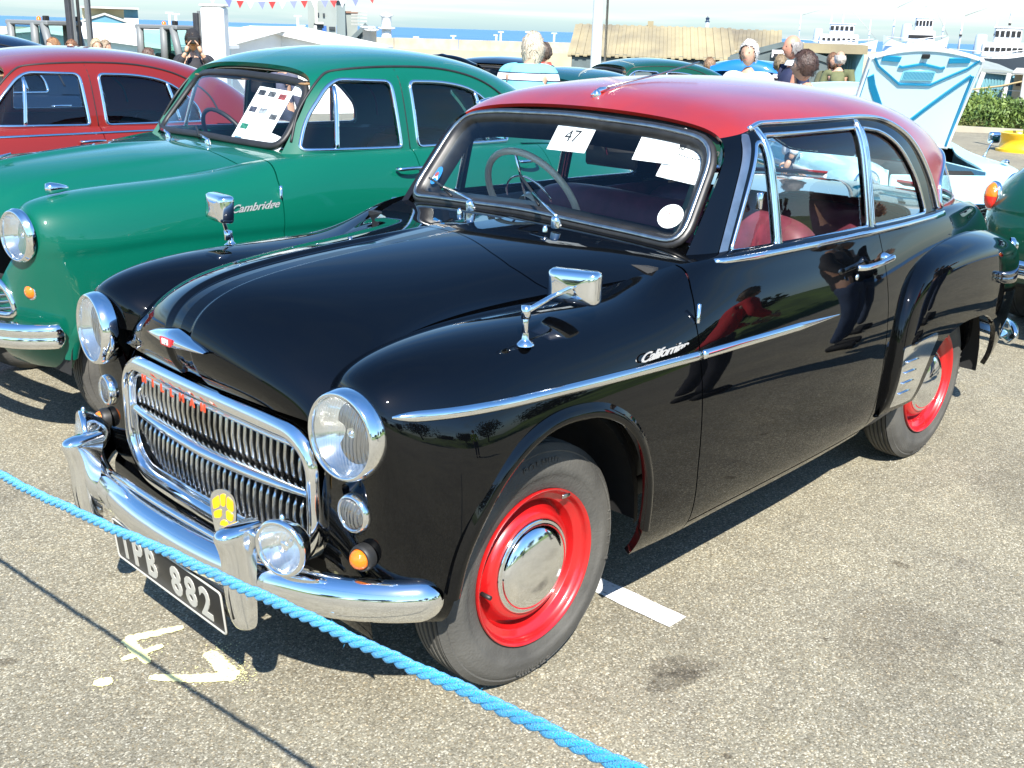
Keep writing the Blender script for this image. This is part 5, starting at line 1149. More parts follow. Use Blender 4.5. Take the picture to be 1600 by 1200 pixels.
        P('gutter',f_(sweep(q,[(-.007,-.004),(-.006,.006),(.003,.008),(.006,-.004)],upv=nn)),rubber)
        q,nn=gs.at([(-1.315,1.06),(-1.315,1.43)],sel=lambda G:G[:,1]>.3); q,nn=gs.at(dens([(-1.315,1.08),(-1.315,1.43)],.03,False),sel=lambda G:G[:,1]>.3); P('door_gap',f_(sweep(q,[(-.003,0),(0,.001),(.003,0)],upv=nn)),ink)
        if detail:
            for hx in (-1.30,-2.10):
                hz=1.005 if hx>-1.5 else .99; hy=.742
                h=P('door_handle',f_(tube(cr([(hx,hy,hz),(hx+.01,hy+.022,hz),(hx+.07,hy+.032,hz+.002),(hx+.13,hy+.022,hz),(hx+.14,hy+.0,hz)],5),.009,8,upv=(0,1,0))),chrome)
            P('hinge_pin',f_(lathe([(0,.007),(.05,.007),(.052,0)],(-.528,.75,.93),(0,0,1),8)),chrome)
    # windscreen
    def wsp(y,t):
        a=y*y; return ((-.60-.25*a)+((-.855-.3*a)-(-.60-.25*a))*t,y,(1.085-.03*a)+((1.425-.13*a)-(1.085-.03*a))*t)
    net=[[wsp((-.56+1.12*i/6)*(1-.10*j/3),j/3) for j in range(4)] for i in range(7)]
    wf=Surf(net,46,24)
    if wf.Ng[23,12,0]<0: wf.Ng=-wf.Ng; wf.flip=True
    out=dens(rpoly([(-.53,1.10),(0,1.115),(.53,1.10),(.475,1.37),(.3,1.39),(0,1.40),(-.3,1.39),(-.475,1.37)],[.08,.1,.08,.11,.1,.1,.1,.11],6),.015)
    ws=P('windscreen',clip(wf.mesh(),lambda V:sdpoly(out,V[:,[1,2]])),screen_glass); q,nn=wf.at(out,axes=(1,2))
    build('seal',sweep(q,[(-.026,-.012),(-.022,.006),(-.008,.011),(.006,.008),(.010,-.004)],closed=True,upv=nn),rubber,ws)
    if detail:
        for (px,py,dy) in ((-.52,-.12,-.30),(-.52,.22,-.30)):
            b=np.array((px,py,1.10)); e=np.array((px-.13,py+dy,1.15)); w_=P('wiper',lathe([(0,.014),(.02,.012),(.03,.0)],b,(.25,0,1),12),chrome); build('arm',tube([b+(0,0,.022),b*.6+e*.4+(0.02,0,.01)],.006,6,upv=(1,0,0)),chrome,w_); build('blade',tube([b*.55+e*.45+(.02,0,0),e+(.01,0,0)],.005,6,upv=(1,0,0)),rubber,w_)
    # lamps, bumpers, grille
    for sg in (1,-1):
        headlamp(root,(.505,.600*sg,.865),axis=(1,.12*sg,0),r=.098,depth=.022)
        if detail:
            lamp_small(root,'indicator',(.475,.60*sg,.655),(1,.25*sg,0),.026,amber,.7)
            P('wing_lamp',lathe([(-.05,0),(-.04,.010),(-.01,.018),(.02,.022),(.035,.018),(.04,0)],(.33,.57*sg,1.018),(1,0,.05),16),chrome)
        cc=(-3.19,.60*sg,.80); ax_=(-1,.5*sg,.12); el=lathe([(0,.048),(.012,.047),(.03,.036),(.042,.018),(.045,0)],(0,0,0),ax_,24); el.V[:,2]*=1.55
        t=P('tail_lamp',clip(el.copy(),lambda V:.0-V[:,2]).mv(*cc),redlens); build('amber_part',clip(el,lambda V:V[:,2]).mv(*cc),amber,t); bz_=lathe([(-.02,.056),(.004,.057),(.008,.050),(.004,.046)],(0,0,0),ax_,28); bz_.V[:,2]*=1.5; build('bezel',bz_.mv(*cc),chrome,t)
    G=P('grille',S(np.array([[.585-.30*y*y-.02,y,z] for y in np.linspace(-.50,.50,12) for z in (.545,.70)]),[(2*i,2*i+2,2*i+3,2*i+1) for i in range(11)]),darkmat)
    rg=dens(rpoly([(-.40,.545),(.40,.545),(.53,.555),(.49,.655),(.36,.715),(-.36,.715),(-.49,.655),(-.53,.555)],.05,4),.03); build('surround',tube([(.585-.30*a*a,a,b) for a,b in rg],.014,8,closed=True,upv=(1,0,0)),chrome,G)
    for k in range(6):
        z=.575+.026*k; yl=.50-.10*(k/5)**2; build('slat',tube([(.582-.30*y*y,y,z+.006*math.sin(y*40)) for y in np.linspace(-yl,yl,64)],.006,6,upv=(1,0,0)),steelc,G)
    yy=[0,.2,.4,.54,.63,.69,.71]; 
    bp=cr([(x,y,.50) for x,y in zip((.66,.655,.63,.585,.53,.46,.41),yy)],5); bp=np.vstack([(bp*[1,-1,1])[::-1][:-1],bp]); pr=[(-.015,-.05),(.01,-.045),(.024,-.02),(.014,-.004),(.014,.004),(.024,.02),(.01,.045),(-.015,.05)]
    P('front_bumper',sweep(bp,pr,upv=(0,0,1),scale=np.concatenate([[.4,.8],np.ones(len(bp)-4),[.8,.4]])),chrome)
    rb=bp*[-1,1.06,1]+[-2.87,0,-.02]; P('rear_bumper',sweep(rb[::-1],[(a,b) for a,b in pr],upv=(0,0,1),scale=np.concatenate([[.4,.8],np.ones(len(bp)-4),[.8,.4]])),chrome)
    P('rear_valance',box(.05,1.0,.25,(-3.28,0,.48),.02),PT)
    # interior
    tan=mat('tan_trim',(.22,.13,.06),rough=.6); dkb=mat('dark_blue_trim',(.02,.03,.045),rough=.6)
    P('floor_pan',box(3.2,1.0,.05,(-1.4,0,.30)),darkmat); P('bulkhead',box(.03,1.2,.65,(-.55,0,.72)),darkmat)
    for x,z in ((-1.25,1.0),(-2.08,1.02)): b=P('seat',box(.16,1.15,.5,(x,0,z-.25),.06),dkb); build('cushion',box(.5,1.15,.16,(x+.3,0,.6),.05),dkb,b)
    P('dashboard',box(.12,1.15,.16,(-.78,0,1.0),.03),dkb)
    ax=Vector((-.75,0,.42)).normalized(); q=ax.to_track_quat('Z','Y'); c=Vector((-.98,-.33,1.03)); P('steering_wheel',tube([tuple(q@Vector((.2*math.cos(a),.2*math.sin(a),0))+c) for a in np.linspace(0,6.283,32,endpoint=False)],.011,6,closed=True,upv=tuple(ax)),rubber)
    P('rear_view_mirror',box(.02,.19,.06,(-.95,0.02,1.33),.006),rubber)
    for sg in (1,-1): P('sun_visor',box(.12,.42,.012,(-.93,.25*sg,1.365),.004),tan)
    for x in (0,-2.52):
        for sg in (1,-1): wheel(root,x,.655*sg,.325,sg,rimm=PT)
    for o in root.children:
        pass
    return ss,wf,gs
def recolor(root,old,new):
    for o in [root]+list(root.children_recursive):
        if o.type=='MESH':
            for s in o.material_slots:
                if s.material==old: s.link='OBJECT'; s.material=new
# green car in the next bay
GC=thing('saloon_car','mid green fifties saloon parked between the black coupe and the red saloon','car',(-.22,-2.25,0))
gss,gwf,ggs=saloon(GC,GREEN)
base_children=list(GC.children_recursive)
def neighbour(label,m,loc,rz=0,bonnet=0,boot=0,group=None,name='saloon_car'):
    r=copy_tree(GC); r.name=name; r.location=loc; r.rotation_euler=(0,0,rz); r['label']=label; r['category']='car'
    if group: r['group']=group
    recolor(r,GREEN,m)
    for o in r.children:
        if bonnet and o.name.split('.')[0]=='bonnet':
            o.matrix_basis=Matrix.Translation((-.46,0,1.10))@Matrix.Rotation(R(-bonnet),4,'Y')@Matrix.Translation((.46,0,-1.10))
        if boot and o.name.split('.')[0]=='boot_lid':
            o.matrix_basis=Matrix.Translation((-2.45,0,1.07))@Matrix.Rotation(R(boot),4,'Y')@Matrix.Translation((2.45,0,-1.07))
    return r
RC=neighbour('crimson red fifties saloon at the far left, beyond the green saloon',REDP,(.22,-4.45,0))
RC.scale=(1,1,.953)
NC=neighbour('very dark blue car whose rounded roof shows at the extreme left, beyond the red saloon',NAVY,(.22,-6.6,0))
# red car: bright belt strip with handles on it
for sg in (1,):
    q,nn=gss.at([(x,1.045) for x in np.arange(.1,-2.2,-.04)],sel=lambda G:(G[:,1]>.55))
    build('belt_strip',sweep(q,[(-.010,-.002),(-.006,.006),(.006,.006),(.010,-.002)],upv=nn),chrome,RC)
# green car extras
def mirror_at(root,b,k,h,ang,hw=.05,hh=.045):
    m=build('wing_mirror',lathe([(0,.018),(.01,.013),(.02,.009)],b,(0,.3,1),14),chrome,root)
    build('arm',tube([b,k,h],.0075,8,upv=(0,1,0)),chrome,m)
    hs=[[(.02,0,0)]*20]+[[(x,a,c) for a,c in rpoly([(-hw*f,-hh*f),(hw*f,-hh*f),(hw*f,hh*f),(-hw*f,hh*f)],.02*f,4)] for x,f in ((.018,.4),(.012,.8),(0,.98),(-.012,1),(-.016,.95))]
    V=[p for r in hs for p in r]; s=recalc(clean(S(np.array(V),[(i*20+j,(i+1)*20+j,(i+1)*20+(j+1)%20,i*20+(j+1)%20) for i in range(5) for j in range(20)])))
    build('mirror_head',s.xf(Matrix.Translation(h)@Matrix.Rotation(ang,4,'Z')),chrome,m,angle=60)
# script and bonnet details on the green car
q,nn=gss.at([(-.395,.905)],sel=lambda G:G[:,1]>.6); n=nn[0]; tx=text('Cambridge',.045,.0012,font_shear=.5,bold=.0006); tx.V[:,0]*=1.15; tx.xf(frame(q[0]+n*.004,(-1,0,0.02),(0,n[2]*-1,1) if False else (0,0,1),n)); build('name_script',tx,MATS['script_silver'],GC,smooth=False)
build('bonnet_mascot',tube([(.50,0,.985),(.42,0,1.045),(.25,0,1.085)],.014,8,scale=[.6,1,.3]),chrome,GC)
def sheet(name,label,cat,M,w,h,m=white_paper,poly=None):
    t=build(name,recalc(prism(poly if poly is not None else [(-w/2,-h/2),(w/2,-h/2),(w/2,h/2),(-w/2,h/2)],.0008,'xy',-.0004)).xf(M),m,None,smooth=False); return tag(t,label,cat)
def on_screen(sf,root,cy,cz,ang,off=-.012):
    q,nn=sf.at([(cy,cz)],axes=(1,2)); n=nn[0]; o=q[0]+n*off; y=np.array([0,1.,0]); u=np.cross(n,y); u/=np.linalg.norm(u); u*=np.sign(u[2]); y=np.cross(u,n); y*=np.sign(y[1]); ca,sa=math.cos(ang),math.sin(ang)
    return root.matrix_world@frame(o,y*ca+u*sa,-y*sa+u*ca) if False else Matrix.Translation(root.location)@frame(o,y*ca+u*sa,-y*sa+u*ca)
M=on_screen(gwf,GC,.30,1.225,R(2)); t=sheet('photo_sheet','tall white sheet with small car photos, leaning in the green saloon windscreen','paper',M,.22,.30)
for i,(a,b,c) in enumerate(((-.075,.12,(.05,.05,.05)),(-.01,.12,(.1,.1,.1)),(.06,.115,(.3,.06,.05)),(-.075,.03,(.06,.06,.08)),(-.01,.03,(.3,.32,.34)),(.07,.01,(.1,.1,.1)),(-.07,-.06,(.03,.2,.12)),(-.07,-.13,(.1,.25,.35)))):
    build('car_photo',box(.045,.028,.0006,(a,b,.0006)).xf(M),mat('photo_print_%d'%i if False else 'photo_print_'+'abcdefgh'[i],c,noise=.6,nscale=70,ramp=(.4,.6)),t,smooth=False)
M=on_screen(gwf,GC,.42,1.345,R(0)); sheet('permit_card','little white card in the top corner of the green saloon windscreen','card',M,.07,.06)
M=on_screen(gwf,GC,.43,1.13,R(-6)); sheet('windscreen_note','small plain white note low in the green saloon windscreen corner','paper',M,.16,.08)
M=Matrix.Translation(GC.location)@frame((-.76,.05,1.095),(0,1,0.0),(-1,0,.1)); sheet('dash_note','folded white paper lying on the green saloon dashboard','paper',M,.14,.09)
# ================================================================ harbour buildings, wall, ships
conc=mat('pale_concrete',(.42,.38,.29),rough=.85,noise=.25,nscale=1.2,bump=.3,bscale=6); whitew=mat('white_cladding',(.78,.78,.76),rough=.6,noise=.06,nscale=2)
bluec=mat('blue_cladding',(.10,.27,.36),rough=.6,noise=.15,nscale=2); teals=mat('pale_teal_cladding',(.16,.36,.40),rough=.6,noise=.2,nscale=1.5); greyw=mat('grey_green_cladding',(.25,.28,.26),rough=.7,noise=.12,nscale=1); greyd=mat('slate_grey_boards',(.10,.13,.13),rough=.7,noise=.2,nscale=3)
lich=mat('lichen_roof_sheet',(.36,.30,.17),rough=.85,col2=(.17,.145,.10),nscale=.5,detail=5,ramp=(.3,.7),bump=.3,bscale=8); palec=mat('pale_grey_wall',(.50,.49,.44),rough=.8,noise=.15,nscale=.8)
def slab(p0,p1,z0,z1,th,m,name,par=None,label=None):
    """upright wall between two ground points"""
    p0=np.array(p0[:2]);p1=np.array(p1[:2]); d=(p1-p0); d/=np.linalg.norm(d); n=np.array([-d[1],d[0]])*th/2
    P=[p0-n,p1-n,p1+n,p0+n]; return build(name,recalc(S([(*p,z0) for p in P]+[(*p,z1) for p in P],[(0,1,2,3),(4,5,6,7),(0,1,5,4),(1,2,6,5),(2,3,7,6),(3,0,4,7)])),m,par,smooth=False)
def gabled(root,a,b,w,z0,ze,zr,wallm,roofm,sheets=0,gablem=None,over=.4):
    """long shed: ridge runs a->b (2d), width w"""
    a=np.array(a[:2]);b=np.array(b[:2]); d=b-a; L=np.linalg.norm(d); d/=L; n=np.array([-d[1],d[0]])*w/2
    T=lambda p,z:(p[0],p[1],z)
    build('wall',recalc(S([T(a-n,z0),T(b-n,z0),T(b+n,z0),T(a+n,z0),T(a-n,ze),T(b-n,ze),T(b+n,ze),T(a+n,ze)],[(0,1,5,4),(2,3,7,6)])),wallm,root,smooth=False)
    for p in (a,b): build('gable',recalc(S([T(p-n,z0),T(p+n,z0),T(p+n,ze),T(p,zr),T(p-n,ze)],[(0,1,2,3,4)])),gablem or wallm,root,smooth=False)
    for sg in (1,-1):
        e0=a-d*over; e1=b+d*over
        if sheets:
            k=sheets; proto=None
            for i in range(k):
                q0=e0+(e1-e0)*i/k; q1=e0+(e1-e0)*(i+.96)/k
                up_=.03*(i%2); sag=random.uniform(-.02,.02)
                V=[T(q0,zr+up_),T(q1,zr+up_),T(q1+n*sg*1.04,ze-.05+up_+sag),T(q0+n*sg*1.04,ze-.05+up_+sag)]
                V+= [(x,y,z-.06) for x,y,z in V]
                build('roof_sheet',recalc(S(V,[(0,1,2,3),(4,5,6,7),(0,1,5,4),(1,2,6,5),(2,3,7,6),(3,0,4,7)])),roofm,root,smooth=False)
            V=[T(e0,zr-.07),T(e1,zr-.07),T(e1+n*sg*1.02,ze-.13),T(e0+n*sg*1.02,ze-.13)]; build('roof_underlay',S(V,[(0,1,2,3)]),greyd,root,smooth=False)
        else:
            V=[T(e0,zr),T(e1,zr),T(e1+n*sg*1.04,ze-.05),T(e0+n*sg*1.04,ze-.05)]; V+= [(x,y,z-.12) for x,y,z in V]
            build('roof',recalc(S(V,[(0,1,2,3),(4,5,6,7),(0,1,5,4),(1,2,6,5),(2,3,7,6),(3,0,4,7)])),roofm,root,smooth=False)
# sea wall
t=thing('harbour_wall','long pale concrete sea wall between the grey tower and the corrugated shed, sea behind','wall',(0,0,0))
A=at(-100,60,121);B=at(1500,60,121); 
p=[A+(B-A)*k/16 for k in range(17)]
for k in range(16): slab(p[k],p[k]+(p[k+1]-p[k])*.994,-6.2,.62+.02*(k%2),1.6,conc,'wall_section',t)
slab(A,B,-6.2,-.35,5.0,mat('tan_concrete',(.46,.38,.25),rough=.9,noise=.2,nscale=.5),'wall_walkway',t)
t=thing('beacon_tower','small white beacon with lantern on the sea wall, right of the grey tower','tower',at(604,60,119))
build('tower',lathe([(-6,.7),(.0,.55),(.9,.5)],(0,0,0),(0,0,1),10),whitew,t); build('gallery',lathe([(.9,.5),(.9,.9),(1.1,.9),(1.1,.4)],(0,0,0),(0,0,1),10),whitew,t); build('lantern',lathe([(1.1,.5),(2.1,.5),(2.3,.75),(2.6,.0)],(0,0,0),(0,0,1),10),whitew,t)
t=thing('lighthouse','tiny far lighthouse with dark lantern above the shed roof','lighthouse',at(1105,38,380)); t.scale=(.42,.42,.42)
build('tower',lathe([(-26,2.4),(1.5,1.4)],(0,0,0),(0,0,1),14),whitew,t); build('lantern',lathe([(1.5,1.5),(1.9,2.0),(2.2,2.0),(2.2,1.3),(4.2,1.3),(4.4,1.8),(5.6,.3),(6.4,.1)],(0,0,0),(0,0,1),14),mat('dark_lantern',(.03,.05,.08),rough=.5),t)
# grey tower building with conveyor
def tower():
    D=70; a=at(481,60,D); b=at(526,60,D); c=at(540,60,D+5); 
    t=thing('ice_factory','tall grey-green tower building with sloping conveyor, right of the white warehouse','building',(a[0],a[1],0))
    o=np.array([a[0],a[1],0]); L=lambda p:np.array(p)-o*[1,1,0]
    zt=at(500,-4,D)[2]; 
    def blk(px0,px1,D0,dep,z0,z1,m,nm):
        p0=L(at(px0,60,D0));p1=L(at(px1,60,D0)); d=(p1-p0)[:2]; ln=np.linalg.norm(d); d/=ln; n=np.array([-d[1],d[0]]); 
        if n@(p0[:2]+o[:2]-C0[:2])<0: n=-n
        P=[p0[:2],p1[:2],p1[:2]+n*dep,p0[:2]+n*dep]; return build(nm,recalc(S([(*q,z0) for q in P]+[(*q,z1) for q in P],[(0,1,2,3),(4,5,6,7),(0,1,5,4),(1,2,6,5),(2,3,7,6),(3,0,4,7)])),m,t,smooth=False),p0,p1,d,n
    w_,p0,p1,d,n=blk(482,526,D,3.2,-3.6,zt,greyw,'wall')
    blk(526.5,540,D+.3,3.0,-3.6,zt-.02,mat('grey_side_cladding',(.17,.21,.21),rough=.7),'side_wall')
    blk(481,541,D-.1,3.4,zt,zt+.15,palec,'roof')
    blk(540,559,D+2,2.6,-3.6,at(550,20,D)[2],greyw,'annex_wall'); blk(539,560,D+1.9,2.8,at(550,20,D)[2],at(550,17,D)[2],mat('rust_trim',(.22,.12,.08)),'annex_roof')
    def item(px,py,pw,ph,m,nm,pr=.08): 
        c=L(at(px,py,D-pr)); s=box(.12,pw/24.1,ph/24.1,(0,0,0)); ang=math.atan2(d[1],d[0])-math.pi/2; build(nm,s.xf(Matrix.Translation(c)@Matrix.Rotation(ang,4,'Z')),m,t,smooth=False)
    dk=mat('opening_dark',(.03,.035,.04)); bl=mat('blue_door',(.03,.10,.30))
    item(498,40,14,6,dk,'opening'); item(507,47,6,12,bl,'door'); item(497,22,3,4,dk,'vent'); item(506,23,3,4,dk,'vent'); item(519,44,9,4,dk,'opening'); item(511,56,22,5,mat('grey_balcony',(.12,.13,.13)),'balcony',.3); item(493,48,4,14,whitew,'duct'); item(500,36,10,3,palec,'canopy',.3); item(494,20,4,30,palec,'pipe')
    # conveyor and legs
    a0=L(at(541,70,66));b0=L(at(573,38,66)); build('conveyor',sweep([a0,b0],[(-.35,-.12),(-.35,.12),(.35,.12),(.35,-.12)]),greyd,t,smooth=False)
    for k in range(7):
        q=a0+(b0-a0)*(k+1)/8; build('leg',tube([q,(q[0],q[1],-3.5)],.09,5),steel if False else greyd,t,smooth=False)
    for k in range(5): c=L(at(561,18+5*k,69)); build('ladder_platform',box(.5,.9,.08,c),palec,t,smooth=False)
    for px,py in ((575,48),(580,52)): c=L(at(px,py,64)); build('hopper',lathe([(0,.1),(.2,.5),(.25,.3),(-2.2,.28)][::-1],c,(0,0,1),8),whitew,t)
tower()
# white warehouse, silo box, blue gables at left
t=thing('warehouse','long white-roofed warehouse behind the forklift trucks','building',(0,0,0))
a=at(150,40,52);b=at(455,40,42); n_=np.array([-.69,-.72])
gabled(t,a[:2]+[0,-3],b[:2]+[-2,-4],11,-3.6,at(300,68,46)[2]-.3,at(300,40,50)[2],whitew,whitew,gablem=whitew)
t2=thing('boat_store','white shed roof falling to the right, in front of the grey tower','building',(0,0,0))
a=at(395,40,47);b=at(470,43,56); gabled(t2,a,b,8.5,-3.6,at(535,72,50)[2],at(430,41,50)[2],whitew,whitew)
t=thing('cold_store','pale blue-walled shed with white roof at far left behind the forklift masts','building',(0,0,0))
a=at(60,30,40);b=at(165,46,44); gabled(t,a[:2],b[:2]+np.array([-.5,-.5]),9,-3.6,at(160,66,40)[2],at(160,46,40)[2],mat('ice_blue_cladding',(.50,.66,.70),rough=.6),whitew)
t=thing('blue_gable_shed','small blue gabled shed end above the white warehouse roof','building',(0,0,0))
a=at(164,30,70);b=at(164,30,84); gabled(t,a,b,1.75*2,-4,at(164,36,70)[2],at(164,20,70)[2],bluec,palec,over=.1)
t=thing('beige_building','flat beige building with a blue end wall on the left skyline','building',(0,0,0))
slab(at(130,30,78),at(194,30,78),-4,at(160,14,78)[2],3,mat('beige_render',(.55,.48,.30),rough=.8),'wall',t); slab(at(194.5,30,78),at(216,30,78),-4,at(205,15.5,78)[2],3,bluec,'end_wall',t); slab(at(128,30,77.5),at(217,30,77.5),at(205,15.2,78)[2],at(205,12.5,78)[2],4.2,palec,'roof',t); slab(at(194,30,76),at(216,30,76),-4,at(205,28.5,76)[2],1,whitew,'plinth',t)
t=thing('white_silo','tall white box trailer standing on end beside the forklift mast','container',(0,0,0))
c=at(337,60,30); build('body',box(.58,.58,4.6,(0,0,0),.06),whitew,t,smooth=False); t.location=(c[0],c[1],at(337,10,30)[2]-2.3); t.rotation_euler=(0,0,R(45)); build('lid',box(.62,.62,.06,(0,0,2.32),.02),whitew,t,smooth=False)
# corrugated sheds on the right
def rshed():
    D=46; t=thing('net_shed','long shed with lichen-stained corrugated roof behind the lamp post','building',(0,0,0))
    a=at(905,40,D);b=at(1137,45,D); zr=at(1020,41,D)[2]; ze=at(1000,86,D-3.6)[2]; gabled(t,a,b,7.2,-3.6,ze,zr,greyd,lich,sheets=42,gablem=palec,over=.15)
    slab(at(1012,38,D),at(1021,38,D),zr-.1,at(1015,33,D)[2],.5,lich,'roof_vent',t)
    t=thing('gable_shed','pale shed with brown-streaked roof, right of the long corrugated shed','building',(0,0,0))
    a=at(1142,45,D+1);b=at(1218,48,D+1); gabled(t,a,b,6,-3.6,at(1180,80,D-2)[2],at(1180,47,D+1)[2],palec,lich,sheets=14,gablem=palec,over=.1)
    t=thing('low_store','low flat teal store with tan roof edge, left of the raised pale bonnet','building',(0,0,0))
    slab(at(1225,90,38),at(1345,96,38),-3.4,at(1290,80,38)[2],5,teals,'wall',t); slab(at(1222,90,36),at(1347,96,36),at(1290,80,38)[2],at(1290,68,38)[2],7,lich,'roof',t)
    for k in range(26): q=at(1228+4.4*k,90,35.4); slab(q,at(1228+4.4*k+1.2,90,35.4),-3.4,at(1290,81,38)[2],.1,bluec,'rib',t)
    t=thing('dark_gable_hut','dark grey hut gable carrying a white sign, behind the man in navy','building',(0,0,0))
    a=at(1222,75,30);b=at(1222,75,35); gabled(t,a,b,2.6,-3.2,at(1190,88,30)[2],at(1222,66,30)[2],greyd,greyd,over=.05)
    slab(at(1206,85,29.9),at(1226,86,29.9),at(1215,90,29.9)[2],at(1215,78,29.9)[2],.05,whitew,'sign',t)
    c=at(1212,87,29.8); build('sign_mark',box(.05,.10,.10,(0,0,0)).xf(Matrix.Translation(c)@Matrix.Rotation(R(45),4,'Z')),ink,t,smooth=False)
    t=thing('teal_shed','pale teal corrugated shed with grey roof at the right edge, behind the fence','building',(0,0,0))
    # long side faces the car park, roof falls towards us
    D=40; a=at(1480,74,D+3);b=at(1583,108,D-2); zr=at(1505,76,D+3)[2]
    F0=at(1440,80,D+3); p=[at(1470,76,D+3),at(1560,100,D+1),at(1588,112,D-3),at(1440,98,D-3)]
    V=[tuple(q) for q in p]+[(q[0],q[1],q[2]-.12) for q in p]; build('roof',recalc(S(V,[(0,1,2,3),(4,5,6,7),(0,1,5,4),(1,2,6,5),(2,3,7,6),(3,0,4,7)])),mat('grey_roof_sheet',(.30,.33,.30),rough=.7,noise=.15,nscale=2),t,smooth=False)
    q0=at(1442,100,D-2.8);q1=at(1583,116,D-2.8)
    V=[(q0[0],q0[1],-.6),(q1[0],q1[1],-.6),(q1[0],q1[1],q1[2]),(q0[0],q0[1],q0[2])]
    n=60
    for k in range(n):
        f0=k/n;f1=(k+.9)/n; a_=q0+(q1-q0)*f0;b_=q0+(q1-q0)*f1; slab(a_,b_,-.9,a_[2],.10+.04*(k%2),teals,'cladding_panel',t)
    q2=at(1596,106,D+3); slab(q1,q2,-.9,q1[2]-.1,.1,teals,'end_wall',t)
    t=thing('stone_hut','low tan hut with a small window, at the right edge beside the teal shed','building',(0,0,0))
    w0=at(1586,125,35);w1=at(1640,138,35); slab(w0,w1,-.8,at(1600,112,35)[2],4,mat('tan_stone',(.42,.36,.25),rough=.9,noise=.3,nscale=3),'wall',t); slab(at(1584,120,34),at(1644,130,34),at(1600,112,35)[2],at(1600,108,35)[2],5.5,palec,'roof',t)
    slab(at(1588,127,32.9),at(1595,129,32.9),at(1590,134,33)[2],at(1590,127,33)[2],.1,darkmat,'window',t)
rshed()
# trawlers in the harbour
def ship(name,label,px0,px1,D,ztop,hullm,dark=False):
    """simple trawler: hull, decks, wheelhouse with window band, funnel, masts, rails"""
    a=at(px0,60,D);b=at(px1,60,D); c=(a+b)/2; L=np.linalg.norm((b-a)[:2]); t=thing(name,label,'ship',(c[0],c[1],0),math.atan2((b-a)[1],(b-a)[0]))
    wz=-5
    hull=[]
    for u in np.linspace(-1,1,13):
        wy=L*.13*math.sqrt(max(0,1-(abs(u))**2.6))+.05; sh=1.2*u*u
        hull.append([(u*L/2,-wy,ztop+sh),(u*L/2*.97,-wy*.95,ztop-1.2),(u*L/2*.92,-wy*.7,wz),(u*L/2*.92,wy*.7,wz),(u*L/2*.97,wy*.95,ztop-1.2),(u*L/2,wy,ztop+sh)])
    s=Surf(hull,30,16).mesh(); s.N=None; build('hull',recalc(s),hullm,t)
    build('deck',box(L*.9,L*.22,.1,(0,0,ztop-.2)),palec,t,smooth=False)
    hw=L*.42; x=L*.08
    build('superstructure',box(hw,L*.18,2.0,(x,0,ztop+.9),.15),whitew,t,smooth=False); build('bridge',box(hw*.62,L*.15,1.7,(x+hw*.05,0,ztop+2.7),.15),whitew,t,smooth=False); build('bridge_roof',box(hw*.68,L*.17,.15,(x+hw*.05,0,ztop+3.6),.03),whitew,t,smooth=False)
    n=max(5,int(hw*.62/1.3))
    for k in range(n):
        for sy in (1,-1): build('window',box(hw*.62/n*.7,.1,.7,(x+hw*.05-hw*.31+(k+.5)*hw*.62/n,sy*(L*.075+.03),ztop+2.9)),darkmat,t,smooth=False)
    for k in range(n+2):
        for sy in (1,-1): build('porthole',box(.5,.1,.45,(x-hw*.45+(k+.5)*hw*.9/(n+2),sy*(L*.09+.03),ztop+1.1)),darkmat,t,smooth=False)
    build('funnel',lathe([(0,.8),(2.2,.65),(2.3,.4)],(x-hw*.55,0,ztop+.5),(0,0,1),10),mat('ship_blue',(.42,.50,.56)),t)
    for mx_,mh in ((x+hw*.05,6.5),(x-hw*.25,4.5),(-L*.36,4.2),(L*.4,3.4)):
        build('mast',tube([(mx_,0,ztop+.5),(mx_,0,ztop+1+mh)],.16,5,scale=[1,.5]),whitew,t); build('crosstree',tube([(mx_,-1.2,ztop+mh*.8),(mx_,1.2,ztop+mh*.8)],.08,4),whitew,t); build('scanner',box(.3,1.0,.25,(mx_,.2,ztop+mh*.62)),darkmat if dark else palec,t,smooth=False)
    build('stay',tube([(x+hw*.05,0,ztop+7.0),(L*.48,0,ztop+1.4)],.04,4),palec,t); build('stay',tube([(x+hw*.05,0,ztop+7.0),(-L*.36,0,ztop+4.8)],.04,4),palec,t)
    build('rail',tube([(-L*.45,-L*.12,ztop+1),(0,-L*.13,ztop+.7),(L*.45,-L*.08,ztop+1.3)],.05,4),whitew,t)
    return t
sw=mat('ship_white',(.8,.8,.8),rough=.4)
ship('trawler','white trawler with a blue stripe, leftmost of the moored ships',1228,1372,200,at(1300,72,200)[2],sw)
ship('trawler','white trawler with a row of dark windows, above the raised pale bonnet',1380,1482,170,at(1430,70,170)[2],sw)
ship('trawler','large white-topped trawler with dark hull at the right edge',1478,1640,150,at(1560,92,150)[2],mat('ship_black',(.03,.04,.05),rough=.4),dark=True)
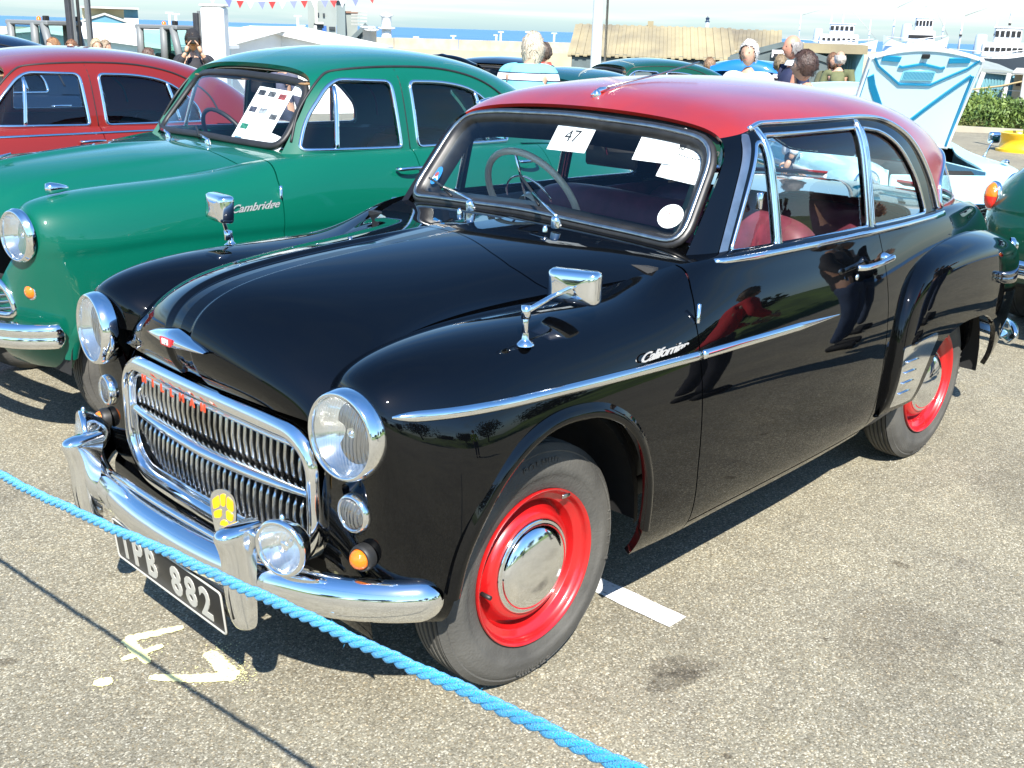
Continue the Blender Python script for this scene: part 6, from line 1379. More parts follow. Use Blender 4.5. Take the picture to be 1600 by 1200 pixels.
# fence of posts and wires with bushes in front
t=thing('wire_fence','post and wire fence in front of the teal shed at the right edge','fence',(0,0,0))
fp=[at(px,150,26) for px in (1440,1508,1562,1597,1660)]; tops=[]
for k,(q,lean) in enumerate(zip(fp,(0,.30,.12,.0,.1))):
    z0=-.35; top=(q[0]-lean*.9,q[1]+lean*.7,1.05); tops.append(top); build('post',box(.09,.09,1.0,(0,0,0)).xf(Matrix.Identity(4)) if False else tube([(q[0],q[1],z0),top],.05,6),palec,t)
for f in (1.0,.75,.5,.25): build('wire',tube([tuple(np.array([q[0],q[1],-.35])*(1-f)+np.array(tp)*f) for q,tp in zip(fp,tops)],.008,4),steel,t)
build('rail',tube([(q[0],q[1],.55+.12*k) for k,q in enumerate(fp)],.02,5),mat('wood_rail',(.4,.3,.15)),t)
def foliage(name,label,cat,cx,cy,rx,ry,h,n,m,z0=0,rot=0,leaf=.05,spiky=False):
    rng=np.random.RandomState(int(abs(cx*7+cy*13))%9999); s=S(); V=[];F=[]
    blobs=[(rng.uniform(-rx,rx),rng.uniform(-ry,ry),rng.uniform(.25,.55)*h,rng.uniform(.30,.55)*h) for _ in range(int(10+rx*5))]
    for _ in range(n):
        bx,by,bz,br=blobs[rng.randint(len(blobs))]; d=rng.normal(size=3); d/=np.linalg.norm(d); r=br*rng.uniform(.55,1.05)**.5; p=np.array([bx+d[0]*r,by+d[1]*r,max(.01,bz+d[2]*r*.9)])
        a=rng.normal(size=3); a[2]+=.6; a/=np.linalg.norm(a); b=np.cross(a,rng.normal(size=3)); b/=np.linalg.norm(b)+1e-9; l=leaf*rng.uniform(.6,1.5); w_=l*(.18 if spiky else .4)
        i=len(V); V+= [tuple(p-b*w_*.3),tuple(p+a*l*.5-b*w_),tuple(p+a*l),tuple(p+a*l*.5+b*w_)]; F.append((i,i+1,i+2,i+3))
    V=np.array(V); c,s_=math.cos(rot),math.sin(rot); W=V.copy(); W[:,0]=V[:,0]*c-V[:,1]*s_+cx; W[:,1]=V[:,0]*s_+V[:,1]*c+cy; W[:,2]+=z0
    o=build(name,S(W,F),m,None,smooth=False)
    if cat: tag(o,label,cat)
    return o
leafm=mat('bush_leaves',(.17,.24,.045),rough=.6,col2=(.05,.10,.02),nscale=3,ramp=(.35,.65)); leafd=mat('dark_leaves',(.03,.06,.018),rough=.6,noise=.5,nscale=2)
for k,(px,D,h,lab) in enumerate(((1512,24.5,.85,'leafy green bush at the foot of the leaning fence post'),(1560,24.3,.75,'bright green bush in the middle of the row below the wire fence'),(1604,24.5,.7,'green bush at the right edge below the stone hut'))):
    c=at(px,180,D); b=foliage('bush',lab,'bush',c[0],c[1],.80,.38,h,3600,leafm,z0=-.05,rot=R(133),leaf=.085,spiky=True); b['group']='bushes along the fence'
c=at(1550,195,24); gk=foliage('grass_verge',None,None,c[0],c[1],3.2,.2,.16,2500,mat('dry_grass',(.20,.22,.07),rough=.8,noise=.4,nscale=5),rot=R(133),leaf=.12,spiky=True); kind(gk,'stuff')
c0=at(1440,196,23.3);c1=at(1700,204,23.3); kind(slab(c0,c1,-.1,.10,.14,conc,'kerb'),'structure')
# yellow wheel base with green pole
p=at(1600,215,19.5); t=thing('barrier_base','yellow painted wheel rim lying flat with a thin green pole in it','barrier',(p[0],p[1],0))
yw=mat('yellow_wheel_paint',(.85,.50,.01),rough=.4,coat=.4); build('rim',lathe([(0,.30),(0,.40),(.04,.40),(.05,.36),(.10,.34),(.15,.33),(.21,.34),(.25,.37),(.29,.38),(.30,.33),(.27,.30),(.12,.28),(.1,.0)],(0,0,0),(0,0,1),40),yw,t,angle=50)
build('pole',tube([(0,0,.1),(-.02,.02,1.55)],.035,8),mat('green_pole',(.02,.30,.06),rough=.4),t); 
# lamp post, bunting, thin masts
p=at(930,110,18); t=thing('lamp_post','tall pale grey lamp post rising beyond the red roof','lamp post',(p[0],p[1],hgt(p[0],p[1])))
build('post',lathe([(0,.13),(.9,.13),(1.0,.085),(3.5,.075),(7.5,.055)],(0,0,0),(0,0,1),14),mat('galvanised',(.62,.62,.60),rough=.45,metal=.3),t); build('cable_pipe',tube([(-.13,.09,0),(-.10,.07,7)],.02,6),steel,t); build('lantern',box(.7,.22,.12,(-.35,0,7.5),.04),palec,t)
t=thing('bunting','string of small red, white and blue flags across the sky at the top left','bunting',(0,0,0))
pts=[at(px,py,16) for px,py in ((250,-26),(345,-3),(400,2),(450,1.5),(500,0),(545,-1),(620,-14),(700,-40))]; pc=cr(pts,6); build('string',tube(pc,.004,4),whitew,t)
fl=[mat('flag_blue',(.02,.05,.3)),mat('flag_red',(.5,.05,.05)),mat('flag_white',(.75,.75,.78))]
for k in range(3,len(pc)-4,1):
    if k%2==0: continue
    q=pc[k]; d=pc[k+1]-pc[k-1]; d/=np.linalg.norm(d); w_=.05; off=np.array([.02*math.sin(k*2.1),.03*math.cos(k),0]); 
    V=[q-d*w_,q+d*w_,q+off+np.array([0,0,-.10])+d*.02*math.sin(k),]; V+= [v+np.array([.003,.003,0]) for v in V]; build('flag',recalc(S(V,[(0,1,2),(3,4,5),(0,1,4,3),(1,2,5,4),(2,0,3,5)])),fl[k//2%3],t,smooth=False)
for k,(px,py0,py1,D) in enumerate(((276,35,22,110),(266,35,20,108),(466,44,25,105),(472,50,40,104),(775,64,55,118),(782,64,50,118),(824,66,50,118),(839,66,56,118),(865,68,52,118),(708,64,56,118),(650,62,58,118))):
    q=at(px,py0+12,D); top=at(px,py1,D)[2]; t=thing('flagpole' if k%3==0 else 'light_pole',('thin white pole, '+['leftmost, above the white warehouse roof','just left of the forklift mast top','left of the grey tower','short, beside the grey tower','on the sea wall directly right of the black bonnet','second one on the sea wall right of the black bonnet','on the sea wall above the fair-haired head','on the sea wall right of the fair-haired head','on the sea wall above the man with sunglasses','on the sea wall above the raised black bonnet','small, near the beacon on the sea wall'][k]),'pole',(q[0],q[1],0))
    build('pole',tube([(0,0,-4),(0,0,top)],.10,6),whitew,t); build('head',box(.7,.15,.12,(0,0,top)),whitew,t,smooth=False)
# ================================================================ forklift trucks
def forklift(label,px,D,zc,rz,mast_h,gap,mc,lit=True):
    """origin at the ground below the mast; local +x is forwards"""
    p=at(px,60,D); t=thing('forklift_truck',label,'forklift',(p[0],p[1],zc-2.2),rz)
    dg=mat('forklift_grey',(.16,.17,.17),rough=.5); mg=mat('mast_steel',mc,rough=.5,noise=.25,nscale=6)
    build('body',box(1.9,1.15,.75,(-1.35,0,.75),.08),mat('forklift_yellow',(.5,.3,.02),rough=.5),t,smooth=False); build('counterweight',box(.5,1.15,1.0,(-2.2,0,.85),.15),dg,t,smooth=False)
    cabf=build('cab',box(1.45,1.15,.12,(-1.2,0,2.17),.03),dg,t,smooth=False)
    for x0,x1 in ((-1.82,-1.80),(-1.0,-.98),(-.40,-.66)):
        for sy in (1,-1): build('pillar',tube([(x0,.5*sy,1.1),(x1,.5*sy,2.17)],.10,6),dg,cabf)
    for sy in (1,-1): build('side_window',S([(-1.75,.5*sy,1.25),(-.97,.5*sy,1.25),(-.95,.5*sy,2.1),(-1.75,.5*sy,2.1)],[(0,1,2,3)]),glass('greenish_glass',(.35,.55,.48),1.2),cabf,smooth=False); build('side_window',S([(-.90,.5*sy,1.25),(-.45,.5*sy,1.25),(-.68,.5*sy,2.1),(-.86,.5*sy,2.1)],[(0,1,2,3)]),MATS['greenish_glass'],cabf,smooth=False)
    build('seat',box(.45,.5,.6,(-1.45,0,1.2),.08),darkmat,t,smooth=False)
    for sy in (1,-1):
        m=build('mast_rail',box(.14,.09,mast_h,(.0,gap/2*sy,mast_h/2+.1),.01),mg,t,smooth=False); build('inner_rail',box(.09,.06,mast_h-.1,(.05,(gap/2-.08)*sy,mast_h/2+.2)),dg,m,smooth=False)
    for z in (.4,1.6,mast_h-.1): build('crossbar',box(.06,gap,.10,(-.02,0,z)),dg,t,smooth=False)
    build('lift_ram',tube([(0,0,.2),(0,0,mast_h*.8)],.04,6),darkmat,t)
    for sy in (1,-1):
        build('fork',box(1.1,.11,.04,(.65,.28*sy,.12)),dg,t,smooth=False); build('work_lamp',box(.10,.16,.12,(-.62,.45*sy,2.28),.02),darkmat,t,smooth=False)
        for x in (-.35,-1.9): build('wheel',lathe([(0,.0),(0,.3),(.04,.33),(.22,.33),(.25,.3),(.25,0)],(x,.42*sy,.33),(0,sy,0),20),TYRE,t)
    build('beacon',lathe([(0,.06),(.08,.06),(.12,0)],(-1.6,.2,2.21),(0,0,1),10),amber,t)
forklift('forklift truck with tall dark masts leaving the top of the picture, at the left',126,30,1.50,R(108),5.2,.62,(.045,.045,.05))
forklift('forklift truck with a shorter olive and black mast, behind the photographer in black',322,31,1.47,R(108),2.45,.70,(.12,.10,.06))
# ================================================================ cars of the next rows
BLACK2=black_paint
def nb(label,m,px,py,D,rz,bonnet=0,boot=0,scale=1,local=(-1.3,0)):
    p=at(px,py,D); c,s=math.cos(rz),math.sin(rz); x=p[0]-(c*local[0]-s*local[1])*scale; y=p[1]-(s*local[0]+c*local[1])*scale
    r=neighbour(label,m,(x,y,0),rz,bonnet,boot); r.scale=(scale,)*3; return r
b1=nb('black car with its bonnet propped open, behind the green saloon roof',BLACK2,705,80,12.6,R(22),bonnet=37,local=(.1,0)); b1.scale=(1,1,.86)
b2=nb('small teal car behind the woman in the striped top, only its roof showing',TEAL,880,110,9.9,R(5),scale=.87,local=(-1.35,0))
b3=nb('dark green car roof in front of the long corrugated shed',GREEN2,1010,100,12.6,R(-25),scale=.90,local=(-1.4,0))
b4=nb('mid blue car with its bonnet raised, behind the man in the white shirt',BLUE,1168,95,13.5,R(30),bonnet=37,local=(.1,0)); b4.scale=(1,1,.88)
b5=nb('yellow car seen through the side windows of the red saloon',YEL,120,130,11.5,R(10),local=(-1.3,0),scale=.84)
pc_=nb('pale blue and white car with its bonnet raised, showing blue ribs, behind the red roof',PALE,1428,130,8.2,R(50),bonnet=0,local=(-.20,0),scale=.86)
b6=nb('dark green car at the right edge, seen from behind',GREEN2,1540,345,6.75,R(174),local=(-3.22,.60))
# blue pressed ribs on the underside of the pale car's raised bonnet
def under_ribs(root):
    for o in [o for o in root.children if o.name.split('.')[0] in ('bonnet','bonnet_mascot')]: bpy.data.objects.remove(o)
    rb=mat('rib_blue',(.015,.24,.42),rough=.4); wl=mat('underside_pale',(.66,.86,.90),rough=.5)
    Mb=Matrix.Translation((-.46,0,1.08))@Matrix.Rotation(R(-66),4,'Y')
    # local plate: x 0..0.86 from the hinge to the front edge, underside facing -z
    zf=lambda x,y:-.05*(x/.86)**2-.25*y*y
    hwid=lambda x:.46+.01*x
    V=[];F=[];nx,ny=14,14
    for i in range(nx+1):
        for j in range(ny+1):
            x=.86*i/nx-.06*(2*j/ny-1)**2*(i==nx); y=hwid(x)*(2*j/ny-1); V.append((x,y,zf(x,y)))
    F=[(i*(ny+1)+j,(i+1)*(ny+1)+j,(i+1)*(ny+1)+j+1,i*(ny+1)+j+1) for i in range(nx) for j in range(ny)]
    pl=S(np.array(V),F); bn=build('bonnet',pl.copy().xf(Mb),PALE,root)
    lo=pl.copy(); lo.mv(0,0,-.028); lo.V[:,1]*=.985; build('underside_panel',lo.xf(Mb),wl,bn)
    ed=[V[j] for j in range(ny+1)]+[V[i*(ny+1)+ny] for i in range(1,nx+1)]+[V[nx*(ny+1)+j] for j in range(ny-1,-1,-1)]+[V[i*(ny+1)] for i in range(nx-1,0,-1)]
    build('flanged_edge',sweep(np.array(ed),[(-.004,.002),(-.004,-.034),(.016,-.034),(.016,.002)],closed=True).xf(Mb),WHITEP,bn,smooth=False)
    for pts,w_ in (([(.79,-.36),(.77,-.20)],.026),([(.77,.20),(.79,.36)],.026),([(.80,-.43),(.72,-.37),(.60,-.20),(.55,-.13),(.55,.13),(.60,.20),(.72,.37),(.80,.43)],.010),([(.71,-.19),(.70,-.16),(.73,.0),(.70,.16),(.71,.19)],.012),([(.64,-.41),(.54,-.36),(.30,-.20)],.030),([(.66,.42),(.10,-.02)],.016),([(.66,.43),(.02,.44)],.012),([(.70,-.45),(.02,-.44)],.008)):
        P_=dens(pts,.03,False); build('rib',sweep([(x,y,zf(x,y)-.030) for x,y in P_],[(-w_,-.004),(-w_*.8,.008),(w_*.8,.008),(w_,-.004)],upv=(0,0,-1)).xf(Mb),rb,bn,smooth=False)
    build('stiffener_panel',box(.085,.27,.012,(.63,0,zf(.63,0)-.033)).xf(Mb),mat('rib_pale_blue',(.25,.60,.68),rough=.5),bn,smooth=False)
    for k in range(22): build('louvre',box(.065,.004,.006,(.63,-.12+.0115*k,zf(.63,0)-.041)).xf(Mb),rb,bn,smooth=False)
    build('catch',box(.03,.06,.03,(.80,0,-.075)).xf(Mb),darkmat,bn,smooth=False)
    q,nn=gss.at([(x,.80) for x in np.arange(.1,-2.7,-.05)],sel=lambda G:G[:,1]>.6)
    for sg in (1,-1):
        build('side_strip',sweep(q*[1,sg,1],[(-.022,-.002),(-.02,.007),(.02,.007),(.022,-.002)],upv=nn*[1,sg,1]),chrome,root)
        build('white_flash',sweep((q+[0,.001,.045])*[1,sg,1],[(-.03,-.002),(-.03,.003),(.03,.003),(.03,-.002)],upv=nn*[1,sg,1]),WHITEP,root)
    build('side_badge',recalc(prism([(-.03,.02),(.03,.02),(0,-.03)],.006,'xz',-.79)).mv(-.75,0,.93),chrome,root,smooth=False)
    for sy in (1,-1): build('inner_wing',box(.80,.02,.30,(.0,.40*sy,.80),.005),PALE,root,smooth=False)
    build('slam_panel',box(.03,.8,.25,(.45,0,.80),.01),PALE,root,smooth=False)
    build('engine',box(.5,.4,.3,(0,0,.80),.05),darkmat,root); build('radiator',box(.06,.6,.3,(.38,0,.80),.02),darkmat,root)
    mirror_at(root,(-.15,.66,1.0),(-.15,.70,1.10),(-.17,.74,1.16),0)
under_ribs(pc_)
tx=text('Minx',.055,.0015,font_shear=.4,bold=.0006); tx.xf(frame((-3.42,-.30,.72),(0,-1,0),(0,0,1))); build('boot_script',tx,chrome,b6,smooth=False)
# ================================================================ blue rope
def rope():
    pts=[(1.235,-6.0,.62),(1.24,-3.0,.68),(1.245,-1.0,.775),(1.25,.63,.926),(1.25,1.452,1.021),(1.25,1.88,1.0665),(1.25,2.6,1.150),(1.26,4.5,1.30)]
    p=cr(pts,40); L=np.concatenate([[0],np.cumsum(np.linalg.norm(np.diff(p,axis=0),axis=1))]); s_=np.arange(0,L[-1],.004); q=np.stack([np.interp(s_,L,p[:,i]) for i in range(3)],1)
    T=np.gradient(q,axis=0); T/=np.linalg.norm(T,axis=1)[:,None]; X=np.cross(T,[0,0,1.]); X/=np.linalg.norm(X,axis=1)[:,None]; Z=np.cross(X,T)
    q=q+Z*(.0012*np.sin(s_*9)+.0008*np.sin(s_*23))[:,None]+X*(.0007*np.sin(s_*61)+.0005*np.sin(s_*131))[:,None]
    m=mat('blue_rope',(.0,.40,.78),rough=.38,col2=(.0,.30,.62),nscale=22,detail=8,ramp=(.3,.65),bump=.8,bscale=600,sheen=.3)
    t=thing('rope','bright blue twisted rope stretched across in front of the cars','rope',(0,0,0))
    for k in range(3):
        a=s_*2*math.pi/.052+k*2*math.pi/3; c=q+(X*np.cos(a)[:,None]+Z*np.sin(a)[:,None])*.0037; build('strand',sweep(c,circ2(.0036,7),upv=Z),m,t)
    # loose fibres
    rng=np.random.RandomState(5); fb=S()
    for _ in range(700):
        i=rng.randint(len(q)); a=rng.uniform(0,6.28); d=X[i]*math.cos(a)+Z[i]*math.sin(a); b=q[i]+d*.007; e=b+d*rng.uniform(.002,.006)+T[i]*rng.uniform(-.006,.006); w_=T[i]*.0003
        fb.add([b-w_,b+w_,e],[(0,1,2)])
    o=build('fibres',fb,m,t,smooth=False); o['kind']='stuff'
rope()
# ================================================================ people
SKIN=mat('skin',(.52,.30,.20),rough=.5,noise=.12,nscale=12); 
def skinmesh(V,E,Rr,sub=2):
    me=bpy.data.meshes.new('sk'); me.from_pydata([tuple(v) for v in V],E,[]); o=bpy.data.objects.new('sk',me); COL.objects.link(o)
    o.modifiers.new('s','SKIN'); 
    for i,r in enumerate(Rr):
        d=me.skin_vertices[0].data[i]; d.radius=(r,r) if not isinstance(r,tuple) else r
    me.skin_vertices[0].data[0].use_root=True
    md=o.modifiers.new('u','SUBSURF'); md.levels=sub; md.render_levels=sub
    dg=bpy.context.evaluated_depsgraph_get(); m2=bpy.data.meshes.new_from_object(o.evaluated_get(dg)); 
    s=S(np.array([v.co[:] for v in m2.vertices]),[tuple(p.vertices) for p in m2.polygons]); bpy.data.objects.remove(o); bpy.data.meshes.remove(me); bpy.data.meshes.remove(m2); return s
def person(label,loc,face,top=1.75,shirt=(.8,.8,.8),hair=(.2,.12,.07),trousers=(.03,.04,.07),lean=0,arms='down',bald=False,hat=False,shirtm=None,hairlen=0,group=None,skin=None,turn=0,z0=0,build_w=1.0):
    """standing figure, faces local +x; face = yaw"""
    k=top/1.75; root=thing('person',label,'person',(loc[0],loc[1],z0),face); root.scale=(k,k,k)
    if group: root['group']=group
    L=R(lean)
    def up(x,y,z): # bend the upper body forwards about the hips
        dz=z-.95; return (x+dz*math.sin(L),y,.95+dz*math.cos(L)-x*math.sin(L))
    w_=.17*build_w
    J={'pelvis':(0,0,.95),'waist':up(0,0,1.08),'chest':up(.0,0,1.28),'neckb':up(-.01,0,1.44),'neck':up(.01,0,1.52)}
    arm={}
    for s,n in ((1,'l'),(-1,'r')):
        sh=up(-.01,s*w_*1.05,1.42)
        if arms=='down': el=up(-.03,s*(w_+.07),1.14); wr=up(.05,s*(w_+.07),.90); hd=up(.08,s*(w_+.06),.83)
        elif arms=='camera': el=up(.17,s*(w_+.08),1.24); wr=up(.24,s*.09,1.50); hd=up(.22,s*.065,1.57)
        elif arms=='hips': el=up(-.05,s*(w_+.19),1.18); wr=up(.08,s*(w_+.03),1.02); hd=up(.13,s*w_*.8,1.0)
        else: el=up(.08,s*(w_+.05),1.17); wr=up(.30,s*.12,1.12); hd=up(.37,s*.09,1.13)
        arm[n]=(sh,el,wr,hd)
    legs={}
    for s,n in ((1,'l'),(-1,'r')): legs[n]=((0,s*.09,.90),(.02,s*.10,.50),(-.02,s*.11,.09),(.10,s*.12,.04))
    V=[J['pelvis'],J['waist'],J['chest'],J['neckb'],J['neck']]; E=[(0,1),(1,2),(2,3),(3,4)]; Rr=[(.125,.10),(.115,.09),(.14,.10),(.06,.055),(.055,.055)]
    for n in 'lr':
        i=len(V); V+=list(arm[n][:3]); E+=[(2,i),(i,i+1),(i+1,i+2)]; Rr+=[.048,.036,.025]
        i=len(V); V+=list(legs[n][:3]); E+=[(0,i),(i,i+1),(i+1,i+2)]; Rr+=[.085,.058,.042]
    sk=skin or SKIN
    hand=S()
    b=skinmesh(V,E,Rr,1)
    # hands: palm and five fingers, feet
    for n,sg in (('l',1),('r',-1)):
        a=np.array(arm[n][2]);c=np.array(arm[n][3]); d=(c-a)/np.linalg.norm(c-a); sd=np.cross(d,[0,1,0] if abs(d[1])<.8 else [1,0,0]); sd/=np.linalg.norm(sd)
        pv=[a,a+d*.05,a+d*.09]; ee=[(0,1),(1,2)]; rr=[.024,.030,.026]
        hm=skinmesh(pv,ee,rr,1); b.join(hm)
        for f in range(4):
            o=(f-1.5)*.017; st_=a+d*.085+sd*o; ln=(.062,.072,.068,.052)[f]; bend=np.cross(sd,d)*.02*(-sg); b.join(tube([st_,st_+d*ln*.5+bend*.3,st_+d*ln+bend],.0085,6,scale=[1,.9,.6]))
        st_=a+d*.045+sd*.028; b.join(tube([st_,st_+sd*.02+d*.02,st_+sd*.022+d*.05],.0095,6,scale=[1,.95,.6]))
    # head
    hc=np.array(up(.035,0,1.635)); tl=L*.6 if lean else 0
    nu_,nv_=28,20; HV=[];HF=[]
    for i in range(nv_+1):
        th=math.pi*i/nv_
        for j in range(nu_):
            ph=2*math.pi*j/nu_; x=math.sin(th)*math.cos(ph); y=math.sin(th)*math.sin(ph); z=math.cos(th)
            rx,ry,rz_=.098,.078,.118
            if z<0: ry*=1-.28*(-z)**1.3; rx*=1-.12*(-z)
            px_,py_,pz_=x*rx,y*ry,z*rz_
            fr=max(0,x)
            px_+=.022*math.exp(-((y*ry)/.013)**2-((pz_+.018)/.020)**2)*(fr>0)+.006*math.exp(-((y*ry)/.03)**2-((pz_+.085)/.015)**2)*(fr>0)+.004*math.exp(-((y*ry)/.02)**2-((pz_+.058)/.010)**2)*(fr>0)
            px_-=.010*(math.exp(-((y*ry-.030)/.014)**2-((pz_-.008)/.012)**2)+math.exp(-((y*ry+.030)/.014)**2-((pz_-.008)/.012)**2))*(fr>.3)
            if x<0 and z<-.3: px_*=.85
            HV.append((px_,py_,pz_))
    for i in range(nv_):
        for j in range(nu_): HF.append((i*nu_+j,(i+1)*nu_+j,(i+1)*nu_+(j+1)%nu_,i*nu_+(j+1)%nu_))
    hs=clean(S(np.array(HV),HF)); Mh=Matrix.Translation(hc)@Matrix.Rotation(R(turn),4,'Z')@Matrix.Rotation(tl,4,'Y')
    raw=hs.copy(); hs.xf(Mh); b.join(hs)
    for sg in (1,-1):
        e=lathe([(-.006,.0),(-.005,.020),(.004,.024),(.006,.012),(.002,0)],(0,.078*sg,-.005),(0,sg,.1),12); e.V[:,2]*=1.25; b.join(e.xf(Mh))
    body=build('body',recalc(b),sk,root)
    for sg in (1,-1): build('eye',lathe([(-.004,.008),(.002,.006),(.004,0)],(.084,.030*sg,.008),(1,0,0),8).xf(Mh),darkmat,root)
    build('mouth',box(.006,.040,.007,(.091,0,-.058),.002).xf(Mh),mat('lips',(.32,.10,.08),rough=.5),root)
    # hair
    if not bald or hair:
        rng=np.random.RandomState(int(abs(loc[0]*31+loc[1]*17))%999)
        hv=raw.V.copy(); nrm=hv/np.linalg.norm(hv,axis=1)[:,None]; th=.012+.010*rng.rand(len(hv)); hh=raw.copy(); hh.V=hv+nrm*th[:,None]
        def keep(V):
            front=V[:,0]; z=V[:,2]
            f=z-.045-.55*np.maximum(0,front-.02) ; back=-(front-.022)*1.6-.006-(-z-.06-hairlen)*.6
            r=np.maximum(f,np.minimum(back,z+.075+hairlen))
            if bald: r=np.minimum(np.minimum(back,z+.07),.055-z)
            return r
        hh.N=None; hh=clip(hh,keep)
        if len(hh.F):
            if hairlen:
                lo=hh.V[:,2]<-.01; hh.V[lo,2]-=hairlen*(.02-hh.V[lo,2])/.1*1.0
            hm=mat('hair_%s'%('_'.join(str(int(c*100)) for c in hair)),hair,rough=.5,noise=.45,nscale=60,stretch=(1,1,.25),bump=.6,bscale=120)
            h_=hh.copy(); hh.V=hh.V+rng.normal(0,.003,hh.V.shape); build('hair',hh.xf(Mh),hm,root)
            tf=S()
            for _ in range(420 if not bald else 60):
                i=rng.randint(len(h_.V)); p=h_.V[i]; n=p/np.linalg.norm(p); t_=np.cross(n,rng.normal(size=3)); t_/=np.linalg.norm(t_); t2=np.cross(n,t_)
                e_=p+n*.006+t_*rng.uniform(.015,.04)-np.array([0,0,rng.uniform(0,.02)]); tf.add([p-t2*.004-n*.002,p+t2*.004-n*.002,e_],[(0,1,2)])
            build('hair_tufts',tf.xf(Mh),hm,root,smooth=False)['kind']='stuff'
    if hat: 
        h=lathe([(-.01,.104),(.0,.110),(.035,.108),(.04,.100),(.08,.085),(.115,.05),(.128,0)],(0,0,.02),(0,0,1),20); h.V[:,1]*=.86; build('beanie_hat',h.xf(Mh),mat('black_knit',(.015,.015,.018),rough=.9,bump=.8,bscale=90),root)
    # clothes
    sm=shirtm or mat('cloth_%s'%('_'.join(str(int(c*100)) for c in shirt)),shirt,rough=.8,noise=.18,nscale=9,bump=.5,bscale=14)
    V=[J['waist'],J['chest'],up(-.01,0,1.40),up(0,0,1.455),up(0,0,.90)]; E=[(0,1),(1,2),(2,3),(0,4)]; Rr=[(.165*build_w,.120*build_w),(.175*build_w,.125),(.115,.095),(.066,.066),(.165*build_w,.125)]
    for n in 'lr':
        i=len(V); V+=[arm[n][0],arm[n][1],tuple(np.array(arm[n][1])*.15+np.array(arm[n][2])*.85)]; E+=[(2,i),(i,i+1),(i+1,i+2)]; Rr+=[.074,.056,.042]
    build('shirt',skinmesh(V,E,Rr,2),sm,root)
    V=[(0,0,.98),(0,0,.90)]; E=[(0,1)]; Rr=[(.155,.12),(.15,.12)]
    for n in 'lr':
        i=len(V); V+=[(0,legs[n][0][1],.84),legs[n][1],legs[n][2]]; E+=[(1,i),(i,i+1),(i+1,i+2)]; Rr+=[.098,.075,.062]
    build('trousers',skinmesh(V,E,Rr,2),mat('trouser_%s'%('_'.join(str(int(c*100)) for c in trousers)),trousers,rough=.85,noise=.3,nscale=8,bump=.5,bscale=16),root)
    for n,sg in (('l',1),('r',-1)): build('shoe',box(.27,.095,.075,(.06,.115*sg,.037),.025),darkmat,root)
    return root,Mh
def stripes():
    m=bpy.data.materials.new('striped_knit'); m.use_nodes=True; n=m.node_tree.nodes; l=m.node_tree.links; b=n['Principled BSDF']; b.inputs['Roughness'].default_value=.85
    tc=n.new('ShaderNodeTexCoord'); sp=n.new('ShaderNodeSeparateXYZ'); l.new(tc.outputs['Object'],sp.inputs[0]); a=n.new('ShaderNodeMath'); a.operation='MULTIPLY'; a.inputs[1].default_value=6.5; l.new(sp.outputs[2],a.inputs[0]); f=n.new('ShaderNodeMath'); f.operation='FRACT'; l.new(a.outputs[0],f.inputs[0])
    r=n.new('ShaderNodeValToRGB'); r.color_ramp.interpolation='CONSTANT'; e=r.color_ramp.elements; e[0].position=0; e[0].color=(.16,.52,.62,1); e[1].position=.55; e[1].color=(.02,.03,.06,1)
    for p,c in ((.62,(.8,.8,.8)),(.93,(.02,.03,.06)),): x=e.new(p); x.color=(*c,1)
    l.new(f.outputs[0],r.inputs[0]); l.new(r.outputs[0],b.inputs['Base Color']); return m
def toward(loc,tx,ty): return math.atan2(ty-loc[1],tx-loc[0])
CX,CY=1.84,2.30
p=at(303,90,12.5); r,Mh=person('photographer in a black beanie and black jacket holding a camera to the face',p,toward(p,CX,CY),top=1.52,shirt=(.02,.02,.025),hair=(.05,.03,.02),hat=True,arms='camera')
build('camera',box(.06,.13,.08,(.13,0,.0),.01).xf(Mh),darkmat,r,smooth=False)
p=at(818,90,8.6); person('fair-haired woman in a pale blue and white striped top, back turned',p,toward(p,CX,CY)+R(165),top=1.66,shirtm=stripes(),hair=(.62,.52,.38),lean=22,arms='forward',hairlen=.05,build_w=1.12)
p=at(853,90,12.6); r,Mh=person('man with dark sunglasses and red-collared dark jacket, right of the fair-haired woman',p,toward(p,CX,CY)-R(68),top=1.49,shirt=(.03,.03,.035),hair=(.10,.07,.05))
build('sunglasses',box(.03,.15,.028,(.088,0,.012),.008).xf(Mh),darkmat,r); build('collar',lathe([(-.02,.085),(.02,.07)],(0,0,1.50),(0,0,1),16),mat('red_collar',(.6,.08,.05)),r)
p=at(1170,100,10.3); person('white-haired man in a white shirt facing the camera',p,toward(p,CX,CY)-R(12),top=1.585,shirt=(.80,.79,.76),hair=(.72,.70,.66),hairlen=.0,turn=-8,build_w=1.12)
p=at(1240,100,11.3); r,Mh=person('balding man in a navy pullover with white collar, in profile',p,toward(p,CX,CY)-R(62),top=1.645,shirt=(.015,.02,.06),hair=(.35,.32,.30),bald=True,skin=mat('ruddy_skin',(.55,.25,.16),rough=.45,noise=.1,nscale=12)); build('collar',lathe([(-.03,.095),(.02,.075)],(0,0,1.49),(0,0,1),16),white_paper,r)
p=at(1264,105,8.4); person('person with thick dark brown hair and white collar, in front of the navy pullover',p,toward(p,CX,CY)-R(95),top=1.53,shirt=(.75,.77,.80),hair=(.06,.03,.02))
p=at(1218,108,12.8); r,Mh=person('small figure in a dark jacket with white collar, between the two grey-haired men',p,toward(p,CX,CY)+R(170),top=1.44,shirt=(.03,.03,.04),hair=(.25,.18,.10)); build('collar',lathe([(-.03,.10),(.02,.08)],(0,0,1.49),(0,0,1),16),white_paper,r)
p=at(1311,105,16); person('bald man in an olive jacket, seen from behind left of the raised pale bonnet',p,toward(p,CX,CY)+R(175),top=1.47,shirt=(.13,.14,.06),hair=(.6,.55,.48),bald=True,build_w=1.1)
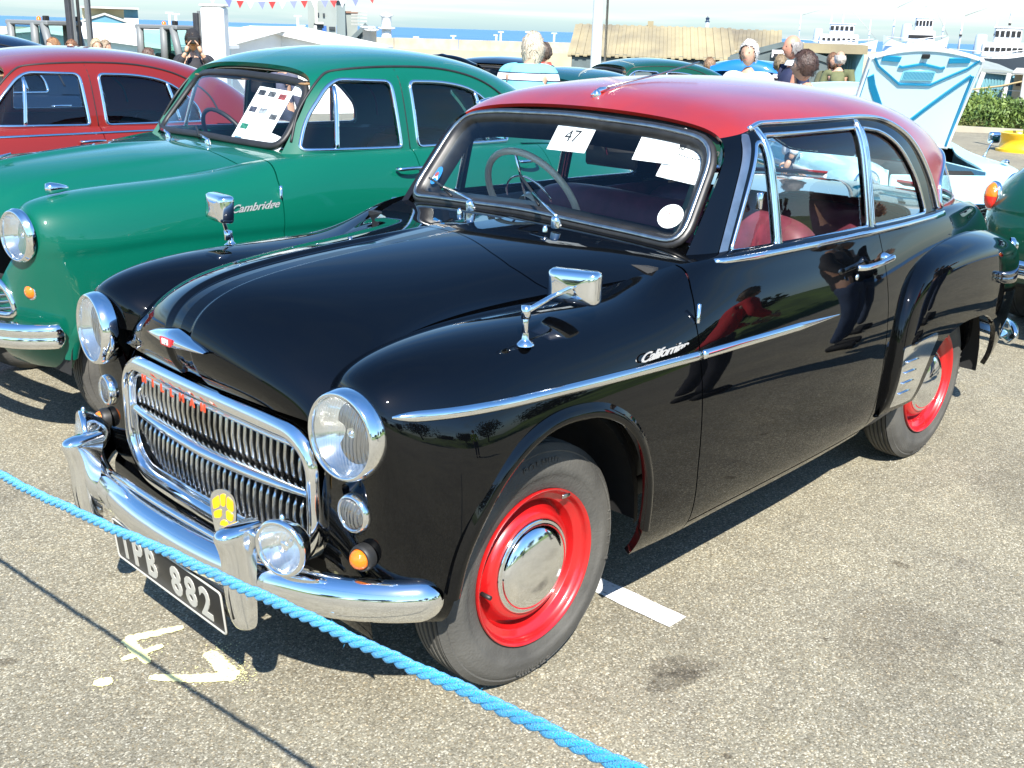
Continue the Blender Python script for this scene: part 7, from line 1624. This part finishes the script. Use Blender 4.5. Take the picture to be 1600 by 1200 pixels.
p=at(1298,105,16.3); person('brown-haired woman close to the man in the olive jacket',p,toward(p,CX,CY)+R(30),top=1.44,shirt=(.12,.12,.06),hair=(.20,.10,.05),hairlen=.03)
p=at(1108,110,13.5); person('person with curly light brown hair, in front of the blue raised bonnet',p,toward(p,CX,CY)+R(180),top=1.37,shirt=(.05,.05,.06),hair=(.28,.17,.09))
for k,(px,py,D,tp,h,sh,lab) in enumerate(((86,66,17,1.33,(.35,.18,.08),(.6,.25,.15),'ginger-haired person in front of the left forklift cab'),(113,66,17.5,1.30,(.25,.12,.06),(.3,.1,.08),'brown-haired person at the foot of the dark forklift masts'),(149,66,18,1.32,(.5,.4,.25),(.5,.5,.45),'fair-haired person just right of the dark forklift masts'),(161,67,18.6,1.29,(.3,.22,.14),(.2,.2,.25),'second person right of the dark forklift masts'),(228,74,18,1.20,(.12,.07,.05),(.6,.6,.6),'dark-haired person left of the second forklift cab'),(442,74,15,1.29,(.06,.04,.03),(.1,.1,.15),'dark-haired head just showing over the green saloon roof'))):
    p=at(px,py,D); person(lab,p,toward(p,CX,CY)+R(40*k-60),top=max(1.45,tp+.0)*1.0 if False else 1.62,shirt=sh,hair=h,z0=tp-1.62)
# onlookers behind the camera's right shoulder, seen mirrored in the black paint
person('man in a dark jacket and blue jeans, mirrored in the black door',(-3.9,2.05),R(-100),1.78,shirt=(.03,.03,.035),hair=(.1,.07,.05),trousers=(.04,.07,.14),arms='forward')
person('person in a red jacket bending forward, mirrored in the black door',(-2.75,2.45),R(-160),1.70,shirt=(.65,.02,.03),hair=(.2,.15,.1),trousers=(.03,.03,.04),lean=30,arms='forward')
person('man in black top and faded jeans, mirrored in the rear wing',(-4.7,2.3),R(-80),1.80,shirt=(.02,.02,.02),hair=(.1,.1,.1),trousers=(.05,.08,.15))
person('person in yellow high-visibility vest, mirrored small in the hubcap',(-1.2,6.5),R(-90),1.75,shirt=(.55,.75,.05),hair=(.1,.1,.1))
# grassy bank, hedge and trees on the landward side, seen mirrored in the side of the car
gm_=mat('bank_grass',(.13,.20,.04),rough=.9,col2=(.06,.10,.025),nscale=.6,detail=8,ramp=(.4,.6))
V=[];F=[];nx=40
for i in range(nx+1):
    a=R(-15+170*i/nx)
    for j,(rr,zz) in enumerate(((20,-.02),(24,.9),(30,2.3),(40,3.6),(60,4.6),(80,4.4))): V.append((rr*math.cos(a),rr*math.sin(a),zz*(.75+.35*math.sin(i*.55)+.15*math.sin(i*1.7)) if j else zz))
for i in range(nx):
    for j in range(5): F.append((i*6+j,i*6+j+1,(i+1)*6+j+1,(i+1)*6+j))
kind(build('grass_bank',recalc(S(np.array(V),F)),gm_,None),'structure')
for k,a in enumerate((8,24,33,49,60,74,86,97,113,130,142)):
    rr=26+6*math.sin(k*2.3); x,y=rr*math.cos(R(a)),rr*math.sin(R(a)); hh_=3.2+1.4*math.sin(k*1.7)
    t=thing('tree','leafy tree number of the landward bank' if False else 'dark leafy tree on the grass bank behind the viewer','tree',(x,y,1.0)); t['group']='trees on the landward bank'
    build('trunk',tube([(0,0,-.5),(.05,.02,hh_*.4),(0,0,hh_*.8)],.16,7,scale=[1,.8,.4]),mat('bark',(.08,.06,.04),rough=.9),t)
    cw=foliage('crown',None,None,0,0,1.5,1.5,hh_,1500,leafd,z0=.8,leaf=.30); cw.parent=t
